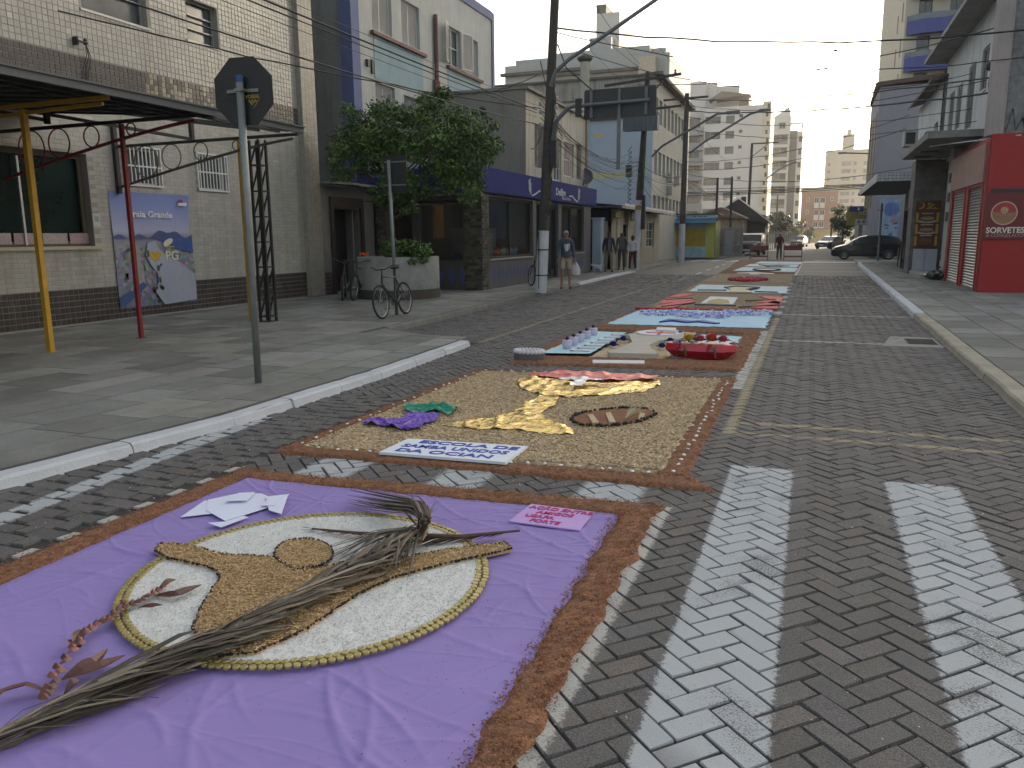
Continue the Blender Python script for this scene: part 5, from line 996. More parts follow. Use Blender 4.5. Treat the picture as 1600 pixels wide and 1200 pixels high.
lampm = mat('lamp_glow', (1, .85, .6), .5, 0, emit=6.0)
for i, xx in enumerate((-11.5, -10.7, -10.0)): t = thing('ceiling_spotlight', f'small lit ceiling spotlight behind the side window of the shop, {["left","middle","right"][i]} one', 'lamp', (xx, 22.3, 2.86), 'shop ceiling spotlights'); b = MB(); b.lathe((xx, 22.3, 2.84), [(.07, 0), (.07, .02)], 10); b.build('bulb', lampm, t)
# --- cream house over the shop -------------------------------------------------------------
ch = thing('cream_upper_house', 'stained cream upper storey with shutters above the blue shop fascia', 'building', (-9.3, 30, 3)); HX = -9.3; hA, hB, hH = 26.3, 34.2, 6.5
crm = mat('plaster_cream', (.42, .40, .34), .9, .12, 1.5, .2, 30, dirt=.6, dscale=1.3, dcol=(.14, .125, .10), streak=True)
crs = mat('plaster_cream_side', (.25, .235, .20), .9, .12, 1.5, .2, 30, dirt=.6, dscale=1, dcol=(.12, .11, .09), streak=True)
oo = [(.9, 1.05, 2.0, 2.55), (3.0, .75, 4.1, 2.3), (4.4, 1.0, 5.8, 2.3), (6.25, 1.0, 7.0, 2.4)]
facade('wall', ch, (HX, hA, 2.96), YP, hB-hA, hH-2.96, oo, crm, XP, .15)
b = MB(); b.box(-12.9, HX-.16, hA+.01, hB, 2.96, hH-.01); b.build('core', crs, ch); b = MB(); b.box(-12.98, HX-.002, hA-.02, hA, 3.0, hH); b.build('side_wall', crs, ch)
window(ch, (HX, hA, 2.96), YP, XP, oo[0], 'shutter', depth=.12, fm=mat('shutter_grey', (.3, .3, .29), .7), pm=glass_grey, bars=1); window(ch, (HX, hA, 2.96), YP, XP, oo[1], depth=.12, fm=whitef, pm=glassm, bars=2, hb=2); window(ch, (HX, hA, 2.96), YP, XP, oo[2], depth=.12, fm=whitef, pm=mat('curtain_pinkish', (.36, .22, .20), .8, .4, 4), bars=4, hb=1); window(ch, (HX, hA, 2.96), YP, XP, oo[3], 'shutter', depth=.12, fm=mat('shutter_grey', (.3, .3, .29), .7), pm=glass_grey, bars=0)
b = MB(); b.box(-13, HX+.12, hA-.08, hB, hH, hH+.09); b.build('cornice', crs, ch); b = MB(); b.box(HX, HX+.06, hA+2.35, hA+2.6, 2.96, hH); b.box(HX, HX+.06, hB-.3, hB, 2.96, hH); b.build('pilaster', mat('pil_brown', (.25, .19, .12), .85, .2, 4), ch)
t = thing('chimney_pipe', 'tall cream vent pipe with a flared cap rising above the satellite dish', 'chimney', (-9.45, 34.4, 3.5)); b = MB(); b.lathe((-9.5, 34.45, 3.0), [(.2, 0), (.2, 5.9)], 14); b.build('pipe', crm, t); b = MB(); b.lathe((-9.5, 34.45, 8.9), [(.2, 0), (.33, .12), (.33, .2), (.1, .32)], 16); b.build('cap', mat('cap_dark', (.08, .075, .07), .8), t)
t = thing('satellite_dish', 'round grey satellite dish at the far end of the blue fascia', 'dish', (-9.3, 33.9, 3.6)); b = MB(); dc = Vector((-9.25, 33.6, 4.12)); dn = Vector((.25, -.9, .30)).normalized(); dx_ = dn.cross(ZP).normalized(); dz_ = dx_.cross(dn); V = [dc-dn*.0]; F = []
for j in range(1, 5):
    for i in range(20): a = i/20*6.2832; rr = .37*j/4; V.append(dc+dx_*rr*math.cos(a)+dz_*rr*math.sin(a)+dn*(-.12*(1-(j/4)**2)))
V[0] = dc-dn*.12
for i in range(20): F.append((0, 1+i, 1+(i+1) % 20))
for j in range(3):
    for i in range(20): F.append((1+j*20+i, 1+(j+1)*20+i, 1+(j+1)*20+(i+1) % 20, 1+j*20+(i+1) % 20))
b.add(V, F); b.build('dish', mat('dish_grey', (.10, .10, .11), .6, .15, 5), t, smooth=True); b = MB(); b.bar((dc.x, dc.y+.1, 3.55), dc-dn*.1, .05); b.bar(dc-dz_*.3, dc+dn*.35, .02); b.build('arm', alum, t)
# --- school block --------------------------------------------------------------------------
sc_ = thing('cream_office_block', 'long cream block with window bands and a pale blue end wall behind the utility poles', 'building', (-9, 50, 0)); CXs = -9.0; cA, cB, cH = 47.5, 61.5, 10.6
crm2 = mat('plaster_cream2', (.47, .45, .39), .9, .1, 1, .1, 20, dirt=.45, dscale=.9, dcol=(.26, .24, .20), streak=True); bluew = mat('plaster_blueish', (.34, .40, .46), .9, .08, .8, dirt=.2, dscale=.5, dcol=(.3, .33, .36), streak=True)
oo = []
for (z0, z1) in ((8.2, 9.6), (5.2, 6.6), (2.9, 4.0)):
    for k in range(9): oo.append((.5+k*1.42, z0, .5+k*1.42+1.0, z1))
facade('wall', sc_, (CXs, cA, 0), YP, cB-cA, cH, oo, crm2, XP, .25)
for o in oo: window(sc_, (CXs, cA, 0), YP, XP, o, depth=.22, fm=whitef, pm=glassm, bars=0, hb=1 if o[1] < 3 else 0, fw=.06)
b = MB(); b.box(-42, CXs-.27, cA+.01, cB, 0, cH-.02); b.build('core', crm2, sc_); b = MB(); b.box(-42, CXs-.003, cA-.03, cA, 0, 8.35); b.build('end_wall', bluew, sc_)
grime = mat('parapet_grimy', (.33, .31, .27), .9, .15, 2, dirt=.85, dscale=1.6, dcol=(.09, .08, .07), streak=True)
b = MB(); b.box(-42, CXs+.1, cA-.2, cA-.032, 9.5, 10.6); b.build('parapet', grime, sc_); b = MB(); b.box(-42, CXs+.25, cA-.35, cA-.21, 10.6, 10.72); b.box(CXs, CXs+.45, cA-.2, cB, 10.6, 10.8); b.box(-42, CXs+.05, cA-.22, cA-.031, 8.36, 8.55); b.build('cornice', mat('cornice_dark', (.12, .11, .10), .9, .2, 3), sc_)
b = MB(); b.box(-42, CXs, cA-.034, cA-.031, 8.56, 9.49); b.build('upper_band', crm2, sc_)
ys_ = mat('paint_yellow_faded', (.48, .42, .24), .9, .15, 3); x0, z0 = ony(745+190, 190, 47.4); b = MB()
b.box(-13.3, -11.9, cA-.04, cA-.031, 7.35, 7.6); b.box(-12.9, -10.6, cA-.04, cA-.031, 5.0, 5.35); b.build('faded_yellow_stroke', ys_, sc_); b = MB(); b.box(-13.0, -12.6, cA-.045, cA-.041, 6.3, 8.2); b.build('faded_blue_stroke', mat('paint_sky', (.25, .40, .50), .9), sc_)
for k, (yy, z) in enumerate(((52.5, 5.0), (55.5, 5.0), (52.6, 4.2))): b = MB(); b.box(CXs, CXs+.35, yy, yy+.8, z, z+.55); b.build('air_conditioner', mat('ac_white', (.35, .35, .33), .7, .15, 5), sc_)
# stepped apartments behind
def block(name, label, cat, x0, x1, y0, y1, z0, z1, m, par=None, winrows=(), cols=(), **k):
    t = par or thing(name, label, cat, ((x0+x1)/2, y0, 0)); return t
st_ = thing('stepped_apartment_block', 'pale stepped apartment block with a water tower rising behind the cream office block', 'building', (-22, 80, 0)); pg = mat('plaster_far_grey', (.40, .40, .38), .9, .08, .4, dirt=.3, dscale=.4, dcol=(.25, .24, .22), streak=True); pw_ = mat('plaster_far_white', (.60, .57, .52), .9, .06, .4)
SY = 80.0
def rectY(px0, py0, px1, py1, y): a = ony(px0, py0, y); c = ony(px1, py1, y); return a[0], c[0], min(a[1], c[1]), max(a[1], c[1])
def addblk(par, px0, px1, pytop, y, dep, m, name='wall', rows=(), wn=0, zb=0.0, wm=None):
    x0, zt = ony(px0, pytop, y); x1, _ = ony(px1, pytop, y); oo = []
    W = x1-x0
    for (u0, u1, v0, v1) in rows: oo.append((u0*W, v0, u1*W, v1))
    facade(name, par, (x0, y, zb), XP, W, zt-zb, [(a, c-zb, d, e-zb) for a, c, d, e in oo], m, -YP, .3); b = MB(); b.box(x0+.002, x1-.002, y+.32, y+dep, zb, zt-.01); b.build('core', m, par)
    b = MB(); b.quad((x0, y, zb), (x0, y+.4, zb), (x0, y+.4, zt), (x0, y, zt)); b.quad((x1, y, zb), (x1, y+.4, zb), (x1, y+.4, zt), (x1, y, zt)); b.quad((x0, y, zt), (x1, y, zt), (x1, y+.4, zt), (x0, y+.4, zt)); b.build('edge', m, par)
    for o in oo: window(par, (x0, y, zb), XP, -YP, (o[0], o[1]-zb, o[2], o[3]-zb), depth=.28, fm=alum, pm=wm or glassm, bars=1, fw=.08)
    return x0, x1, zt
addblk(st_, 789, 1046, 104, 80, 14, pg, zb=6); addblk(st_, 806, 1040, 95, 83, 10, pg, zb=6)
addblk(st_, 866, 1015, 84, 81.5, 12, pg, zb=8, rows=[(.22, .27, 17.2, 18.1), (.42, .47, 17.2, 18.1), (.60, .65, 17.2, 18.1)])
addblk(st_, 921, 955, 60, 82.5, 9, pg, zb=10); addblk(st_, 932, 968, 22, 84, 6, pw_, zb=10, name='water_tower'); addblk(st_, 932, 947, 8, 84.5, 3, mat('tower_cap_dark', (.16, .15, .13), .9), zb=22, name='tower_cap'); addblk(st_, 998, 1024, 89, 79, 12, mat('plaster_warm', (.5, .43, .33), .9), zb=8); addblk(st_, 960, 1000, 87, 80.6, 8, mat('plaster_ochre', (.42, .37, .28), .9, .1, 1), zb=8)
x, z = ony(1000, 90, 79)
b = MB()
for xx in (788, 866): x, z = ony(xx, 118, 79.9); b.box(x-.3, x+9, 79.5, 79.99, z-.15, z+.12)
b.build('cornice', mat('cornice_dark', (.12, .11, .10), .9, .2, 3), st_)
# --- low house ---------------------------------------------------------------------------
lh = thing('low_sided_house', 'low cream house with horizontal siding and white eaves behind the three walkers', 'house', (-8.7, 42, 0)); LX = -8.7; lA, lB = 36.3, 48.5
sid = mat('siding_cream', (.40, .35, .27), .85, .08, 3, dirt=.2); oo = [(2.4, 0, 3.5, 2.1), (5.6, .9, 7.0, 2.2), (8.4, .9, 10.6, 2.3)]
facade('wall', lh, (LX, lA, SW), YP, lB-lA, 2.75, oo, sid, XP, .15)
b = MB(); y = lA
for k in range(16):
    z = SW+.17*k
    for (a, c) in ((0, 2.4), (3.5, 5.6), (7.0, 8.4), (10.6, 12.2)): b.box(LX, LX+.015, lA+a, lA+c, z, z+.155)
b.build('siding_boards', sid, lh)['kind'] = 'stuff'
for i, o in enumerate(oo): window(lh, (LX, lA, SW), YP, XP, o, depth=.14, fm=whitef if i else blackf, pm=glassm, bars=1, hb=i)
b = MB(); b.box(-15, LX-.16, lA+.01, lB, SW, 2.85); b.build('core', dark_in, lh)
b = MB(); b.add([(LX+.75, lA-.9, 2.95), (LX+.75, lB+.6, 2.95), (-13, lB+.6, 3.5), (-13, lA-.9, 3.5)], [(0, 1, 2, 3)]); b.box(-13, LX+.7, lA-.9, lB+.6, 2.88, 2.93); b.build('roof', mat('roof_bluegrey', (.07, .07, .10), .8, .2, 5), lh)
b = MB(); b.box(LX+.7, LX+.76, lA-.9, lB+.6, 2.84, 3.0); b.box(LX+.78, LX+.82, lA-.9, lB+.6, 2.92, 3.04); b.build('gutter', whitef, lh)
b = MB(); b.box(LX+.05, LX+.12, lA+1.0, lA+1.1, SW, 2.85); b.build('downpipe', whitef, lh)
t = thing('gate_pilaster', 'pale blue painted pillar between the blue shop and the low house', 'pillar', (-8.75, 35.1, 0)); b = MB(); b.box(-9.1, -8.72, 34.45, 35.0, SW, 2.35); b.box(-9.14, -8.68, 34.4, 35.05, 2.35, 2.42); b.build('shaft', mat('paint_blueish', (.38, .46, .55), .85, .1, 3, dirt=.3), t)
t = thing('cream_gate', 'dull cream metal gate panels next to the pale blue pillar', 'gate', (-8.8, 35.7, 0)); b = MB(); b.box(-8.9, -8.86, 35.05, 36.28, SW, 2.3)
for k in range(6): b.box(-8.86, -8.83, 35.1+k*.2, 35.14+k*.2, SW, 2.3)
b.build('panel', mat('gate_cream', (.27, .25, .21), .8, .2, 4), t)
for nm, px_, py_, w_, h_, c in (('yellow text', 968, 333, 1.3, .36, (.32, .27, .04)), ('grey text', 992, 330, 1.1, .5, (.22, .22, .20))):
    yy = onx(px_, py_, LX+.4)[0]; t = thing('shop_sign', f'black hanging sign with {nm} under the eaves of the low house', 'sign', (LX+.4, yy, 2.4)); b = MB(); b.box(LX+.3, LX+.36, yy-w_/2, yy+w_/2, 2.58-h_/2, 2.58+h_/2-.05); b.build('board', blackf, t); mm = mat('sign_'+nm[:4], c, .7)
    b = MB(); [b.box(LX+.361, LX+.365, yy-w_*.38, yy+w_*(.38-.12*(q_ % 2)), 2.46+q_*.09, 2.50+q_*.09+.02*(nm[0] == 'y')) for q_ in range(3)]; b.build('printed_line', mm, t)
# --- kiosk -----------------------------------------------------------------------------------
ki = thing('yellow_kiosk', 'kiosk with a yellow roller shutter, blue awning and a blue painted lower wall', 'kiosk', (-8.4, 57, 0)); KY = 57.0; kx0, kx1 = -10.5, -6.35
yel = mat('paint_yellow', (.46, .34, .03), .7, .15, 3, dirt=.3, dscale=2); kb = mat('paint_sea', (.30, .44, .52), .8, .35, 2.5, dirt=.4, dscale=2, dcol=(.12, .28, .42))
oo = [(.15, 0, 1.15, 2.0), (1.35, .75, 3.55, 2.05)]
facade('wall', ki, (kx0, KY, SW), XP, kx1-kx0, 2.5, oo, kb, -YP, .2); b = MB(); b.box(kx0, kx1, KY+.4, KY+3.5, SW, 2.6); b.build('core', mat('kiosk_side', (.25, .26, .10), .8, .2, 3), ki)
b = MB(); b.quad((kx0+.15, KY+.2, SW), (kx0+1.15, KY+.2, SW), (kx0+1.15, KY+.2, SW+2), (kx0+.15, KY+.2, SW+2)); b.build('doorway', dark_in, ki); b = MB()
for k in range(16): b.box(kx0+1.35, kx0+3.55, KY+.04+.02*(k % 2), KY+.08, SW+.75+k*.0812, SW+.75+k*.0812+.066)
b.build('roller_shutter', yel, ki); b = MB(); b.box(kx1-.55, kx1, KY-.02, KY-.003, SW, 2.62); b.build('yellow_pier', mat('paint_lemon', (.42, .42, .10), .8, .15, 3), ki)
b = MB(); b.add([(kx0-.3, KY-.9, 2.45), (kx1+.1, KY-.9, 2.45), (kx1+.1, KY-.01, 2.75), (kx0-.3, KY-.01, 2.75)], [(0, 1, 2, 3)]); b.build('awning', mat('awning_blue', (.06, .17, .27), .7, .2, 3), ki); b = MB(); b.box(kx0+.9, kx1+.15, KY-.12, KY-.015, 2.76, 3.02); b.build('signboard', mat('sign_paleblue', (.38, .50, .58), .8, .15, 6), ki); b = MB(); b.box(kx0-.2, kx1+.2, KY-.2, KY+3.5, 3.03, 3.1); b.build('roof', blackf, ki)
b = MB(); [b.box(kx0+1.2+q_*.36, kx0+1.2+q_*.36+.26, KY-.126, KY-.121, 2.85, 2.93) for q_ in range(7) if q_ != 3]; b.build('printed_line', mat('sign_blue_ink', (.08, .2, .35), .8), ki)
# --- gates, walls and sheds beyond the kiosk --------------------------------------------------
fw_ = thing('metal_gate', 'grey metal gates and boards between the kiosk and the parked dark car', 'gate', (-6, 62, 0)); b = MB()
for k in range(5): b.box(-6.5+k*.34, -6.5+k*.34+.30, 62+.03*(k % 2), 62.08, SW, 2.1+.05*(k % 3))
b.build('boards', mat('gate_grey', (.20, .19, .17), .8, .3, 3), fw_)
t = thing('blue_grey_panel', 'pale blue grey door panel leaning between the gates', 'panel', (-5.9, 61.5, 0)); b = MB(); b.box(-6.1, -5.55, 61.6, 61.66, SW, 1.95); b.build('panel', mat('door_bluegrey', (.24, .26, .31), .7, .1, 3), t)
t = thing('hip_roof_shed', 'low shed with a sagging brown roof beyond the kiosk', 'shed', (-6, 68, 0)); b = MB(); b.box(-9.4, -5.7, 72, 77, SW, 3.2); b.build('wall', mat('shed_wall', (.24, .20, .15), .9, .2, 3), t); b = MB(); b.add([(-9.8, 71.6, 3.2), (-5.3, 71.6, 3.0), (-5.5, 77, 3.1), (-9.8, 77, 3.2), (-7.6, 71.9, 4.0), (-7.4, 77, 4.0)], [(0, 1, 4), (1, 2, 5, 4), (3, 0, 4, 5)]); b.build('roof', mat('roof_brown', (.13, .09, .07), .9, .25, 3), t)
t = thing('dark_gabled_house', 'dark gabled house with white trim behind the parked dark car', 'house', (-5, 76, 0)); b = MB(); b.box(-8.6, -4.2, 78, 84, SW, 3.4); b.build('wall', mat('wall_dark', (.08, .075, .07), .9, .2, 3), t); b = MB(); b.add([(-9, 77.6, 3.3), (-3.6, 77.6, 2.6), (-3.6, 84, 2.6), (-9, 84, 3.3), (-6.6, 77.6, 4.9), (-6.6, 84, 4.9)], [(0, 1, 4), (1, 2, 5, 4), (3, 0, 4, 5)]); b.build('roof', mat('roof_dark', (.06, .055, .055), .9, .25, 3), t); b = MB(); b.bar((-9, 77.5, 3.35), (-6.6, 77.5, 4.95), .09); b.bar((-6.6, 77.5, 4.95), (-3.6, 77.5, 2.65), .09); b.build('bargeboard', whitef, t)
t = thing('white_picket_fence', 'pale slatted fence behind the man in the red shirt', 'fence', (-3, 82, 0)); b = MB()
for k in range(22): b.box(-5.1+k*.17, -5.1+k*.17+.11, 84, 84.04, SW, 1.9)
b.build('slats', mat('fence_pale', (.36, .35, .32), .85, .2, 4), t)
# --- far towers --------------------------------------------------------------------------------
ap = thing('white_apartment_tower', 'eight storey white apartment building with grey balconies on its left side', 'building', (-15, 145, 0)); AY = 145.0; wapt = mat('plaster_apt', (.50, .50, .50), .9, .05, .2, dirt=.2, dscale=.25, dcol=(.36, .36, .36), streak=True)
x0 = ony(1068, 170, AY)[0]; xm = ony(1101, 170, AY)[0]; x1 = ony(1192, 170, AY)[0]; zt = 23.1; W = x1-xm; oo = []
fl = 2.86; zs = [ony(1130, 187+24.1*k, AY)[1] for k in range(8)]
for z in zs: oo += [(.02*W, z-.62, .29*W, z+.62), (.38*W, z-.62, .53*W, z+.62), (.61*W, z+.2, .67*W, z+.75)]
facade('wall', ap, (xm, AY, 0), XP, W, zt, oo, wapt, -YP, .3)
for i, o in enumerate(oo): window(ap, (xm, AY, 0), XP, -YP, o, depth=.28, fm=mat('frame_dkgrey', (.08, .08, .08), .6), pm=glassm if i % 3 != 1 else glass_grey, bars=2 if i % 3 == 0 else (1 if i % 3 == 1 else 0), hb=0, fw=.09)
b = MB(); b.box(xm, x1, AY+.4, AY+14, 0, zt); b.build('core', wapt, ap); oo = [(.9, z-1.1, 3.0, z+.75) for z in zs]
facade('recessed_wall', ap, (x0, AY+1.2, 0), XP, xm-x0, zt-.6, [(a, c, d-.2, e) for a, c, d, e in oo], mat('plaster_apt2', (.42, .40, .36), .9), -YP, .3)
for o in oo: window(ap, (x0, AY+1.2, 0), XP, -YP, (o[0], o[1], o[2]-.2, o[3]), depth=.28, fm=mat('frame_dkgrey', (.08, .08, .08), .6), pm=glassm, bars=1, fw=.08)
b = MB(); b.box(x0, xm-.01, AY+1.6, AY+14, 0, zt-.6); b.build('core', wapt, ap)
for z in zs: b = MB(); b.box(x0-.6, xm-.02, AY-.1, AY+1.19, z-2.35, z-1.05); b.build('balcony', mat('balcony_grey', (.22, .225, .24), .8, .1, .5), ap)
b = MB(); b.box(x1+.002, x1+1.35, AY, AY+12, 0, zt+.5); b.build('side_wing', mat('plaster_sunny', (.5, .46, .38), .9, .2, .6), ap)  # warmer plaster than the front: sunlight on this side put into the colour
for k in range(16): b = MB(); z = 1.5+k*1.4; b.box(x1+.55+.2*(k % 2), x1+.95+.2*(k % 2), AY-.03, AY-.001, z, z+.7); b.build('slot_window', glassm, ap)
ty = AY+3
for (a, c, t_, m_) in ((1068, 1103, 128, wapt), (1088, 1120, 131, wapt), (1120, 1155, 134, wapt), (1112, 1170, 152, mat('terrace_brown', (.16, .12, .10), .9))):
    xa, za = ony(a, t_, ty); xc, _ = ony(c, t_, ty); b = MB(); ty += .7; b.box(xa, xc, ty, ty+6+R.random(), zt-.5, za); b.build('roof_storey', m_, ap)
b = MB(); xa, za = ony(1110, 152, ty-2); b.add([(xa, ty-5, za-1), (xa+7, ty-5, za-.4), (xa+7, ty-1, za-.4), (xa, ty-1, za-1), (xa+2.2, ty-5, za+.4), (xa+2.2, ty-1, za+.4)], [(0, 1, 4), (2, 3, 5), (0, 4, 5, 3), (4, 1, 2, 5)]); b.build('terrace_roof', mat('terrace_brown', (.16, .12, .10), .9), ap)
b = MB(); b.bar((x0+9, AY+6, zt+3), (x0+9, AY+6, zt+8), .1); b.bar((x0+4, AY+6, zt+3), (x0+4, AY+6, zt+6.5), .1); b.build('antenna', blackf, ap)
t2 = thing('balcony_tower', 'narrow white and grey tower with stacked dark balconies right of the white apartment building', 'building', (-6, 175, 0)); TY = 175.0
oo = []; zs2 = [ony(1222, 218+20.0*k, TY)[1] for k in range(8)]; x0 = ony(1206, 180, TY)[0]; x1 = ony(1236, 180, TY)[0]; x2 = ony(1256, 180, TY)[0]; zt2 = ony(1220, 181, TY)[1]
W = x1-x0; oo = [(.12*W, z-.95, .9*W, z+.95) for z in zs2]+[(.4*W, zs2[0]+2.1, .75*W, zs2[0]+3.3)]
facade('wall', t2, (x0, TY, 0), XP, W, zt2, oo, mat('plaster_apt3', (.46, .46, .44), .9, .05, .2), -YP, 1.2)
for o in oo: window(t2, (x0, TY, 0), XP, -YP, o, depth=1.0, fm=mat('frame_grey2', (.25, .25, .24), .6), pm=glassm, bars=1, fw=.12)
b = MB(); b.box(x0, x1, TY+1.25, TY+12, 0, zt2); b.build('core', wapt, t2); b = MB()
for z in zs2: b.box(x0+.1*W, x0+.9*W, TY+.02, TY+.08, z-.95, z-.25)
b.build('balcony_rail', mat('rail_glass', (.15, .16, .15), .4), t2); zr = ony(1245, 205, TY)[1]
b = MB(); b.box(x1+.01, x1+1.4, TY+.5, TY+12, 0, zr+.2); b.build('grey_strip', mat('strip_grey', (.13, .13, .125), .9), t2); oo = [(.25, z-.6, 1.0, z+.6) for z in zs2]
facade('wall', t2, (x1+1.41, TY+.3, 0), XP, x2-x1-1.41, zr, oo, mat('plaster_apt3', (.46, .46, .44), .9), -YP, .3)
for o in oo: window(t2, (x1+1.41, TY+.3, 0), XP, -YP, o, depth=.28, fm=alum, pm=glassm, bars=0, fw=.08)
b = MB(); b.box(x1+1.41, x2, TY+.7, TY+12, 0, zr-.05); b.build('core', wapt, t2); b = MB(); b.add([(x1-3, TY+.1, zt2), (x1, TY+.1, zt2), (x1-.4, TY+.1, zt2+1.7)], [(0, 1, 2)]); b.box(x1, x2, TY+.3, TY+.6, zr+1.4, zr+1.7); b.box(x2-.3, x2, TY+.3, TY+.6, zr, zr+1.4); b.build('roof_frame', wapt, t2)
bt_ = thing('beige_tower', 'hazy beige high rise with a square lift tower at the end of the street', 'building', (10, 300, 0)); bgm = mat('plaster_beige', (.42, .345, .25), .9, .06, .1); bgl = mat('far_glass', (.16, .145, .12), .6)
oo = []
x0, zt = ony(1291, 235, 300); x1, _ = ony(1362, 235, 300); W = x1-x0
for k in range(11):
    z = ony(1320, 256+11.6*k, 300)[1]; oo += [(W*.05, z-.6, W*.12, z+.6), (W*.36, z-.75, W*.58, z+.75), (W*.62, z-.7, W*.70, z+.7) , (W*.84, z-.8, W*.98, z+.8)]
oo = [o for o in oo if o[1] > 1]
facade('wall', bt_, (x0, 300, 0), XP, W, zt, oo, bgm, -YP, .5)
for o in oo: window(bt_, (x0, 300, 0), XP, -YP, o, depth=.48, fm=bgm, pm=bgl, bars=1, fw=.12)
b = MB(); b.box(x0, x1, 300.6, 315, 0, zt-.1); b.build('core', bgm, bt_); xa, za = ony(1318, 210, 301); xb, _ = ony(1336, 210, 301); b = MB(); b.box(xa, xb, 301, 306, zt, za); b.box(xa+1.2, xb-1, 301.3, 305, za, za+1.7); b.build('lift_tower', bgm, bt_)
ob = thing('brick_apartment_block', 'orange brick four storey block with white balconies below the beige tower', 'building', (2, 200, 0)); obm = mat('brick_orange', (.27, .14, .095), .9, .1, 1); x0, zt = ony(1253, 300, 200); x1, _ = ony(1310, 300, 200); W = x1-x0; oo = []
for k in range(4):
    z = zt-1.8-k*2.75; oo += [(.36*W, z-.8, .49*W, z+.5), (.52*W, z-.8, .66*W, z+.5), (.14*W, z-.4, .22*W, z+.5), (.80*W, z-.4, .88*W, z+.5)]
facade('wall', ob, (x0, 200, 0), XP, W, zt, [o for o in oo if o[1] > .2], obm, -YP, .3)
for o in oo:
    if o[1] > .2: window(ob, (x0, 200, 0), XP, -YP, o, depth=.28, fm=whitef, pm=glassm, bars=1, fw=.1)
b = MB(); b.box(x0, x1, 200.4, 212, 0, zt-.1); b.build('core', obm, ob); b = MB(); b.box(x0-.2, x1+.2, 199.8, 212, zt, zt+.9); b.box(x0-.1, x1+.1, 199.7, 199.98, 0, 1.9); b.build('parapet', mat('band_cream', (.45, .42, .34), .9), ob)
for k in range(3):
    for u in (.36, .52): z = zt-1.8-k*2.75; b = MB(); b.box(x0+u*W, x0+(u+.13)*W, 199.4, 199.95, z-1.9, z-.82); b.build('balcony', mat('balcony_white', (.55, .54, .52), .8), ob)
for i, (a, c, h_, yy, cl_) in enumerate([(1140, 1172, 3.2, 120, (.28, .26, .22)), (1255, 1300, 2.6, 170, (.42, .34, .16)), (1225, 1262, 3.0, 160, (.30, .27, .22))]):
    xa, _ = ony(a, 380, yy); xc, _ = ony(c, 380, yy); t = thing('low_wall_house', ['low pale house behind the dark gabled house', 'low yellow walled house in front of the brick block', 'low beige house left of the brick block'][i], 'house', (xa, yy, 0)); b = MB(); b.box(xa, xc, yy, yy+8, 0, h_); b.build('wall', mat('lowwall%d' % i, cl_, .9, .15, 1), t); b = MB(); b.box(xa-.2, xc+.2, yy-.4, yy+8.2, h_, h_+.18); b.build('roof', mat('lowroof', (.17, .13, .11), .9, .2, 2), t)
# ================================================================ RIGHT SIDE
redp = mat('shop_red', (.30, .010, .011), .6, .08, 1, dirt=.25, dscale=1, dcol=(.12, .01, .012)); redd = mat('sign_darkred', (.13, .008, .012), .45, .08, 2)
RX = 4.12; RY = 23.8; rB = 29.6
rsx = thing('red_ice_cream_shop', 'bright red shop front with two grey roller shutters at the right edge', 'shop', (RX, 27, 0))
s1 = (24.35, 26.35); s2_ = (26.95, 29.15)
facade('wall', rsx, (RX, RY, SW), YP, rB-RY, 3.95, [(s1[0]-RY, 0, s1[1]-RY, 2.75), (s2_[0]-RY, 0, s2_[1]-RY, 2.75)], redp, -XP, .07)
b = MB(); b.box(RX+.2, 16, RY+.1, rB, SW, 4.05); b.build('core', dark_in, rsx)
b = MB(); b.box(RX+.0, 5.32, RY-.02, RY+.09, SW, 4.08); b.build('front_panel', redp, rsx); b = MB(); b.box(5.36, 16, RY+.04, RY+.09, SW, 4.07); b.build('front_panel', mat('shop_red2', (.22, .02, .02), .6), rsx)
shm = mat('shutter_steel', (.26, .26, .255), .4, .15, 3, metal=.35, dirt=.3, dscale=2)
for (a, c) in (s1, s2_):
    b = MB(); n = 34; V = []; F = []
    for k in range(n*4+1):
        z = SW+.02+2.72*k/(n*4); x = RX+.035+.022*math.sin(k*math.pi/2); V += [(x, a, z), (x, c, z)]
    for k in range(n*4): F.append((2*k, 2*k+1, 2*k+3, 2*k+2))
    b.add(V, F); b.box(RX+.01, RX+.06, a, c, SW, SW+.07); b.build('roller_shutter', shm, rsx)
b = MB(); b.box(RX-.05, RX, RY+.42, s2_[1]+.3, 2.93, 3.92); b.build('faded_signboard', mat('sign_faded_pink', (.27, .13, .11), .5, .2, 2, dirt=.35, dscale=1.5, dcol=(.40, .30, .27)), rsx)
for a_, c_2 in ((s1[0]-.1, s1[0]), (s1[1], s1[1]+.12), (s2_[0]-.12, s2_[0]), (s2_[1], s2_[1]+.25)): b = MB(); b.box(RX-.02, RX-.001, a_, c_2, SW, 2.92); b.build('door_jamb', redp, rsx)
b = MB(); b.box(4.2, 5.3, RY-.035, RY-.021, 2.55, 2.72); b.build('dark_slot', blackf, rsx)
sgn = thing('ice_cream_sign', 'dark red sign with a round gold rimmed emblem on the red shop front', 'sign', (4.75, RY-.05, 1.9)); sx0, sz1 = ony(1548, 312, RY-.05); b = MB(); b.box(4.12, 5.32, RY-.06, RY-.022, 1.45, 2.62); b.build('board', redd, sgn)
lc = ony(1569, 333, RY-.06); lr = .27; yy = RY-.065
def disc(c, r0, r1, m_, nm, d, par, y_=None, a0=0, a1=6.2832):
    b = MB(); n = 40; V = []; y__ = (y_ if y_ is not None else yy)-d
    for i in range(n+1): a = a0+(a1-a0)*i/n; V += [(c[0]+r0*math.cos(a), y__, c[1]+r0*math.sin(a)), (c[0]+r1*math.cos(a), y__, c[1]+r1*math.sin(a))]
    b.add(V, [(2*i, 2*i+1, 2*i+3, 2*i+2) for i in range(n)]); return b.build(nm, m_, par)
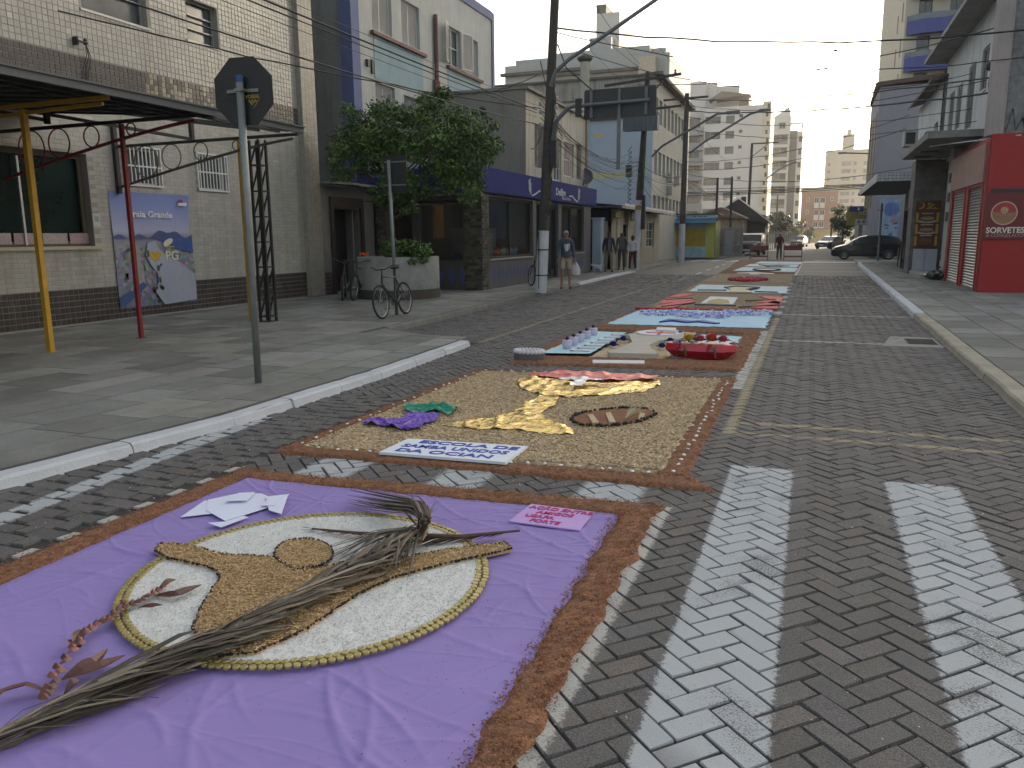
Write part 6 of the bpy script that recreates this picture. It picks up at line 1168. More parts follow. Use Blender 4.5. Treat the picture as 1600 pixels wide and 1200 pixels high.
disc(lc, 0, lr, mat('emblem_tan', (.28, .13, .07), .5, .15, 3), 'emblem_disc', .002, sgn); disc(lc, 0, lr*.98, mat('emblem_red', (.33, .03, .03), .5), 'emblem_upper', .003, sgn, a0=.1, a1=3.0); disc(lc, lr, lr+.028, mat('emblem_rim', (.48, .32, .28), .5), 'emblem_rim', .005, sgn)
disc((lc[0], lc[1]+.08), .05, .085, mat('emblem_gold', (.45, .30, .18), .5), 'emblem_swirl', .008, sgn, a0=2.0, a1=6.8); disc((lc[0]+.01, lc[1]+.10), .015, .05, mat('emblem_gold', (.45, .30, .18), .5), 'emblem_swirl', .008, sgn)
cream_l = mat('letter_cream', (.62, .58, .52), .6)
b = MB(); [b.bar((lc[0]-.17+k*.045, yy-.008, lc[1]-.08+.015*(k % 2)), (lc[0]-.15+k*.045, yy-.008, lc[1]-.01-.015*(k % 3)), .022, .006) for k in range(8)]; b.build('emblem_script', mat('emblem_gold2', (.5, .34, .22), .5), sgn)
tx = ony(1570, 360, RY-.07); text('lettering', 'SORVETES', (tx[0]+.01, RY-.064, tx[1]), .20, cream_l, ux=XP, uy=ZP, parent=sgn, bold=.005, sx=.95, ext=.004); tx = ony(1570, 366, RY-.07); text('lettering', '& CONGELADOS', (tx[0]+.02, RY-.064, tx[1]-.03), .125, mat('letter_rose', (.40, .22, .20), .6), ux=XP, uy=ZP, parent=sgn, sx=.92, ext=.004)
# upper house above the red shop
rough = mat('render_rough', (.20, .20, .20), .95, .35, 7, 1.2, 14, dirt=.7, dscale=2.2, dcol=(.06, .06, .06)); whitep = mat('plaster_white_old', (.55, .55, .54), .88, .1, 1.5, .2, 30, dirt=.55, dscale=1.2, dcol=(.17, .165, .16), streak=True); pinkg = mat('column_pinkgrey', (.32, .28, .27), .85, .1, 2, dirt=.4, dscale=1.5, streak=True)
uh = thing('white_upper_house', 'old white two storey house front with louvred windows above the red shop', 'building', (4.5, 30, 4)); UX = 4.5; uA, uB = 24.85, 36.0
oo = [(27.6-uA, 1.55, 28.7-uA, 2.85), (29.6-uA, .75, 30.9-uA, 2.75), (31.9-uA, 1.0, 33.0-uA, 2.5), (33.5-uA, 1.0, 34.7-uA, 2.5)]
facade('wall', uh, (UX, uA, 4.18), YP, uB-uA, 3.95, oo, whitep, -XP, .08)
for i, o in enumerate(oo): window(uh, (UX, uA, 4.18), YP, -XP, o, 'shutter' if i else 'glass', depth=.075, fm=mat('shutter_midgrey', (.30, .30, .29), .7), pm=glassm, bars=1)
b = MB(); b.bar((UX-.02, 27.6, 5.75), (UX-.02, 28.7, 5.75), .05); b.build('window_ledge', whitef, uh)
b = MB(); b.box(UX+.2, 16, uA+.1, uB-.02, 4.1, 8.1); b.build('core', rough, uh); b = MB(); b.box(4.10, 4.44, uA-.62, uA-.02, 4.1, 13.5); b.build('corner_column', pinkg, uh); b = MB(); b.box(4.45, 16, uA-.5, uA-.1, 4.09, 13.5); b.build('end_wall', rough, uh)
b = MB(); b.add([(3.72, uA, 8.1), (3.72, uB+.4, 8.1), (16, uB+.4, 8.1), (16, uA, 8.1), (3.72, uA, 8.24), (3.72, uB+.4, 8.24), (16, uB+.4, 8.5), (16, uA, 8.5)], [(0, 1, 2, 3), (4, 5, 6, 7), (0, 1, 5, 4), (1, 2, 6, 5), (3, 0, 4, 7)]); b.build('eaves_slab', mat('eaves_grey', (.27, .265, .255), .9, .15, 2, dirt=.6, dscale=1.2), uh)
oo2 = [(1.4, .9, 2.3, 2.6), (4.0, .9, 4.9, 2.6), (6.2, .9, 7.2, 2.6), (8.4, .9, 9.4, 2.6)]
facade('upper_wall', uh, (4.75, uA, 8.51), YP, 10.2, 5.0, oo2, whitep, -XP, .18); [window(uh, (4.75, uA, 8.51), YP, -XP, o, depth=.16, fm=whitef, pm=glassm, bars=1) for o in oo2]; b = MB(); b.box(4.95, 16, uA, uA+10.1, 8.52, 13.45); b.build('core', rough, uh)
# concrete canopy
b = MB(); b.box(3.0, 4.48, 26.9, 34.3, 4.36, 4.56); b.build('concrete_canopy', mat('canopy_concrete', (.24, .235, .225), .9, .2, 2, .4, 30, dirt=.8, dscale=1.6, dcol=(.06, .055, .05)), uh)
for i in range(3): b = MB(); b.box(3.3, 3.85, 29.0+i*1.9, 29.45+i*1.9, 4.345, 4.359); b.build('dark_patch', blackf, uh)  # plain black rectangles on the canopy underside
t = thing('wall_cable', 'loose black cables and a drain stain hanging on the white house front', 'cable', (UX-.05, 26.8, 6)); b = MB(); b.tube([(UX-.03, 26.9, 6.3), (UX-.03, 27.1, 5.8), (UX-.03, 26.8, 5.2), (UX-.03, 26.75, 4.6)], .012, 4); b.ball((UX-.06, 26.9, 6.25), .13, nu=7, nv=5); b.tube([(4.9, uA-.53, 13), (4.98, uA-.55, 8), (5.0, uA-.54, 5.2), (4.9, uA-.55, 4.4)], .05, 5); b.build('cable', blackf, t)
gf = thing('graffiti_tag', 'black spray painted scrawl on the rough grey wall above the red shop', 'graffiti', (5.2, uA-.51, 4.5)); b = MB()
gp = [(4.5, 4.15), (4.62, 4.75), (4.72, 4.2), (4.85, 4.5), (4.95, 4.12), (5.1, 4.35), (5.2, 4.15)]; 
for i in range(len(gp)-1): b.bar((gp[i][0], uA-.51, gp[i][1]), (gp[i+1][0], uA-.51, gp[i+1][1]), .05, .006)
b.build('paint', blackf, gf)
t = thing('white_tube_lamp', 'thin white tube running under the concrete canopy to the red wall', 'lamp', (3.6, 28, 4.3)); b = MB(); b.tube([(3.25, 28.5, 4.28), (4.7, 23.6, 4.0)], .018, 6); b.build('tube', whitef, t)
# middle house (dark end wall) + burger banner
mh = thing('dark_sided_house', 'old two storey house with a mottled dark end wall beyond the white house', 'building', (3.5, 38, 0)); mx, mA, mB_ = 4.4, 35.6, 43.5
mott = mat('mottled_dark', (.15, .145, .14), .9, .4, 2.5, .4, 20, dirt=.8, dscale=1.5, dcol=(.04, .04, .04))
oo = [(1.2, .2, 2.4, 2.6), (3.2, .2, 5.6, 2.6), (.9, 4.4, 2.0, 5.9), (4.0, 4.4, 5.2, 5.9)]
facade('wall', mh, (mx, mA, SW), YP, mB_-mA, 7.3, oo, whitep, -XP, .2)
for i, o in enumerate(oo): window(mh, (mx, mA, SW), YP, -XP, o, depth=.18, fm=blackf, pm=glassm, bars=1)
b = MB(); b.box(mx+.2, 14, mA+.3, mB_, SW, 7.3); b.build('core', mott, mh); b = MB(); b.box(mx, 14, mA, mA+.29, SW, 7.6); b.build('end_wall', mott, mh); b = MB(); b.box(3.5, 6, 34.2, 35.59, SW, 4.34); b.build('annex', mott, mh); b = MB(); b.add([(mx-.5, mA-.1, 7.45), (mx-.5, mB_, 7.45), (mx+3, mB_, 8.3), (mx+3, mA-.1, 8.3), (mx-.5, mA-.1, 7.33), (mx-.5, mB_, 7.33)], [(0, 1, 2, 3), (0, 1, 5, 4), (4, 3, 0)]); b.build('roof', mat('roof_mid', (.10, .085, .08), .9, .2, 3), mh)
t = thing('white_pilaster', 'narrow off white pillar between the burger banner and the red shop', 'pillar', (4.2, 32.2, 0)); b = MB(); b.box(4.12, 4.5, 29.75, 30.6, SW, 4.34); b.box(4.1, 4.14, 29.72, 30.62, SW, .7); b.build('shaft', mat('pil_offwhite', (.36, .355, .33), .85, .12, 3, dirt=.6, dscale=2, dcol=(.12, .11, .10)), t)
for k in range(3): b = MB(); b.box(4.09, 4.12, 29.85, 30.25, 2.0+k*.62, 2.3+k*.62); b.build('meter_opening', blackf, t)
bn = thing('burger_banner', 'tall maroon and yellow burger banner on the dark wall', 'banner', (3.95, 33, 1.9)); BY = 34.13; bx0, bz1 = ony(1432, 314, BY); bx1, _ = ony(1471, 314, BY); _, bz0 = ony(1450, 387, BY); W, H = bx1-bx0, bz1-bz0; b = MB(); b.box(bx0, bx1, BY, BY+.05, bz0, bz1); b.build('banner_cloth', mat('banner_maroon', (.10, .022, .018), .6, .2, 3), bn)
def bq(u0, v0, u1, v1, m_, nm, d=.003): b = MB(); b.quad((bx0+W*u0, BY-d, bz0+H*v0), (bx0+W*u1, BY-d, bz0+H*v0), (bx0+W*u1, BY-d, bz0+H*v1), (bx0+W*u0, BY-d, bz0+H*v1)); b.build(nm, m_, bn)
bye = mat('banner_yellow', (.42, .27, .04), .6, .15, 8)
for k in range(3): bq(.03, .04+k*.25, .14, .25+k*.25, bye, 'yellow_stripe'); bq(.86, .04+k*.25, .97, .25+k*.25, bye, 'yellow_stripe')
bun = mat('bun_tan', (.33, .22, .10), .6, .3, 9); meat = mat('meat_brown', (.12, .05, .02), .6, .3, 9); plate = mat('plate_pale', (.40, .38, .34), .6, .3, 9)
for v, r in ((.60, .28), (.36, .24), (.13, .27)):
    c = (bx0+W*.5, bz0+H*v)
    def el(dx, dz, rx, rz, m_, nm, d): b = MB(); b.add([(c[0]+dx+rx*math.cos(a), BY-d, c[1]+dz+rz*math.sin(a)) for a in [6.2832*i/18 for i in range(18)]], [tuple(range(18))]); b.build(nm, m_, bn)
    el(0, -.06, W*.36, .07, plate if v > .2 else meat, 'printed_plate', .004); el(0, -.02, W*.28, .055, meat, 'printed_patty', .006); el(0, .05, W*.28, .065, bun if v > .2 else mat('ribs_red', (.2, .06, .03), .6, .3, 9), 'printed_bun', .008)
for v in (.72, .48, .25): bq(.25, v, .75, v+.022, plate, 'printed_line')
text('lettering', 'Sr.', (bx0+W*.64, BY-.006, bz0+H*.90), .27, bye, ux=XP, uy=ZP, parent=bn, bold=.006); bq(.42, .825, .92, .838, bye, 'printed_line')
b = MB(); cc_ = (bx0+W*.2, bz0+H*.90); V = []
for i in range(15): a = -1.9+i*.27; V += [(cc_[0]+.13*math.cos(a), BY-.006, cc_[1]+.13*math.sin(a)), (cc_[0]-.05+.12*math.cos(a), BY-.006, cc_[1]+.03+.12*math.sin(a))]
b.add(V, [(2*i, 2*i+1, 2*i+3, 2*i+2) for i in range(14)]); b.build('printed_crescent', bye, bn)
t = thing('white_boards', 'pale boards standing on a step below the burger banner', 'boards', (3.9, 33.6, 0)); b = MB(); b.box(bx0+.0, bx0+.38, BY-.32, BY-.27, SW+.14, bz0-.04); b.box(bx0+.40, bx1-.02, BY-.26, BY-.21, SW+.14, bz0-.05); b.build('board', mat('board_bluewhite', (.40, .42, .50), .7, .1, 2), t)
t = thing('tiled_step', 'low pale step in front of the burger banner', 'step', (3.9, 33.5, 0)); b = MB(); b.box(3.55, 4.95, 30.7, 34.1, SW, SW+.13); b.build('slab', mat('step_pale', (.33, .32, .30), .7, .1, 3, dirt=.4), t)
for i, (px_, py_, y_, z_) in enumerate(((1411, 218, 36.5, 4.6), (1428, 262, 35.2, 3.4))):
    t = thing('air_conditioner', ['white air conditioner unit high on the street front of the dark sided house', 'white air conditioner unit just above the tiled marquee corner'][i], 'air conditioner', (3.2, y_, z_), 'air conditioner units'); x_, zc = ony(px_, py_, y_); b = MB(); b.box(x_, x_+.5, y_-.4, y_+.4, zc-.3, zc+.3); b.build('case', mat('ac_white', (.35, .35, .33), .7, .15, 5), t); b = MB(); b.lathe((x_+.25, y_-.401, zc), [(.2, 0)], 12) if False else b.box(x_+.06, x_+.40, y_-.41, y_-.401, zc-.22, zc+.22); b.build('fan_grille', blackf, t)
t = thing('garbage_bag', 'black garbage bag on the pavement beside the left red shutter', 'bag', at(1462, 437, SW)); c = at(1463, 437, SW); b = MB(); V = []; F = []
for j in range(9):
    ph = math.pi*j/8
    for i in range(16): th = 2*math.pi*i/16; r = 1+.12*math.sin(th*5+j)+R.uniform(-.06, .06); V.append((c[0]+.36*r*math.sin(ph)*math.cos(th), c[1]+.42*r*math.sin(ph)*math.sin(th), SW+.16+.165*math.cos(ph)))
for j in range(8):
    for i in range(16): F.append((j*16+i, (j+1)*16+i, (j+1)*16+(i+1) % 16, j*16+(i+1) % 16))
b.add(V, F); b.tube([(c[0], c[1], SW+.3), (c[0]+.03, c[1], SW+.40), (c[0]+.1, c[1], SW+.42)], .03, 6); b.build('sack', mat('plastic_black', (.012, .012, .013), .3, .3, 9), t)
# bar with tiled marquee, dark glass + gold foil, pillar and mural
ba = thing('corner_bar', 'corner bar with a white tiled marquee edge and dark doors', 'building', (3.6, 50, 0)); bx, bA2, bB2 = 4.8, 43.6, 51.0
oo = [(.4, 0, 1.9, 2.7), (2.3, 0, 4.0, 2.7), (4.5, 0, 7.6, 2.8)]
facade('wall', ba, (bx, bA2, SW), YP, bB2-bA2, 4.2, oo, mat('wall_bar', (.10, .095, .09), .8, .3, 3), -XP, .3); [window(ba, (bx, bA2, SW), YP, -XP, o, depth=.28, fm=blackf, pm=glassm, bars=1) for o in oo]
b = MB(); b.box(bx+.31, 12, bA2, bB2, SW, 4.3); b.build('core', mott, ba)
def mq(x0, x1, y0, y1, z, nm, m_): b = MB(); b.box(x0, x1, y0, y1, z, z+.10); b.build(nm, m_, ba)
mz = 3.82; b = MB(); b.box(2.45, 4.75, 38.2, 52.0, mz, mz+.12); b.build('marquee', mat('marquee_dark', (.035, .035, .037), .7, .2, 3), ba)
b = MB(); wt = mat('tile_white_dirty', (1, 1, 1), .4, .1, 2, tint=True, dirt=.3, dscale=2); cwf = lambda cu, cv: (lambda q: (.5*q, .52*q, .55*q))(R.uniform(.85, 1.1)); tiles(b, (2.45, 38.19, mz), XP, -YP, 2.0, .34, .15, .115, colf=cwf, gap=.014); tiles(b, (2.44, 38.2, mz), YP, -XP, 13.8, .34, .15, .115, colf=cwf, gap=.014); b.build('marquee_tiles', wt, ba)['kind'] = 'stuff'
b = MB(); b.box(2.452, 4.4, 38.21, 38.3, mz, mz+.35); b.box(2.452, 2.55, 38.3, 52.0, mz, mz+.35); b.build('marquee_edge', grey_k, ba)
goldf = mat('foil_curtain', (.45, .36, .20), .4, .5, 2.5, .8, 9, metal=.3); b = MB()
for k in range(26): y = 37.2+k*.26; b.add([(4.28+.06*math.sin(k*2.3), y, 3.7), (4.28, y+.26, 3.7), (4.30, y+.2, 2.75+.5*math.sin(k*1.3)), (4.33, y+.02, 2.5)], [(0, 1, 2, 3)])
b.build('foil_curtain', goldf, ba)
t = thing('bar_furniture', 'dark stacked chairs and boxes in front of the corner bar', 'furniture', (3.6, 43, 0)); b = MB()
for k in range(5): x, y = 3.75+.1*(k % 2), 38.5+k*.6; b.box(x, x+.42, y, y+.42, SW+.42, SW+.47); b.box(x, x+.04, y, y+.42, SW+.47, SW+.9); [b.bar((x+i, y+j, SW), (x+i, y+j, SW+.45), .03) for i in (.03, .39) for j in (.03, .39)]
b.build('chairs', blackf, t)
gp_ = thing('grey_party_wall_building', 'tall plain mauve grey building with a blank end wall behind the corner bar', 'building', (5, 62, 0)); GY = 59.0; mauve = mat('plaster_mauve', (.27, .26, .285), .9, .07, .5, dirt=.25, dscale=.5, dcol=(.16, .155, .17), streak=True)
gx0, gz = ony(1376, 135, GY); b = MB(); b.box(gx0, 20, GY, GY+9, SW, gz); b.build('wall', mauve, gp_); b = MB(); b.add([(gx0-.1, GY-.2, gz), (20, GY-.2, gz+1.2), (20, GY+9, gz+1.2), (gx0-.1, GY+9, gz), (gx0-.3, GY-.2, gz+.25), (20, GY-.2, gz+1.5), (20, GY+9, gz+1.5), (gx0-.1, GY+9, gz+.25)], [(0, 1, 2, 3), (4, 5, 6, 7), (0, 1, 5, 4), (3, 0, 4, 7)]); b.build('roof', mat('roof_maroon', (.10, .06, .055), .9, .2, 3), gp_)
for k in range(3): b = MB(); b.box(gx0-.05, gx0-.003, GY+1+k*2.8, GY+2.2+k*2.8, 3.4, gz-1.5); b.build('window_strip', mat('window_strip_brown', (.20, .15, .12), .7), gp_)
mu = thing('face_mural', 'blue painted mural of a face on the wall behind the dark parked hatchback', 'mural', (4.6, 58.9, 2)); MY = 58.9; mx0, mz1 = ony(1380, 312, MY); mx1, _ = ony(1408, 312, MY); mz0 = .3; b = MB(); b.quad((mx0, MY, mz0), (mx1, MY, mz0), (mx1, MY, mz1), (mx0, MY, mz1)); W, H = mx1-mx0, mz1-mz0; b.build('painted_ground', mat('mural_blue', (.20, .32, .50), .85, .4, 3), mu)
def me_(u, v, ru, rv, c, nm, d, rot=0): b = MB(); b.add([(mx0+W*u+(ru*math.cos(a)*math.cos(rot)-rv*math.sin(a)*math.sin(rot))*W, MY-d, mz0+H*v+(ru*math.cos(a)*math.sin(rot)+rv*math.sin(a)*math.cos(rot))*W) for a in [6.2832*i/20 for i in range(20)]], [tuple(range(20))]); b.build(nm, mat('mural_'+nm, c, .85, .35, 4), mu)
me_(.5, .82, .46, .42, (.10, .17, .38), 'hair', .004); me_(.55, .45, .40, .80, (.30, .39, .50), 'cheek', .006); me_(.68, .64, .24, .28, (.28, .25, .30), 'forehead', .008); me_(.30, .53, .15, .04, (.03, .04, .10), 'brow', .011, -.35); me_(.80, .56, .15, .04, (.03, .04, .10), 'brow_', .011, .35)
me_(.30, .47, .10, .05, (.10, .14, .25), 'eye', .012); me_(.80, .48, .10, .05, (.10, .14, .25), 'eye_', .012); me_(.56, .34, .12, .16, (.08, .18, .42), 'nose', .012); me_(.56, .23, .17, .035, (.42, .18, .18), 'lips', .013); me_(.56, .15, .2, .05, (.12, .22, .45), 'chin', .012)
t = thing('blue_pillar', 'pale blue pillar with a square capital left of the face mural', 'pillar', (4.0, 57, 0)); px0, _ = ony(1373, 350, 57); px1, _ = ony(1381, 350, 57); b = MB(); b.box(px0, px1, 57, 57.4, SW, 4.0); b.box(px0-.15, px1+.2, 56.9, 57.5, 3.95, 4.3); b.build('shaft', mat('pillar_blue', (.30, .36, .42), .8, .12, 2), t)
t = thing('dark_awning', 'dark flat awning projecting beyond the corner bar', 'awning', (2.8, 62, 4)); ax0, az = ony(1345, 302, 66); b = MB(); b.box(ax0, 6, 62, 70, az, az+.18); b.add([(ax0, 61.9, az), (6, 61.9, az), (6, 61.9, az+1.4), (ax0+1.8, 61.9, az+1.2)], [(0, 1, 2, 3)]); b.build('slab', mat('awning_dark', (.06, .055, .05), .8), t)
# inn signs
t = thing('inn_sign', 'pale sign reading POUSADA on a mustard board beyond the corner bar', 'sign', (3, 72, 3)); IY = 64.0; x0, z0 = ony(1322, 352, IY); x1, z1 = ony(1366, 324, IY); b = MB(); b.box(x0, x1, IY, IY+.1, z0, z1); b.build('board', mat('board_mustard', (.24, .20, .05), .8, .2, 3), t); a0, c0 = ony(1341, 336, IY); a1, c1 = ony(1365, 329, IY); b = MB(); b.box(a0, a1, IY-.05, IY-.002, c0, c1); b.build('name_board', mat('sign_pale', (.45, .44, .38), .8), t); text('lettering', 'POUSADA', ((a0+a1)/2, IY-.055, (c0+c1)/2), .30, mat('sign_ink', (.12, .12, .08), .8), ux=XP, uy=ZP, parent=t, bold=.008, sx=.9)
t = thing('blue_street_sign', 'small dark blue sign board left of the inn sign', 'sign', (2, 71, 4)); x0, z0 = ony(1327, 331, 63); x1, z1 = ony(1350, 322, 63); b = MB(); b.box(x0, x1, 63, 63.06, z0, z1); b.build('board', mat('board_navy', (.03, .03, .14), .7), t); b = MB(); b.box(x0+.55, x0+.66, 62.99, 62.999, z0+.1, z1-.1); b.build('printed_mark', wf, t)
t = thing('pale_service_sign', 'pale blue grey notice board under the inn sign', 'sign', (3, 71.5, 2.5)); x0, z0 = ony(1336, 351, 63.5); x1, z1 = ony(1364, 342, 63.5); b = MB(); b.box(x0, x1, 63.5, 63.56, z0, z1); b.build('board', mat('board_bluegrey', (.30, .36, .42), .8), t); b = MB(); [b.box(x0+.15+.30*k, x0+.34+.30*k, 63.49, 63.498, (z0+z1)/2-.1, (z0+z1)/2+.1) for k in range(4)]; b.build('printed_line', mat('sign_ink', (.12, .12, .08), .8), t)
inn = thing('inn_building', 'low shop row with pale blue posts under the inn sign', 'building', (5, 73, 0)); x0, _ = ony(1340, 380, 73); b = MB(); b.box(x0, 9, 73, 80, SW, 3.6); b.build('wall', mat('inn_wall', (.17, .17, .15), .85, .35, 1.5, dirt=.4), inn); b = MB(); [b.box(x0+.5+k*1.1, x0+.75+k*1.1, 72.7, 72.9, SW, 2.6) for k in range(4)]; b.build('post', mat('pillar_blue', (.30, .36, .42), .8, .12, 2), inn)
# blue balcony tower
bw = thing('blue_balcony_tower', 'tall cream apartment tower with curved blue balconies at the upper right', 'building', (10, 78, 0)); TY2 = 78.0; tx0 = ony(1412, 60, TY2)[0]; tx1 = 32.0; crt = mat('plaster_tower', (.47, .43, .35), .9, .05, .3, dirt=.15, dscale=.3, dcol=(.35, .32, .27), streak=True); fh = 2.92; zb0 = ony(1440, 113, TY2)[1]; zs3 = [zb0-4*fh+fh*k for k in range(13)]; TH2 = zs3[-1]+4; oo = []  # right extent and depth stretched out of view so the tower blocks the sun
for z in zs3:
    if z > .5: oo += [(1.0, z-3.0+1.0, 2.0, z-1.0+1.0), (3.3, z-2.0, 4.3, z), (6.3, z-2, 7.2, z), (9.0, z-1.8, 10.5, z-.2), (12.5, z-1.8, 14, z-.2)]
facade('wall', bw, (tx0, TY2, 0), XP, tx1-tx0, TH2, [o for o in oo if o[1] > 0 and o[3] < TH2], crt, -YP, .3)
for o in oo:
    if o[1] > 12 and o[0] < 8 and o[3] < 30: window(bw, (tx0, TY2, 0), XP, -YP, o, depth=.28, fm=mat('frame_dkgrey', (.08, .08, .08), .6), pm=glassm, bars=1, fw=.07)
b = MB(); b.box(tx0+.01, tx1, TY2+.35, TY2+30, 0, TH2-.02); b.build('core', crt, bw); b = MB(); b.box(tx0-.01, tx0+.004, TY2, TY2+30, 0, TH2); b.build('side_wall', crt, bw)
blb = mat('balcony_blue', (.060, .075, .25), .6, .08, .5); 
for z in zs3:
    if z < 9: continue
    b = MB(); n = 12; V = []; zt_, zb_ = z-1.75, z-2.85
    for i in range(n+1): u = i/n; x = tx0+.15+4.9*u; y = TY2-.05-.85*math.sin(math.pi*min(1, u*1.0))**.6; V += [(x, y, zb_), (x, y, zt_)]
    b.add(V, [(2*i, 2*i+2, 2*i+3, 2*i+1) for i in range(n)]); b.add([(v[0], v[1], zb_) for v in V[::2]]+[(tx0+5.05, TY2-.02, zb_), (tx0+.15, TY2-.02, zb_)], [tuple(range(n+3))]); b.build('balcony', blb, bw)
    b = MB(); V2 = [(v[0], v[1], zt_+.02) for v in V[::2]]; b.add([p for v in V2 for p in (v, (v[0], v[1], zt_+.45))], [(2*i, 2*i+2, 2*i+3, 2*i+1) for i in range(n)]); b.build('balcony_glass', mat('balcony_glass', (.12, .14, .17), .2), bw)
for k in range(12):
    b = MB(); z = 8+k*2.92
    for j in range(2): y = TY2+2.2+j*4.5; b.box(tx0-.06, tx0-.012, y, y+.5, z, z+1.5)
    b.build('side_window', mat('side_slot', (.2, .18, .15), .7), bw)
b = MB(); b.box(tx0+5.15, tx0+5.35, TY2-.3, TY2-.01, 0, TH2); b.build('dark_fin', blackf, bw)
# ================================================================ STREET FURNITURE
polec = mat('pole_concrete', (.055, .05, .045), .85, .3, 6, .4, 40, dirt=.4, dscale=3); polew = mat('pole_white', (.50, .51, .54), .8, .1, 4, dirt=.4, dscale=3, dcol=(.2, .19, .18)); steel = mat('steel_grey', (.13, .14, .15), .5, .15, 5, metal=.3); galv = mat('galvanised', (.20, .215, .215), .5, .18, 4, metal=.35, dirt=.3, dscale=3)
def upole(px_, py_, px_t, py_t, H, wz, r, label, lean=None, yellow=()):
    x, y, _ = at(px_, py_, SW); t = thing('utility_pole', label, 'pole', (x, y, SW), 'concrete utility poles'); xt, zt = ony(px_t, py_t, y); k = (H-SW)/(zt-SW); tx_ = x+(xt-x)*k; f = lambda z: x+(tx_-x)*(z-SW)/(H-SW)
    def sec(z0, z1, m_, nm, e=0): b = MB(); b.tube([(f(z0), y, z0), (f((z0+z1)/2), y, (z0+z1)/2), (f(z1), y, z1)], [r(z0)+e, r((z0+z1)/2)+e, r(z1)+e], 12); b.build(nm, m_, t, smooth=False)
    sec(SW, wz, polew, 'white_base'); sec(wz+.001, H, polec, 'shaft')
    for (a, c) in yellow: sec(a, c, mat('band_yellow', (.22, .18, .06), .8, .3, 8), 'yellow_band', .008)
    return t, f, x, y
p1, f1, P1x, P1y = upole(845, 457, 867, 0, 9.2, 1.78, lambda z: .165 if z < 1.78 else .158-.006*z, 'nearest concrete utility pole, white lower part, leaning right in front of the blue shop')
b = MB()
for z in (.55, 1.25): b.lathe((f1(z), P1y, z), [(.175, 0), (.175, .03)], 14)
b.bar((P1x-.0, P1y-.17, .2), (P1x, P1y-.17, 1.75), .02); b.build('straps', blackf, p1)
b = MB()
for k in range(16): z = 1.9+k*.18; b.lathe((f1(z), P1y, z), [(.16-.006*z, 0), (.170-.006*z, .012), (.16-.006*z, .024)], 12)
for k in range(9): z = 2.2+k*.35; b.tube([(f1(z)+.13, P1y-.05, z), (f1(z)+.20, P1y-.1, z+.2), (f1(z)+.12, P1y-.02, z+.5)], .022, 5)
b.box(f1(3.7)+.12, f1(3.7)+.30, P1y-.15, P1y+.1, 3.45, 4.15); b.build('cable_loops', blackf, p1)
b = MB()
for z, dx in ((4.6, .2), (4.75, .2), (4.95, .2), (5.15, .2), (4.85, -.22), (5.05, -.24), (4.5, -.22)): b.lathe((f1(z)+dx, P1y-.05, z), [(.04, 0), (.065, .03), (.04, .06), (.06, .08), (.03, .12)], 8)
b.build('insulator', mat('porcelain', (.35, .34, .32), .4, .2, 5), p1)
p2, f2, P2x, P2y = upole(992, 422, 1004, 240, 8.6, 3.18, lambda z: .17 if z < 3.2 else .165-.006*z, 'second concrete utility pole with yellow bands and a transformer, beside the woman in white', yellow=((2.15+1.45, 2.35+1.45), (2.75+.0, 2.95)))
b = MB(); tz = 5.2; b.box(P2x-.48, P2x+.98, P2y-.62, P2y-.2, 6.12, 6.75)
for k in range(15): b.box(P2x-.5+k*.105, P2x-.47+k*.105, P2y-.74, P2y-.62, 6.09, 6.72)
b.box(P2x-.55, P2x+1.02, P2y-.7, P2y-.15, 6.75, 6.82); [b.lathe((P2x-.3+.35*k, P2y-.4, 6.82), [(.05, 0), (.08, .05), (.05, .1), (.07, .15), (.03, .2)], 8) for k in range(3)]; b.build('transformer', mat('transformer_grey', (.17, .19, .23), .6, .1, 3), p2)
b = MB(); xa, za = ony(958, 121, P2y); xb, zb = ony(1065, 116, P2y); b.bar((P2x-1.5, P2y-.1, za-.35), (xb, P2y-.1, zb), .1); b.bar((P2x+.3, P2y-.1, 7.3), (xb-.6, P2y-.1, zb), .05); b.bar((P2x, P2y-.1, 7.0), (P2x+1.9, P2y-.1, 7.1), .09); b.build('crossarm', polec, p2)
b = MB(); [b.lathe((P2x+.5+.55*k, P2y-.1, zb-.02-.1*(2-k)*.2+.05), [(.03, 0), (.06, .04), (.03, .09), (.055, .12), (.02, .18)], 8) for k in range(3)]; b.build('insulator', mat('porcelain_dark', (.07, .06, .06), .4), p2); b = MB(); b.box(P2x-.45, P2x-.2, P2y-.25, P2y+.05, 4.2, 4.7); b.box(P2x+.24, P2x+.42, P2y-.1, P2y+.1, 1.9, 3.4); b.build('junction_box', blackf, p2)
b = MB()
for k in range(12): z = 3.0+k*.2; b.tube([(P2x+.2, P2y-.2, z), (P2x+.36, P2y-.25, z+.15), (P2x+.2, P2y-.2, z+.35)], .02, 5); b.tube([(P2x-.2, P2y-.2, z), (P2x-.34, P2y-.25, z+.1), (P2x-.2, P2y-.2, z+.3)], .02, 5)
b.build('cable_loops', blackf, p2)
p3, f3, P3x, P3y = upole(1064, 411, 1073, 165, 9.2, 2.25, lambda z: .18 if z < 2.25 else .175-.006*z, 'third concrete utility pole in front of the yellow kiosk')
b = MB(); b.bar((P3x-1.2, P3y-.1, 8.9), (P3x+1.2, P3y-.1, 8.95), .1); b.build('crossarm', polec, p3)
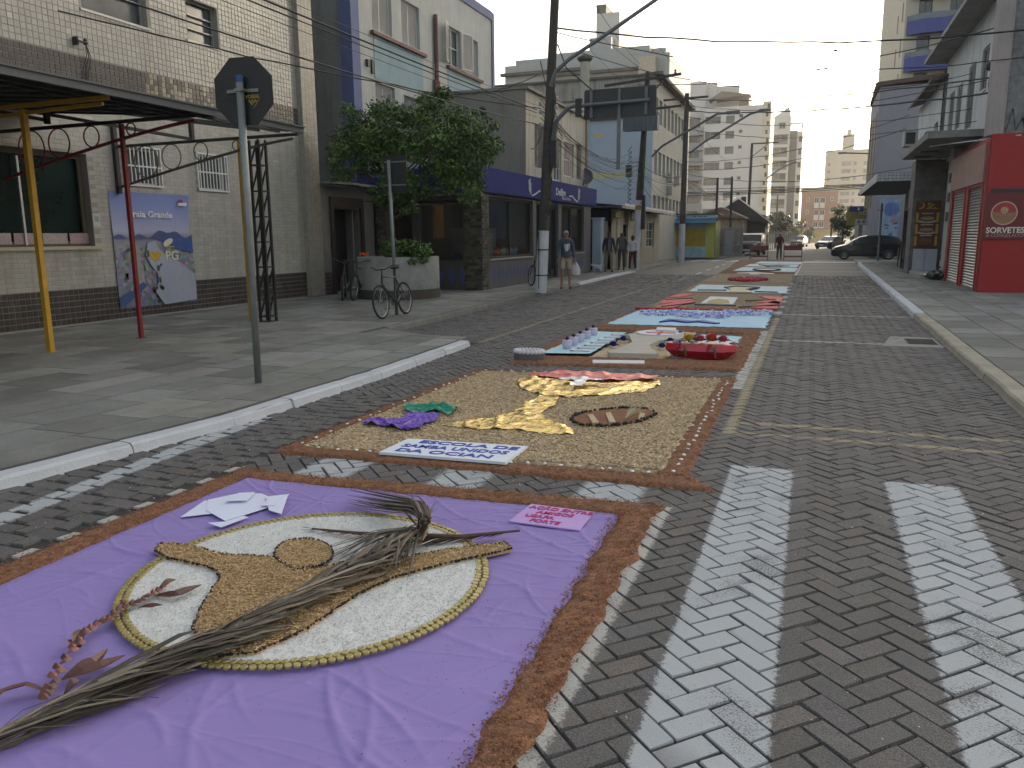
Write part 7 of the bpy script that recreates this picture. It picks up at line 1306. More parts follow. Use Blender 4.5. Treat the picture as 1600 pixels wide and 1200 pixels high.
for i, (a, c, tp, yy, lb) in enumerate(((1139, 398, 276, 64, 'thin dark pole behind the yellow kiosk'), (1117, 396, 278, 62, 'slender dark pole right behind the kiosk roof'), (1166, 392, 225, 85, 'tall lamp pole behind the parked dark car'), (1211, 388, 305, 105, 'thin far pole left of the small tree'), (1297, 388, 345, 98, 'thin pole beside the far dark blue car'))):
    x, _ = ony(a, c, yy); _, zt = ony(a, tp, yy); t = thing('street_pole', lb, 'pole', (x, yy, 0)); b = MB(); b.tube([(x, yy, 0), (x+.1*(i == 2), yy, zt)], [.16 if i == 2 else .11, .12 if i == 2 else .08], 8); b.build('shaft', polec, t)
    if i == 2: b = MB(); b.bar((x, yy, zt), (x+2.6, yy, zt), .12); b.bar((x+.2, yy, zt-1.2), (x+1.6, yy, zt-.1), .07); b.box(x-.7, x-.2, yy-.3, yy+.2, 3.2, 5.4); b.build('arm', polec, t)
# mast-arm sign
ms = thing('overhead_sign_back', 'dark back of a wide overhead traffic sign on a curved arm from the nearest pole', 'sign', (P1x, P1y, 5)); SY2 = P1y-.15; c_ = [ony(*p, SY2) for p in ((913, 141), (1026, 133), (1026, 180), (913, 187))]; b = MB(); xs = [c_[0][0], c_[1][0]]; z0, z1 = (c_[3][1]+c_[2][1])/2, (c_[0][1]+c_[1][1])/2
r_ = .05; out = []
for cx, cz, a0 in ((xs[1]-r_, z1-r_, 0), (xs[0]+r_, z1-r_, 1.5708), (xs[0]+r_, z0+r_, 3.1416), (xs[1]-r_, z0+r_, 4.7124)):
    for k in range(4): a = a0+k*.5236; out.append((cx+r_*math.cos(a), cz+r_*math.sin(a)))
n = len(out); b.add([(x, SY2, z) for x, z in out]+[(x, SY2+.03, z) for x, z in out], [tuple(range(n)), tuple(range(2*n-1, n-1, -1))]+[(i, n+i, n+(i+1) % n, (i+1) % n) for i in range(n)]); b.build('panel', mat('sign_back_dark', (.035, .035, .038), .6, .1, 2), ms)
b = MB(); xm_ = (xs[0]+xs[1])/2; [b.box(x-.035, x+.035, SY2-.06, SY2-.002, z0+.03, z1-.03) for x in (xs[0]+.2, xm_, xs[1]-.25)]; b.box(xm_-.05, xm_+.05, SY2-.062, SY2-.004, z0-1.3, z0+.03); b.build('rib', steel, ms)
b = MB(); arm = [(f1(3.9)+.2, P1y-.15, 4.15), (P1x+.55, SY2-.13, 4.62), (P1x+.85, SY2-.13, 4.92), (P1x+1.1, SY2-.13, 4.98), (xs[0], SY2-.13, 4.96), (xs[1]-.15, SY2-.13, 4.99)]; b.tube(arm, [.07, .06, .055, .05, .045, .04], 8); b.build('arm', steel, ms)
b = MB(); b.tube([(f1(5.9)+.2, P1y-.1, 6.55), (P1x+.75, P1y-.1, 5.95), (xs[0]+.2, SY2-.03, z1)], .018, 5); b.build('stay', blackf, ms)
tl = thing('traffic_light', 'small three lamp traffic signal beside the nearest pole', 'traffic light', (P1x+.9, P1y, 4.7)); x, z = ony(903, 167, P1y-.3); b = MB(); b.box(x-.06, x+.1, P1y-.35, P1y-.2, z-.24, z+.2); b.build('housing', blackf, tl); b = MB(); [b.lathe((x-.10+(.22)*(k % 2), P1y-.28, z-.2+.12*(k//2)), [(.04, 0), (.04, .03)], 8) for k in range(6)]; b.build('visor', wf, tl)
lamp = [('long curved lamp arm rising high from the nearest utility pole', P1y-.2, [(860, 135), (868, 112), (890, 92), (935, 62), (1030, -4), (1080, -38)], .05), ('thin lamp arm reaching right from the second pole', P2y-.2, [(1018, 245), (1035, 228), (1120, 178), (1142, 176)], .05), ('thin lamp arm reaching right from the third pole', P3y-.2, [(1076, 240), (1100, 222), (1172, 178), (1192, 172)], .06), ('thin lamp arm in front of the balcony tower', 90.0, [(1196, 280), (1222, 262), (1240, 254)], .07), ('thin lamp arm above the inn sign at the right', 66.0, [(1386, 270), (1362, 243), (1358, 240), (1318, 239)], .05)]
for lb, yy, P, r in lamp:
    Q = [ony(*p, yy) for p in P]; t = thing('street_lamp_arm', lb, 'lamp', (Q[0][0], yy, Q[0][1])); b = MB(); b.tube([(x, yy, z) for x, z in Q], r, 7); b.build('arm', steel, t); e = Q[-1]; b = MB(); b.obox((e[0]+.1*(1 if Q[-1][0] > Q[0][0] else -1), yy, e[1]), (.28, 0, 0), (0, .11, 0), (0, 0, .06)); b.build('lamp_head', steel, t)
# stop sign (seen from behind)
sx_, sy_, _ = at(404, 598, SW); ss = thing('stop_sign_back', 'dark octagonal back of a stop sign on a grey post with a yellow maker mark', 'sign', (sx_, sy_, SW)); xt, zt = ony(374, 125, sy_)
b = MB(); b.tube([(sx_, sy_, SW), (sx_*.5+xt*.5, sy_, (SW+zt)/2), (xt, sy_, zt)], .038, 14); b.build('post', galv, ss, smooth=True); b = MB(); b.lathe((xt, sy_, zt), [(.040, -.02), (.040, .04), (.02, .05)], 12); b.build('post_cap', mat('cap_blue', (.02, .07, .20), .5), ss)
oc = ony(380, 143, sy_+.05); ra = abs(ony(422, 140, sy_+.05)[0]-ony(338, 140, sy_+.05)[0])/2/math.cos(math.pi/8); ud = Vector((1, .10, 0)).normalized(); O0 = Vector((oc[0], sy_+.055, oc[1])); nd = ud.cross(ZP)
b = MB(); V = [O0+ud*ra*math.cos(math.pi/8+k*math.pi/4)+ZP*ra*math.sin(math.pi/8+k*math.pi/4) for k in range(8)]; b.add(V+[v-nd*.006 for v in V], [tuple(range(8)), tuple(range(15, 7, -1))]+[(i, 8+i, 8+(i+1) % 8, (i+1) % 8) for i in range(8)]); b.build('plate', mat('plate_black', (.014, .014, .015), .55, .15, 4), ss)
b = MB(); b.obox(O0+nd*.012+ZP*.005, ud*.18, nd*.006, ZP*.016); b.obox(O0+nd*.05+ZP*.005, ud*.05, nd*.045, ZP*.013); [b.obox(O0+nd*.022+ud*q+ZP*.005, ud*.007, nd*.004, ZP*.007) for q in (-.07, .075)]; b.build('clamp', galv, ss)
ymk = mat('mark_yellow', (.30, .21, .02), .6); mc = O0+ud*.10-ZP*.085+nd*.004; text('lettering', 'VOBIAL', mc+ZP*.03, .05, ymk, ux=ud, uy=ZP, parent=ss, bold=.0015, ext=.001)
b = MB()
for k in range(3): o = mc+ud*(-.055+.036*k)-ZP*.0; b.add([o+nd*.001, o+ud*.022+nd*.001, o+ud*(.022+.045)-ZP*(.045)*(1)+nd*.001+ud*(-.004), o+ud*(.05-.005)-ZP*.055+nd*.001], [(0, 1, 2, 3)]) if k == 0 else b.add([o+nd*.001, o+ud*.022+nd*.001, o+ud*(.022+.03-.008*k)-ZP*(.034-.008*k)+nd*.001, o+ud*(.03-.006*k)-ZP*(.044-.008*k)+nd*.001], [(0, 1, 2, 3)])
b.add([mc+ud*.075+nd*.001, mc+ud*.082+nd*.001, mc+ud*.012-ZP*.08+nd*.001, mc+ud*.008-ZP*.075+nd*.001], [(0, 1, 2, 3)]); b.build('maker_mark', ymk, ss)
# small sign by the bikes
x, y, _ = at(620, 492, SW); xt, zt = ony(607, 250, y); s3 = thing('square_sign_back', 'dark rectangular back of a road sign on a slim post beside the bicycles', 'sign', (x, y, SW)); b = MB(); b.tube([(x, y, SW), (xt, y, zt)], .034, 10); b.build('post', galv, s3, smooth=True); c = [ony(*p, y+.05) for p in ((600, 243), (634, 243), (634, 300), (600, 300))]; b = MB(); b.box(c[0][0], c[1][0], y+.045, y+.052, c[2][1], c[0][1]); b.build('plate', mat('plate_black', (.014, .014, .015), .55), s3); b = MB(); [b.box(c[0][0]+.0, c[1][0]-.0, y+.036, y+.044, z-.012, z+.012) for z in (c[0][1]-.13, c[2][1]+.14)]; b.build('clamp', galv, s3)
x, y, _ = at(1375, 408, SW); y = 50.0; x, _ = ony(1372, 400, y); t = thing('slim_sign_post', 'slim grey sign post in front of the dark parked hatchback', 'post', (x, y, 0)); b = MB(); b.tube([(x, y, SW), (x, y, 3.3)], .06, 8); b.box(x-.25, x+.25, y-.02, y+.02, 2.9, 2.96); b.build('post', galv, t)
# planter + tree
plx, ply, plr = -10.12, 18.55, 1.06
pn = thing('round_planter', 'big round white plastered planter with a dark base', 'planter', (plx, ply, SW)); plm = mat('plaster_planter', (.31, .31, .29), .9, .15, 2, .5, 20, dirt=.7, dscale=1.6, dcol=(.11, .11, .095)); b = MB(); b.lathe((plx, ply, SW), [(plr*.98, .22), (plr, .24), (plr*1.005, .6), (plr*1.0, 1.05), (plr*.93, 1.06), (plr*.92, .92), (.01, .92)], 40); b.build('drum', plm, pn, smooth=False); b = MB(); b.lathe((plx, ply, SW), [(plr*1.015, 0), (plr*1.015, .24), (plr*.9, .245)], 40); b.build('dark_base', mat('base_brown', (.07, .06, .05), .9, .2, 4), pn)
b = MB(); b.lathe((plx, ply, SW+.9), [(plr*.91, 0), (.1, .07)], 20); b.build('soil', mat('soil', (.03, .022, .015), .95, .3, 20), pn)
def leaves(name, par, clumps, n, size, m, palette, flat=.6, seed=5, droop=.0):
    g = np.random.default_rng(seed); C = np.array([c[:3] for c in clumps]); S = np.array([c[3] for c in clumps]); wgt = S**2; idx = g.choice(len(C), n, p=wgt/wgt.sum()); d = g.normal(0, 1, (n, 3)); d /= np.linalg.norm(d, axis=1)[:, None]; rr = S[idx]*(g.random(n)**.33)*(1+.12*g.normal(0, 1, n)); P = C[idx]+d*rr[:, None]*np.array([1, 1, .75])
    s = size*(.6+.8*g.random(n)); nrm = d*.6+g.normal(0, .6, (n, 3))+np.array([0, 0, .5]); nrm /= np.linalg.norm(nrm, axis=1)[:, None]; a = np.cross(nrm, g.normal(0, 1, (n, 3))); a /= np.linalg.norm(a, axis=1)[:, None]; a[:, 2] -= droop; b_ = np.cross(nrm, a); w_ = s*.42
    V = np.stack([P-a*s[:, None]/2, P+b_*w_[:, None]/2+nrm*(s*.08)[:, None], P+a*s[:, None]/2, P-b_*w_[:, None]/2+nrm*(s*.08)[:, None]], 1).reshape(-1, 3); F = np.arange(n*4).reshape(-1, 4); tt = np.array(palette)[g.integers(0, len(palette), n)]*(.7+.6*g.random((n, 1)))*(.8+.4*g.random(len(C)))[idx][:, None]
    o = bulk(name, V, F, m, tt, par); o['kind'] = 'stuff'; return o
def leafmat(nm, col):
    m = mat(nm, col, .5, .2, 3, tint=True); b = m.node_tree.nodes['Principled BSDF']; b.inputs['Transmission Weight'].default_value = 0; b.inputs['Subsurface Weight'].default_value = 0; return m
lf = leafmat('foliage', (.060, .105, .030))
fp = thing('planter_shrub', 'bright green leafy shrub spilling over the right side of the planter', 'shrub', (plx+.4, ply, 1.1)); clumps = [(plx+x*.9+.05, ply-.35+y*.6, 1.24+z, .24) for x, y, z in [(R.uniform(-.1, .95), R.uniform(-.5, .5), R.uniform(0, .22)) for _ in range(18)]]+[(plx+1.0, ply-.5, 1.1, .16), (plx+.8, ply-.75, 1.05, .14)]; clumps = [c for c in clumps]
leaves('foliage', fp, clumps, 3800, .10, lf, [(1, 1.15, .7), (.7, 1.0, .6), (1.6, 1.9, .9), (.4, .6, .4)], seed=8)
fl = thing('orange_flowers', 'small cluster of orange flowers at the left of the planter', 'flowers', (plx-.45, ply-.85, 1.2)); b = MB(); [b.ball((plx-.46+R.gauss(0, .06), ply-.93+R.gauss(0, .03), 1.22+R.gauss(0, .02)), .025, nu=5, nv=3) for _ in range(14)]; b.build('petals', mat('flower_orange', (.6, .10, .02), .6), fl)
tr = thing('ficus_tree', 'dense dark green ficus tree growing out of the round planter', 'tree', (plx-.3, ply, 1.05)); bark = mat('bark', (.05, .04, .03), .95, .3, 9, .8, 30); b = MB(); T0 = Vector((plx-.25, ply, .95)); br_ends = []
b.tube([T0, T0+Vector((.05, 0, .9)), T0+Vector((-.05, .05, 1.8)), T0+Vector((.1, 0, 2.6))], [.15, .12, .10, .08], 9)
for k in range(16):
    a = k*2.4; st = T0+Vector((.0, 0, 1.1+.1*k)); e = st+Vector((math.cos(a)*R.uniform(.8, 2.0), math.sin(a)*R.uniform(.5, 1.2), R.uniform(.3, 1.3))); m_ = st.lerp(e, .5)+Vector((0, 0, .2)); b.tube([st, m_, e], [.05, .035, .012], 6); br_ends.append(e)
b.build('trunk', bark, tr)
cl_ = []
silh = [(545, 215, .5), (560, 190, .5), (600, 175, .55), (640, 180, .5), (680, 165, .5), (720, 185, .55), (745, 205, .45), (750, 240, .5), (735, 275, .45), (700, 260, .6), (650, 230, .7), (600, 230, .7), (570, 260, .5), (540, 240, .4), (620, 280, .6), (660, 290, .5), (600, 310, .4), (690, 210, .6), (640, 318, .25), (575, 215, .6), (700, 290, .35), (615, 205, .5), (665, 200, .5), (720, 225, .55), (740, 300, .25), (530, 265, .3)]
for px_, py_, s_ in silh:
    for dy in ((-.6, .55) if s_ > .55 else (R.uniform(-.3, .3),)): yy = ply+dy+R.uniform(-.3, .3); x, z = ony(px_, py_, yy); cl_.append((x, yy, z, s_*R.uniform(.75, .95)))
for _ in range(60):
    q = R.choice(silh); th_ = R.uniform(0, 6.28); yy = ply+R.uniform(-.8, .8); x, z = ony(q[0]+math.cos(th_)*q[2]*62, q[1]+math.sin(th_)*q[2]*52, yy); cl_.append((x, yy, z, R.uniform(.08, .17)))
for _ in range(26): px_, py_ = R.choice([(q[0], q[1]) for q in silh]); yy = ply+R.uniform(-1.2, 1.2); x, z = ony(px_+R.gauss(0, 14), py_+R.gauss(0, 10), yy); cl_.append((x, yy, z, R.uniform(.18, .32)))
leaves('crown', tr, cl_, 34000, .095, lf, [(.9, 1.1, .7), (.55, .75, .5), (1.4, 1.5, .75), (.3, .42, .3), (2.0, 2.0, .95), (1.1, 1.2, .7)], seed=9)
def far_tree(label, px_, py_, w_, h_, y_, col, n=2500, size=.3, name='tree'):
    x, z = ony(px_, py_, y_); k = y_/FPX; t = thing(name, label, 'tree', (x, y_, 0)); b = MB(); b.tube([(x, y_, 0), (x, y_, max(.5, z))], [.12, .07], 7); [b.tube([(x, y_, max(.4, z-h_*k*.35)), (x+R.gauss(0, w_*k*.3), y_+R.gauss(0, .4), z+R.uniform(0, h_*k*.3))], [.05, .02], 5) for _ in range(6)]; b.build('trunk', bark, t); C = [(x+R.gauss(0, w_*k*.24), y_+R.gauss(0, w_*k*.2), z+R.gauss(0, h_*k*.2), w_*k*R.uniform(.12, .22)) for _ in range(26)]; leaves('crown', t, C, n, size, leafmat('foliage_'+name+str(int(px_)), col), [(1, 1, 1), (.6, .65, .6), (1.5, 1.5, 1.2), (.35, .4, .35)], seed=int(px_))
far_tree('round dark green tree left of the inn sign', 1318, 352, 40, 38, 90, (.035, .075, .025), 3500, .24); far_tree('sparse brownish green tree behind the man in the red shirt', 1220, 348, 46, 40, 110, (.075, .075, .045), 2600, .30); far_tree('small bright bush between the parked car and the far cars', 1243, 362, 14, 18, 115, (.16, .17, .04), 700, .22); far_tree('pale backlit tree in front of the brick block', 1312, 330, 26, 16, 130, (.16, .15, .08), 900, .3); far_tree('clipped round green bush in front of the brick block', 1265, 366, 14, 14, 150, (.04, .07, .03), 900, .3)
# ---------------------------------------------------------------- wires
wm_ = mat('cable_black', (.02, .02, .022), .6, .1, 5)
def wire(A, B, sag, label, r=.012, n=16, grp='overhead cables', wob=0.0):
    A, B = Vector(A), Vector(B); t = thing('overhead_cable', label, 'cable', tuple(A), grp); b = MB(); b.tube([A.lerp(B, i/n)-ZP*sag*4*(i/n)*(1-i/n)+Vector((0, 0, R.gauss(0, wob) if 0 < i < n else 0)) for i in range(n+1)], r, 4, caps=False); b.build('strand', wm_, t)
prev = (-7.3, -9.0)
heights = [(8.6, 8.2, .008, .4), (4.97, 4.97, .016, .15), (4.90, 4.89, .010, .16), (4.78, 4.78, .005, .18), (4.60, 4.60, .012, .40), (5.08, 5.08, .005, .14)]
for i, (za, zb, r, sg0) in enumerate(heights):
    lb = ['highest', 'thick twisted', 'second thickest', 'thin middle', 'lowest', 'thin upper'][i]
    wire((prev[0], prev[1], za), (P1x-.1, P1y, zb), sg0, f'{lb} cable running from the nearest pole over the left pavement towards the viewer', r, 24)
    wire((P1x, P1y, zb), (P2x, P2y, zb-.25+.12*(i % 3)), .45+.05*i, f'{lb} cable between the nearest pole and the second pole', r*.9, 20, wob=.01)
    wire((P2x, P2y, zb-.25+.12*(i % 3)), (P3x, P3y, zb-.1), .3, f'{lb} cable between the second and third poles', r, 14)
    if i < 5: wire((P3x, P3y, zb-.1), (-7.5, 85, zb+.4), .6, f'{lb} cable from the third pole to the far lamp pole', r*1.3, 14)
for i, (za, X2, Y2, zb, r, lb) in enumerate([(7.0, 5.0, 24.2, 6.6, .022, 'thick cable crossing the street from the nearest pole to the right edge'), (6.9, 5.0, 24.4, 6.0, .012, 'thin cable crossing the street below the thick one'), (6.6, 4.45, 30, 6.6, .010, 'thin sagging cable crossing from the nearest pole to the white house')]): wire((f1(za), P1y, za), (X2, Y2, zb), .35+.25*i, lb, r, 20, wob=.012)
cross = [((P3x, P3y, 8.9), (5.0, 24.3, 5.6), .022, 'dark'), ((P3x, P3y, 8.6), (4.4, 27, 5.9), .014, 'upper'), ((P3x, P3y, 8.3), (5.0, 24.2, 5.2), .026, 'thickest'), ((P3x, P3y, 8.0), (4.4, 29, 5.4), .012, 'middle'), ((P3x, P3y, 7.4), (4.4, 28, 4.9), .012, 'lower'), ((P2x, P2y, 8.1), (5.0, 24.2, 6.9), .016, 'steep'), ((P3x, P3y, 5.6), (3.3, 36, 6.2), .013, 'slack'), ((P3x, P3y, 5.2), (3.3, 37, 5.8), .015, 'doubled'), ((P3x, P3y, 5.0), (3.4, 34.4, 4.1), .012, 'lowest')]
for A, B, r, lb in cross: wire(A, B, .5 if r < .02 else .3, f'{lb} cable slanting across the street from the left poles to the right house fronts', r, 22, wob=.012)
for k, (z0, z1) in enumerate(((6.0, 5.3), (5.5, 5.4), (5.4, 5.3), (5.25, 5.2))): wire((-26, 66, z0), (14, 60, z1), .6, ['highest', 'second', 'third', 'lowest'][k]+' cable of the bundle crossing above the far street corner', .03 if k else .02, 20)
wire((-12.5, 11.0, 5.55), (P1x, P1y, 5.0), .15, 'service cable from the insulator on the tiled wall to the nearest pole', .014, 20, wob=.01); wire((-12.9, 27, 6.9), (P1x, P1y, 5.9), .35, 'service cable from the maroon pipes of the blue trimmed building to the nearest pole', .012, 16, wob=.02)
wire((P1x, P1y, 6.2), (P1x-.9, P1y+5, 4.8), .2, 'short drop cable from the nearest pole to the cream upper house', .012, 10); wire((-9.2, 26.5, 4.6), (P1x, P1y, 4.3), .15, 'lower drop cable between the cream upper house and the nearest pole', .012, 10)
for i in range(8): wire((P1x, P1y, 4.4+.12*i), (P2x+R.uniform(-.2, .2), P2y, 3.9+.2*i+R.uniform(-.2, .2)), R.uniform(.4, 1.0), 'thin slack telephone cable between the nearest pole and the second pole', .009, 16, 'slack telephone cables', .01)
for i in range(6): wire((P2x, P2y, 3.9+.2*i), (-9.0+R.uniform(-.3, 1), 36+R.uniform(0, 14), 3.3+R.uniform(0, 1)), R.uniform(.05, .3), 'thin service cable from the second pole towards the low house roof', .009, 8, 'service cables')
for k, (a, c) in enumerate((((880, 0), (1010, 112)), ((925, 0), (1000, 100)), ((975, 0), (1065, 112)))): x0, z0 = ony(*a, 21); x1, z1 = ony(*c, P2y); wire((x0, 21, z0), (x1, P2y, z1), .12, ['left', 'middle', 'right'][k]+' of the three high thin wires coming down to the second pole crossarm', .009, 10)
bd_ = thing('flying_bird', 'tiny dark bird flying in the bright sky', 'bird', (0, 60, 20)); x, z = ony(1305, 79, 60.0); b = MB(); b.ball((x, 60, z), .12, nu=7, nv=5, sc=(1.4, 1, .6)); b.add([(x, 60, z), (x+.12, 60, z+.03), (x+.5, 60.1, z+.30), (x+.2, 60, z+.14)], [(0, 1, 2, 3)]); b.add([(x, 60, z), (x-.1, 60, z), (x-.45, 59.9, z-.25), (x-.2, 60, z-.02)], [(0, 1, 2, 3)]); b.build('body', blackf, bd_)
# ================================================================ BICYCLES
bkm = mat('bike_black', (.018, .018, .02), .35, .1, 5); rub = mat('rubber', (.02, .02, .02), .85, .1, 9); chrome = mat('chrome', (.35, .35, .36), .3, .1, 5, metal=.8)
def bicycle():
    t = thing('bicycle', 'x', 'bicycle'); r = .33
    for x in (-.52, .52):
        c = Vector((x, 0, r)); b = MB(); b.tube([c+Vector((math.cos(a)*(r-.02), 0, math.sin(a)*(r-.02))) for a in [6.28319*i/28 for i in range(29)]], .022, 6, caps=False); w_ = b.build('wheel', rub, t)
        b = MB(); b.tube([c+Vector((math.cos(a)*(r-.045), 0, math.sin(a)*(r-.045))) for a in [6.28319*i/28 for i in range(29)]], .009, 4, caps=False); [b.tube([c+Vector((0, .02*(-1)**k, 0)), c+Vector((math.cos(k*.393)*(r-.045), 0, math.sin(k*.393)*(r-.045)))], .0028, 3, caps=False) for k in range(16)]; b.tube([c+Vector((0, -.04, 0)), c+Vector((0, .04, 0))], .02, 6); b.build('rim', chrome, w_)
    B = Vector((-.08, 0, .30)); Rr = Vector((-.52, 0, r)); S = Vector((-.20, 0, .78)); Hd = Vector((.34, 0, .80)); Hl = Vector((.38, 0, .66)); Fr = Vector((.52, 0, r)); b = MB()
    b.tube([S, Hd], .016, 6); b.tube([B, Hl], .019, 6); b.tube([B, S+Vector((-.02, 0, .06))], .016, 6); [b.tube([Rr+Vector((0, s, 0)), S], .009, 5) for s in (-.05, .05)]; [b.tube([Rr+Vector((0, s, 0)), B], .010, 5) for s in (-.05, .05)]; b.tube([Hd+Vector((-.01, 0, .03)), Hl+Vector((.01, 0, -.03))], .022, 7); b.build('frame', bkm, t)
    b = MB(); [b.tube([Hl, Hl+Vector((.01, s, -.03)), Fr+Vector((0, s, 0))], .012, 5) for s in (-.055, .055)]; b.build('fork', bkm, t)
    b = MB(); top = Hd+Vector((-.02, 0, .14)); b.tube([Hd, top], .014, 6); b.tube([top+Vector((-.18, -.30, .05)), top+Vector((-.04, -.24, .07)), top+Vector((.03, -.10, 0)), top+Vector((.03, .10, 0)), top+Vector((-.04, .24, .07)), top+Vector((-.18, .30, .05))], .012, 6); b.build('handlebar', bkm, t)
    b = MB(); s0 = S+Vector((-.03, 0, .16)); b.tube([S, s0], .013, 6); b.ball(s0+Vector((-.04, 0, .02)), .12, nu=10, nv=6, sc=(1, .75, .3)); b.ball(s0+Vector((.08, 0, .02)), .08, nu=8, nv=5, sc=(1.3, .35, .3)); b.build('saddle', rub, t)
    b = MB(); b.lathe((0, 0, 0), [(.09, -.006), (.09, .006)], 18); V = [(B.x+v[0], -.05+v[2], B.z+v[1]) for v in b.v]; b.v = V; b.bar(B+Vector((0, -.06, 0)), B+Vector((.11, -.09, -.12)), .02); b.bar(B+Vector((0, .06, 0)), B+Vector((-.11, .09, .12)), .02); b.box(B.x+.06, B.x+.16, -.17, -.09, B.z-.135, B.z-.115); b.box(B.x-.16, B.x-.06, .09, .17, B.z+.11, B.z+.13); b.build('crank', chrome, t); return t
bk0 = bicycle()
def put_bike(px_, py_, ang, lab, first=False, lean=0.0, z=SW, xy=None):
    o = bk0 if first else copy_tree(bk0); x, y = xy if xy else at(px_, py_, SW)[:2]; o.location = (x, y, z); o.rotation_euler = (rad(lean), 0, rad(ang)); o['label'] = lab; o['group'] = 'bicycles on the left pavement'
xa, ya, _ = at(592, 500, SW); xb, yb, _ = at(634, 491, SW); put_bike(0, 0, math.degrees(math.atan2(ya-yb, xa-xb)), 'black bicycle leaning against the slim square sign post in front of the planter', True, 6, xy=((xa+xb)/2, (ya+yb)/2+.1))
put_bike(0, 0, -62, 'black bicycle parked close to the dark doorway left of the planter', lean=-5, xy=(-11.15, 17.5)); put_bike(0, 0, -75, 'darker bicycle half hidden behind the one by the doorway', lean=-4, xy=(-10.75, 17.6)); put_bike(0, 0, 128, 'bicycle behind the nearest utility pole in front of the blue shop window', lean=5, xy=(-7.95, 23.4))
# ================================================================ PEOPLE
def skin(name, J, E, rad_, m, parent, sub=2):
    me = bpy.data.meshes.new(name); me.from_pydata([tuple(p) for p in J], E, []); me.update(); o = bpy.data.objects.new(name, me); COL.objects.link(o); o.parent = parent; sm = o.modifiers.new('skin', 'SKIN'); sm.use_smooth_shade = True
    if not me.skin_vertices: bpy.context.view_layer.objects.active = o
    for i, v in enumerate(me.skin_vertices[0].data): v.radius = rad_[i] if isinstance(rad_[i], tuple) else (rad_[i], rad_[i]); v.use_root = (i == 0)
    ss = o.modifiers.new('sub', 'SUBSURF'); ss.levels = ss.render_levels = sub; me.materials.append(m); 
    dg = bpy.context.evaluated_depsgraph_get(); ev = bpy.data.meshes.new_from_object(o.evaluated_get(dg)); o.modifiers.clear(); o.data = ev; ev.name = name
    if not ev.materials: ev.materials.append(m)
    return o
def person(label, loc, face, H, sk, hair, shirt, trou, shoe, hairlen=0, shorts=False, stride=.0, arms=(.03, .03), bend=(0, 0), long_=0.0, lapel=None, lean=0, sleeve=True, hairm=True, handz=None):
    s = H/1.72; t = thing('person', label, 'person', loc); t.rotation_euler = (0, 0, face)
    L_ = lambda x, y, z: Vector((x*s, y*s, z*s))
    pel = L_(0, 0, .93); wst = L_(0, 0, 1.06); chest = L_(0, .01, 1.28); nb = L_(0, .015, 1.44); nk = L_(0, .0, 1.50); hd = L_(0, -.02, 1.60); ht = L_(0, -.015, 1.66)
    legs = []; 
    for sd in (-1, 1): st_y = stride*sd; legs.append([L_(sd*.09, 0, .88), L_(sd*.11, -.02-st_y*.5, .50), L_(sd*.12, .03-st_y, .10), L_(sd*.13, -.02-st_y, .05), L_(sd*.14, -.13-st_y, .035)])
    armsP = []
    for k, sd in enumerate((-1, 1)): o_, bn = arms[k], bend[k]; el = L_(sd*(.21+o_*.7), .03, 1.13); wr = L_(sd*(.22+o_-bn*.14), -.05-bn*.22, .90+bn*.22); hn = L_(sd*(.225+o_-bn*.2), -.07-bn*.26, .82+bn*.24); armsP.append([L_(sd*.17, 0, 1.40), el, wr, hn])
    # body: one continuous skin
    J = [pel, wst, chest, nb, nk, hd, ht]; E = [(0, 1), (1, 2), (2, 3), (3, 4), (4, 5), (5, 6)]; r = [(.13*s, .10*s), (.12*s, .09*s), (.14*s, .10*s), (.07*s, .06*s), .052*s, (.078*s, .092*s), (.066*s, .082*s)]
    for lg in legs:
        i0 = len(J); J += lg; E += [(0, i0)]+[(i0+i, i0+i+1) for i in range(4)]; r += [.085*s, .055*s, .038*s, .040*s, .030*s]
    for ap_ in armsP:
        i0 = len(J); J += ap_; E += [(3, i0)]+[(i0+i, i0+i+1) for i in range(3)]; r += [.055*s, .040*s, .028*s, (.028*s, .036*s)]
    skin('body', J, E, r, sk, t)
    # clothing
    J = [pel+L_(0, 0, -.03-long_), wst, chest, L_(0, .01, 1.42)]; E = [(0, 1), (1, 2), (2, 3)]; r = [(.165*s, .135*s), (.155*s, .13*s), (.17*s, .13*s), (.09*s, .08*s)]
    for ap_ in armsP:
        i0 = len(J); a = ap_[:3] if sleeve else ap_[:2]; J += a; E += [(3, i0)]+[(i0+i, i0+i+1) for i in range(len(a)-1)]; r += [.075*s, .058*s, .045*s][:len(a)]
    skin('jacket' if lapel else 'shirt', J, E, r, shirt, t)
    J = [pel+L_(0, 0, .04)]; E = []; r = [(.15*s, .12*s)]
    for lg in legs:
        i0 = len(J); a = [lg[0], lg[1]] if shorts else lg[:3]
        if shorts: a = [lg[0], lg[0].lerp(lg[1], .85)]
        J += a; E += [(0, i0)]+[(i0+i, i0+i+1) for i in range(len(a)-1)]; r += [.105*s, .085*s if shorts else .075*s, .06*s][:len(a)]
    skin('shorts' if shorts else 'trousers', J, E, r, trou, t)
    for lg in legs: skin('shoe', [lg[3]+L_(0, .03, .0), lg[4]+L_(0, 0, .005)], [(0, 1)], [(.055*s, .055*s), (.052*s, .045*s)], shoe, t, 1)
    if lapel: b = MB(); b.add([L_(-.035, -.145, 1.40), L_(.045, -.145, 1.40), L_(.06, -.155, 1.1), L_(.05, -.150, .92), L_(-.05, -.150, .92), L_(-.06, -.155, 1.1)], [(0, 1, 2, 3, 4, 5)]); b.v = [(v[0]+loc[0], v[1]+loc[1], v[2]+loc[2]) for v in b.v]; b.build('shirt_front', lapel, t)
    o3 = Vector(loc)
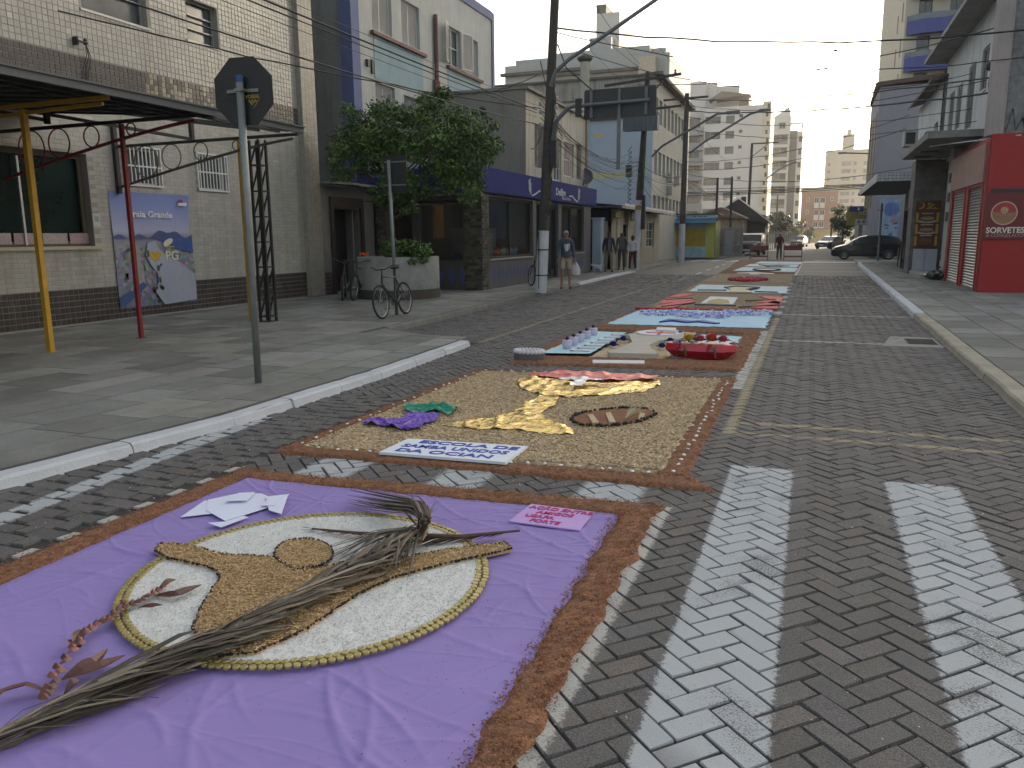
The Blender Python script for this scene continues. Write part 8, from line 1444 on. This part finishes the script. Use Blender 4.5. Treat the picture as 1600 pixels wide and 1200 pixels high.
    b = MB(); b.ball(o3+L_(0, -.105, 1.585), .016*s, nu=6, nv=4, sc=(.8, 1.2, 1.3)); [b.ball(o3+L_(sd*.083, .0, 1.59), .022*s, nu=6, nv=4, sc=(.5, .8, 1.3)) for sd in (-1, 1)]; b.build('nose_and_ears', sk, t, smooth=True)
    b = MB(); [b.ball(o3+L_(sd*.03, -.103, 1.615), .010*s, nu=6, nv=4) for sd in (-1, 1)]; b.box(o3.x-.028*s, o3.x+.028*s, o3.y-.108*s, o3.y-.098*s, o3.z+1.545*s, o3.z+1.552*s); b.build('eyes_and_mouth', mat('face_dark', (.05, .02, .018), .6), t)
    for k, ap_ in enumerate(armsP):
        b = MB(); h_ = o3+ap_[3]; d = (ap_[3]-ap_[2]).normalized()
        for f in range(4): q = h_+Vector((0, (f-1.5)*.018*s, 0))+d*.02; b.tube([q, q+d*.05*s, q+d*.085*s+Vector((0, -.012, 0))], [.009*s, .008*s, .006*s], 5)
        q = h_+Vector((0, -.035*s, .01)); b.tube([q, q+d*.03*s+Vector((0, -.02*s, 0)), q+d*.055*s+Vector((0, -.025*s, 0))], [.010*s, .009*s, .006*s], 5); b.build('fingers', sk, t, smooth=True)
    if hairm:
        b = MB(); V = []; F = []
        for j in range(6):
            ph = j*.30
            for i in range(14): th = 6.2832*i/14; fr = .75 if (math.sin(th) < -.3) else 1.0+hairlen; V.append(o3+L_(.094*math.sin(ph*fr)*math.cos(th), -.012+.108*math.sin(ph*fr)*math.sin(th), 1.608+.108*math.cos(ph*fr)))
        for j in range(5):
            for i in range(14): F.append((j*14+i, (j+1)*14+i, (j+1)*14+(i+1) % 14, j*14+(i+1) % 14))
        b.add(V, F); b.build('hair', hair, t, smooth=True)
    return t
skn = mat('skin_tan', (.26, .14, .095), .6, .1, 9); skd = mat('skin_brown', (.12, .062, .042), .6, .1, 9); navy = mat('cloth_navy', (.022, .028, .055), .85, .15, 9); navy2 = mat('hoodie_slate', (.060, .075, .105), .9, .12, 6); khaki = mat('cloth_khaki', (.19, .155, .11), .9, .1, 9); beige = mat('cloth_beige', (.36, .31, .23), .9, .1, 9); gshirt = mat('cloth_grey', (.24, .25, .27), .9, .1, 9); dgrey = mat('cloth_dgrey', (.06, .06, .07), .9, .1, 9); wht = mat('cloth_white', (.52, .51, .54), .9, .05, 9); mar = mat('cloth_maroon', (.055, .012, .02), .9, .15, 9); shoeb = mat('shoe_black', (.015, .015, .017), .6); hg = mat('hair_grey', (.30, .29, .28), .9, .15, 20); hdk = mat('hair_dark', (.03, .022, .018), .8, .2, 20)
def toc(loc): return math.atan2(-(0-loc[0]), (0-loc[1]))*1+math.pi   # face the camera
def facing(loc, off=0): return math.atan2(0-loc[1], 0-loc[0])+math.pi/2+rad(off)
L1 = at(884, 452, SW); m1 = person('grey haired man in a slate hooded sweatshirt and beige shorts holding a white bag', L1, facing(L1, 12), 1.71, skn, hg, navy2, beige, shoeb, shorts=True, arms=(.03, .035), long_=.03)
b = MB(); f = m1.rotation_euler.z; P = lambda x, y, z: Vector((L1[0]+x, L1[1]+y, z+SW)); b.add([P(-.085, -.155, 1.30), P(.08, -.158, 1.33), P(.07, -.16, 1.17), P(.02, -.162, 1.12), P(-.05, -.16, 1.10)], [(0, 1, 2, 3, 4)]); b.build('chest_print', wht, m1)
b = MB(); [b.tube([P(x, -.11, 1.42), P(x*1.2, -.165, 1.25), P(x*1.2, -.165, 1.08)], .006, 4) for x in (-.03, .04)]; b.build('hood_cords', shoeb, m1); b = MB(); b.tube([P(.12*math.cos(a), .02+.09*math.sin(a), 1.455+.02*math.sin(a)) for a in [6.2832*i/14 for i in range(15)]], .035, 6); b.build('hood', navy2, m1, smooth=True)
dv = Vector((math.cos(f), math.sin(f), 0)); hl = Vector(L1)+dv*.27+Vector((-.05*math.sin(f)*-1, 0, 0)); bgp = thing('shopping_bag', 'white plastic shopping bag hanging from the hand of the man in shorts', 'bag', (hl.x, hl.y, SW+.4)); b = MB(); V = []
for j, (w_, z) in enumerate(((.06, .40), (.13, .42), (.14, .55), (.10, .68), (.03, .80))):
    for i in range(10): a = 6.2832*i/10; V.append((hl.x+w_*math.cos(a)*(1+.1*math.sin(3*a+j)), hl.y+w_*.6*math.sin(a), SW+z))
b.add(V, [(j*10+i, j*10+(i+1) % 10, (j+1)*10+(i+1) % 10, (j+1)*10+i) for j in range(4) for i in range(10)]+[tuple(range(9, -1, -1))]); b.build('bag_body', wht, bgp)
L2 = at(951, 425, SW); person('man in an open navy jacket and khaki trousers, leftmost of the three walkers', L2, facing(L2, 4), 1.72, skd, hdk, navy, khaki, shoeb, stride=.12, arms=(.035, .03), lapel=gshirt, long_=.05)
L3 = at(971, 422, SW); person('bald man in a grey pullover and dark trousers, middle one of the three walkers', L3, facing(L3, -8), 1.74, skd, hdk, gshirt, dgrey, shoeb, stride=.1, arms=(.02, .02), hairm=False)
L4 = at(988, 423, SW); person('woman in a white jacket, maroon trousers and white shoes, rightmost of the three walkers', L4, facing(L4, -15), 1.56, skd, hdk, wht, mar, mat('shoe_white', (.5, .5, .5), .6), hairlen=.5, stride=-.12, arms=(.04, .04), bend=(.3, .2))
L5 = at(1217, 405, 0); person('man in a dark red shirt and dark trousers standing between the two red barriers', L5, facing(L5, 160), 1.74, skd, hg, mat('cloth_darkred', (.075, .018, .022), .9, .1, 9), dgrey, shoeb, arms=(.05, .05), bend=(.9, .9))
# dog
dl = at(934, 425, SW); dg_ = thing('dog', 'small white dog standing by the pale blue pillar', 'dog', dl); J = [(.0, 0, .22), (.14, 0, .23), (.22, 0, .27), (.29, 0, .31), (.36, 0, .29), (-.14, 0, .22), (-.22, 0, .26), (-.28, 0, .32), (.15, .05, .14), (.17, .05, .08), (.15, .05, .02), (.15, -.05, .14), (.17, -.05, .08), (.15, -.05, .02), (-.13, .05, .15), (-.18, .05, .09), (-.14, .05, .02), (-.13, -.05, .15), (-.18, -.05, .09), (-.14, -.05, .02)]
skin('body', J, [(0, 1), (1, 2), (2, 3), (3, 4), (0, 5), (5, 6), (6, 7), (1, 8), (8, 9), (9, 10), (1, 11), (11, 12), (12, 13), (5, 14), (14, 15), (15, 16), (5, 17), (17, 18), (18, 19)], [.085, .09, .06, .062, .03, .085, .03, .015, .035, .02, .022, .035, .02, .022, .04, .02, .022, .04, .02, .022], wht, dg_); dg_.rotation_euler = (0, 0, rad(170))
b = MB(); [b.ball((dl[0]+.27, dl[1]+s*.05, dl[2]+.33), .03, nu=6, nv=4, sc=(.6, .6, 1.3)) for s in (-1, 1)]; b.build('ear', mat('fur_grey', (.3, .29, .28), .9), dg_); b = MB(); b.ball((dl[0]+.39, dl[1], dl[2]+.29), .014, nu=6, nv=4); b.build('nose', blackf, dg_)
# ================================================================ BARRIERS
brm = mat('barrier_red', (.17, .045, .035), .7, .2, 5, dirt=.3, dscale=3)
def barrier():
    t = thing('barrier', 'x', 'barrier'); 
    for z0, z1 in ((.62, .92), (.18, .27)): b = MB(); b.box(-.55, .55, -.02, .02, z0, z1); b.build('plank', brm, t)
    for x in (-.54, .54): b = MB(); b.bar((x, -.2, 0), (x, 0, .98), .04); b.bar((x, .2, 0), (x, 0, .98), .04); b.bar((x, -.18, .1), (x, .18, .1), .03); b.build('leg', mat('barrier_frame', (.12, .05, .04), .7), t)
    return t
b0 = barrier(); x, y, _ = at(1185, 407, 0); b0.location = (x, 54.3, 0); x0, _ = ony(1186, 395, 54.3); b0.location = (x0, 54.3, 0); b0['label'] = 'reddish wooden barrier left of the man in the red shirt'; b0['group'] = 'street barriers'; c = copy_tree(b0); x1, _ = ony(1239, 395, 54.3); c.location = (x1, 54.3, 0); c['label'] = 'reddish wooden barrier right of the man in the red shirt'
# ================================================================ CARS
def car(label, loc, ang, L, Wd, Hh, paint, kind='hatch', name='parked_car'):
    t = thing(name, label, 'car', (0, 0, 0)); hw = Wd/2
    # stations: x, z bottom, z belt, z roof, half width at roof   (front = +x)
    if kind == 'hatch': S = [(-.50, .32, .78, .95, .36), (-.475, .24, .88, 1.18, .50), (-.43, .20, .93, 1.36, .56), (-.34, .20, .94, 1.45, .58), (-.18, .20, .93, 1.50, .59), (.0, .20, .92, 1.49, .59), (.10, .20, .91, 1.42, .58), (.20, .20, .90, 1.20, .60), (.29, .20, .90, .96, .62), (.36, .20, .86, .90, .60), (.44, .20, .76, .80, .56), (.485, .24, .62, .66, .45), (.50, .32, .50, .52, .36)]; ws = (5, 8); rs = (1, 3); gs = (2, 7)
    elif kind == 'suv': S = [(-.50, .38, .95, 1.25, .50), (-.48, .30, 1.0, 1.55, .60), (-.40, .28, 1.02, 1.68, .64), (-.15, .28, 1.02, 1.72, .65), (.05, .28, 1.0, 1.70, .65), (.15, .28, 1.0, 1.60, .64), (.26, .28, 1.02, 1.12, .70), (.34, .28, 1.02, 1.08, .70), (.44, .28, .98, 1.02, .68), (.49, .30, .80, .86, .62), (.50, .40, .60, .62, .55)]; ws = (4, 6); rs = (0, 2); gs = (1, 5)
    else: S = [(-.50, .32, .72, .76, .45), (-.48, .24, .88, .92, .55), (-.40, .20, .92, .98, .58), (-.30, .20, .92, 1.20, .56), (-.20, .20, .92, 1.38, .55), (-.05, .20, .91, 1.43, .56), (.06, .20, .91, 1.38, .56), (.16, .20, .90, 1.15, .58), (.25, .20, .88, .93, .60), (.36, .20, .82, .87, .58), (.46, .20, .72, .76, .52), (.50, .30, .52, .55, .40)]; ws = (6, 8); rs = (2, 4); gs = (3, 7)
    k = Hh/ (1.72 if kind == 'suv' else 1.48); n = len(S); V = []; ring = []
    for (x, zb, zl, zr, wr) in S:
        tw_ = 1-.10*abs(2*x)**6*1.6; w0 = hw*tw_; pts = [(w0*.86, zb), (w0*.97, zb+.10), (w0, (zb+zl)/2), (w0*.985, zl-.02), (w0*.95, zl), (hw*wr*1.45*tw_ if zr-zl > .1 else w0*.88, zr-.03), (hw*wr*1.2*tw_ if zr-zl > .1 else w0*.7, zr)]
        ring.append([(x*L, s_*y_, z*k) for s_ in (1,) for (y_, z) in pts]+[(x*L, -y_, z*k) for (y_, z) in reversed(pts)])
    m_ = len(ring[0]); b = MB(); V = [p for r_ in ring for p in r_]; F = [(i*m_+j, (i+1)*m_+j, (i+1)*m_+(j+1) % m_, i*m_+(j+1) % m_) for i in range(n-1) for j in range(m_)]+[tuple(range(m_)), tuple((n-1)*m_+j for j in reversed(range(m_)))]; b.add(V, F); b.build('body', paint, t, smooth=False)
    def P(i, j): return Vector(ring[i][j])
    gm = glassm
    for side, (jb, jt) in ((1, (4, 5)), (-1, (m_-5, m_-6))):
        i = gs[0]; mid = (gs[0]+gs[1])//2
        for (i0, i1) in ((gs[0], mid), (mid, gs[1])):
            b = MB(); lo = [P(q, jb).lerp(P(q, jt), .10) for q in range(i0, i1+1)]; hi = [P(q, jb).lerp(P(q, jt), .88) for q in range(i0, i1+1)]
            lo[0] = lo[0].lerp(lo[1], .12); hi[0] = hi[0].lerp(hi[1], .12); lo[-1] = lo[-1].lerp(lo[-2], .10); hi[-1] = hi[-1].lerp(hi[-2], .10)
            off = Vector((0, side*.008, .002)); V = [p+off for p in lo]+[p+off for p in hi]; q = len(lo); b.add(V, [(a, a+1, q+a+1, q+a) for a in range(q-1)]); b.build('side_window', gm, t)
    for nm, (i0, i1), sg_ in (('windshield', ws, 1), ('rear_window', rs, -1)):
        lo, hi = (i1, i0) if sg_ > 0 else (i0, i1); A, B = P(lo, 5), P(lo, m_-6); C_, D = P(hi, m_-6), P(hi, 5); off = Vector((.02*sg_, 0, .018)); c = (A+B+C_+D)/4; b = MB(); b.add([c+(q-c)*.88+off for q in (A, B, C_, D)], [(0, 1, 2, 3)]); b.build(nm, mat('glass_windshield', (.05, .06, .07), .25, .4, 2, spec=.8), t)
    for x in (-.315*L, .31*L):
        for s_ in (-1, 1):
            r = .31*(1.12 if kind == 'suv' else 1); b = MB(); c = (x, s_*(hw-.10), r); n_ = 22
            def cyl(b, r0, w_, yoff, prof):
                V = []
                for (rr, yy_) in prof:
                    for i in range(n_): a = 6.28319*i/n_; V.append((c[0]+rr*math.cos(a), c[1]+s_*yy_, c[2]+rr*math.sin(a)))
                F = [(j*n_+i, j*n_+(i+1) % n_, (j+1)*n_+(i+1) % n_, (j+1)*n_+i) for j in range(len(prof)-1) for i in range(n_)]+[tuple((len(prof)-1)*n_+i for i in range(n_))]; b.add(V, F)
            cyl(b, r, .2, 0, [(r*.6, -.1), (r, -.08), (r, .09), (r*.9, .11), (r*.68, .105), (r*.66, .06)]); wh = b.build('wheel', rub, t)
            b = MB(); [b.bar((c[0], c[1]+s_*.105, c[2]), (c[0]+r*.64*math.cos(a), c[1]+s_*.10, c[2]+r*.64*math.sin(a)), .055, .02) for a in [6.2832*i/7 for i in range(7)]]; cyl(b, 0, 0, 0, [(r*.66, .085), (r*.60, .108), (r*.56, .085)]); b.build('rim', mat('rim_silver', (.38, .38, .38), .4, .1, 5, metal=.4), wh)
            b = MB(); arc = [(x+(r+.045)*math.cos(a), s_*(hw+.003), r+(r+.045)*math.sin(a)) for a in [math.pi*i/12 for i in range(13)]]; b.add([(x-(r+.045), s_*(hw+.003), .19)]+arc[::-1]+[(x+(r+.045), s_*(hw+.003), .19)], [tuple(range(15))]); b.build('wheel_arch', blackf, t)
    for s_ in (-1, 1):
        b = MB(); zf = (.66 if kind != 'suv' else .88)*k; b.obox((.465*L if kind != 'suv' else .485*L, s_*hw*.70, zf), (.05, s_*-.02, 0), (0, .14, 0), (0, 0, .07)); b.build('headlight', mat('headlight', (.5, .5, .5), .2, .1, 9), t)
        b = MB(); b.obox((-.482*L, s_*hw*.80, (.86 if kind != 'suv' else 1.0)*k), (.06, 0, 0), (0, .10, 0), (0, 0, .11)); b.build('tail_light', mat('tail_light', (.30, .01, .012), .25), t)
        b = MB(); b.ball((.17*L, s_*(hw+.09), .96*k), .09, nu=8, nv=5, sc=(.7, 1, .7)); b.build('mirror', paint, t)
        b = MB(); b.box(-.12*L-.08, -.12*L+.08, s_*hw-.012*0, s_*hw+s_*.02, .82*k, .85*k) if s_ > 0 else b.box(-.12*L-.08, -.12*L+.08, -hw-.02, -hw, .82*k, .85*k); b.build('door_handle', blackf, t)
        b = MB(); [b.bar((x, s_*(hw+.002), .30), (x, s_*(hw*.985), .9*k), .012) for x in (-.16*L, .10*L)]; b.build('door_gap', blackf, t)
    b = MB(); b.box(.497*L, .507*L, -.26, .26, .38, .50); b.build('number_plate', mat('plate_pale2', (.4, .4, .42), .6), t); b = MB(); b.box(.485*L, .500*L, -hw*.55, hw*.55, .52, .64*k); b.build('grille', blackf, t); b = MB(); b.box(-.506*L, -.499*L, -.26, .26, .55, .67); b.build('number_plate', mat('plate_pale2', (.4, .4, .42), .6), t)
    t.location = loc; t.rotation_euler = (0, 0, ang); return t
pb = mat('car_black_blue', (.010, .011, .017), .22, .1, 2, coat=.6); x, y, _ = at(1343, 405.5, 0); car('dark hatchback parked side on before the blue face mural', (x+.35, 56.4, -.006), math.pi, 4.15, 1.72, 1.52, pb)
x, y, _ = at(1170, 398, 0); car('dark pickup like car facing the viewer beside the left pavement at the far corner', (ony(1171, 390, 66)[0], 67.6, 0), -math.pi/2-.08, 4.6, 1.85, 1.75, mat('car_black', (.012, .012, .013), .45, .1, 2, coat=.15), 'suv')
x, _ = ony(1297, 385, 96); car('dark blue car with pale windshield driving beyond the hatchback', (x, 97, 0), -math.pi/2-.45, 4.4, 1.75, 1.45, mat('car_navy', (.02, .025, .045), .25, .1, 2, coat=.5), 'sedan', 'car'); x, _ = ony(1248, 383, 110); car('small dark grey car facing the viewer far down the road', (x, 112, 0), -math.pi/2-.15, 4.2, 1.72, 1.48, mat('car_grey', (.05, .052, .055), .3, .1, 2, coat=.4), 'sedan', 'car')
# ================================================================ AIR
hz = bpy.data.materials.new('haze_air'); hz.use_nodes = True; t_ = hz.node_tree; t_.nodes.clear(); o_ = t_.nodes.new('ShaderNodeOutputMaterial'); v_ = t_.nodes.new('ShaderNodeVolumePrincipled'); v_.inputs['Color'].default_value = (.95, .95, .94, 1); v_.inputs['Density'].default_value = .00045; v_.inputs['Anisotropy'].default_value = .45; t_.links.new(v_.outputs[0], o_.inputs['Volume'])
b = MB(); b.box(-410, 410, -70, 910, -1.1, 56); hzo = tag(b.build('haze', hz), kind='stuff')
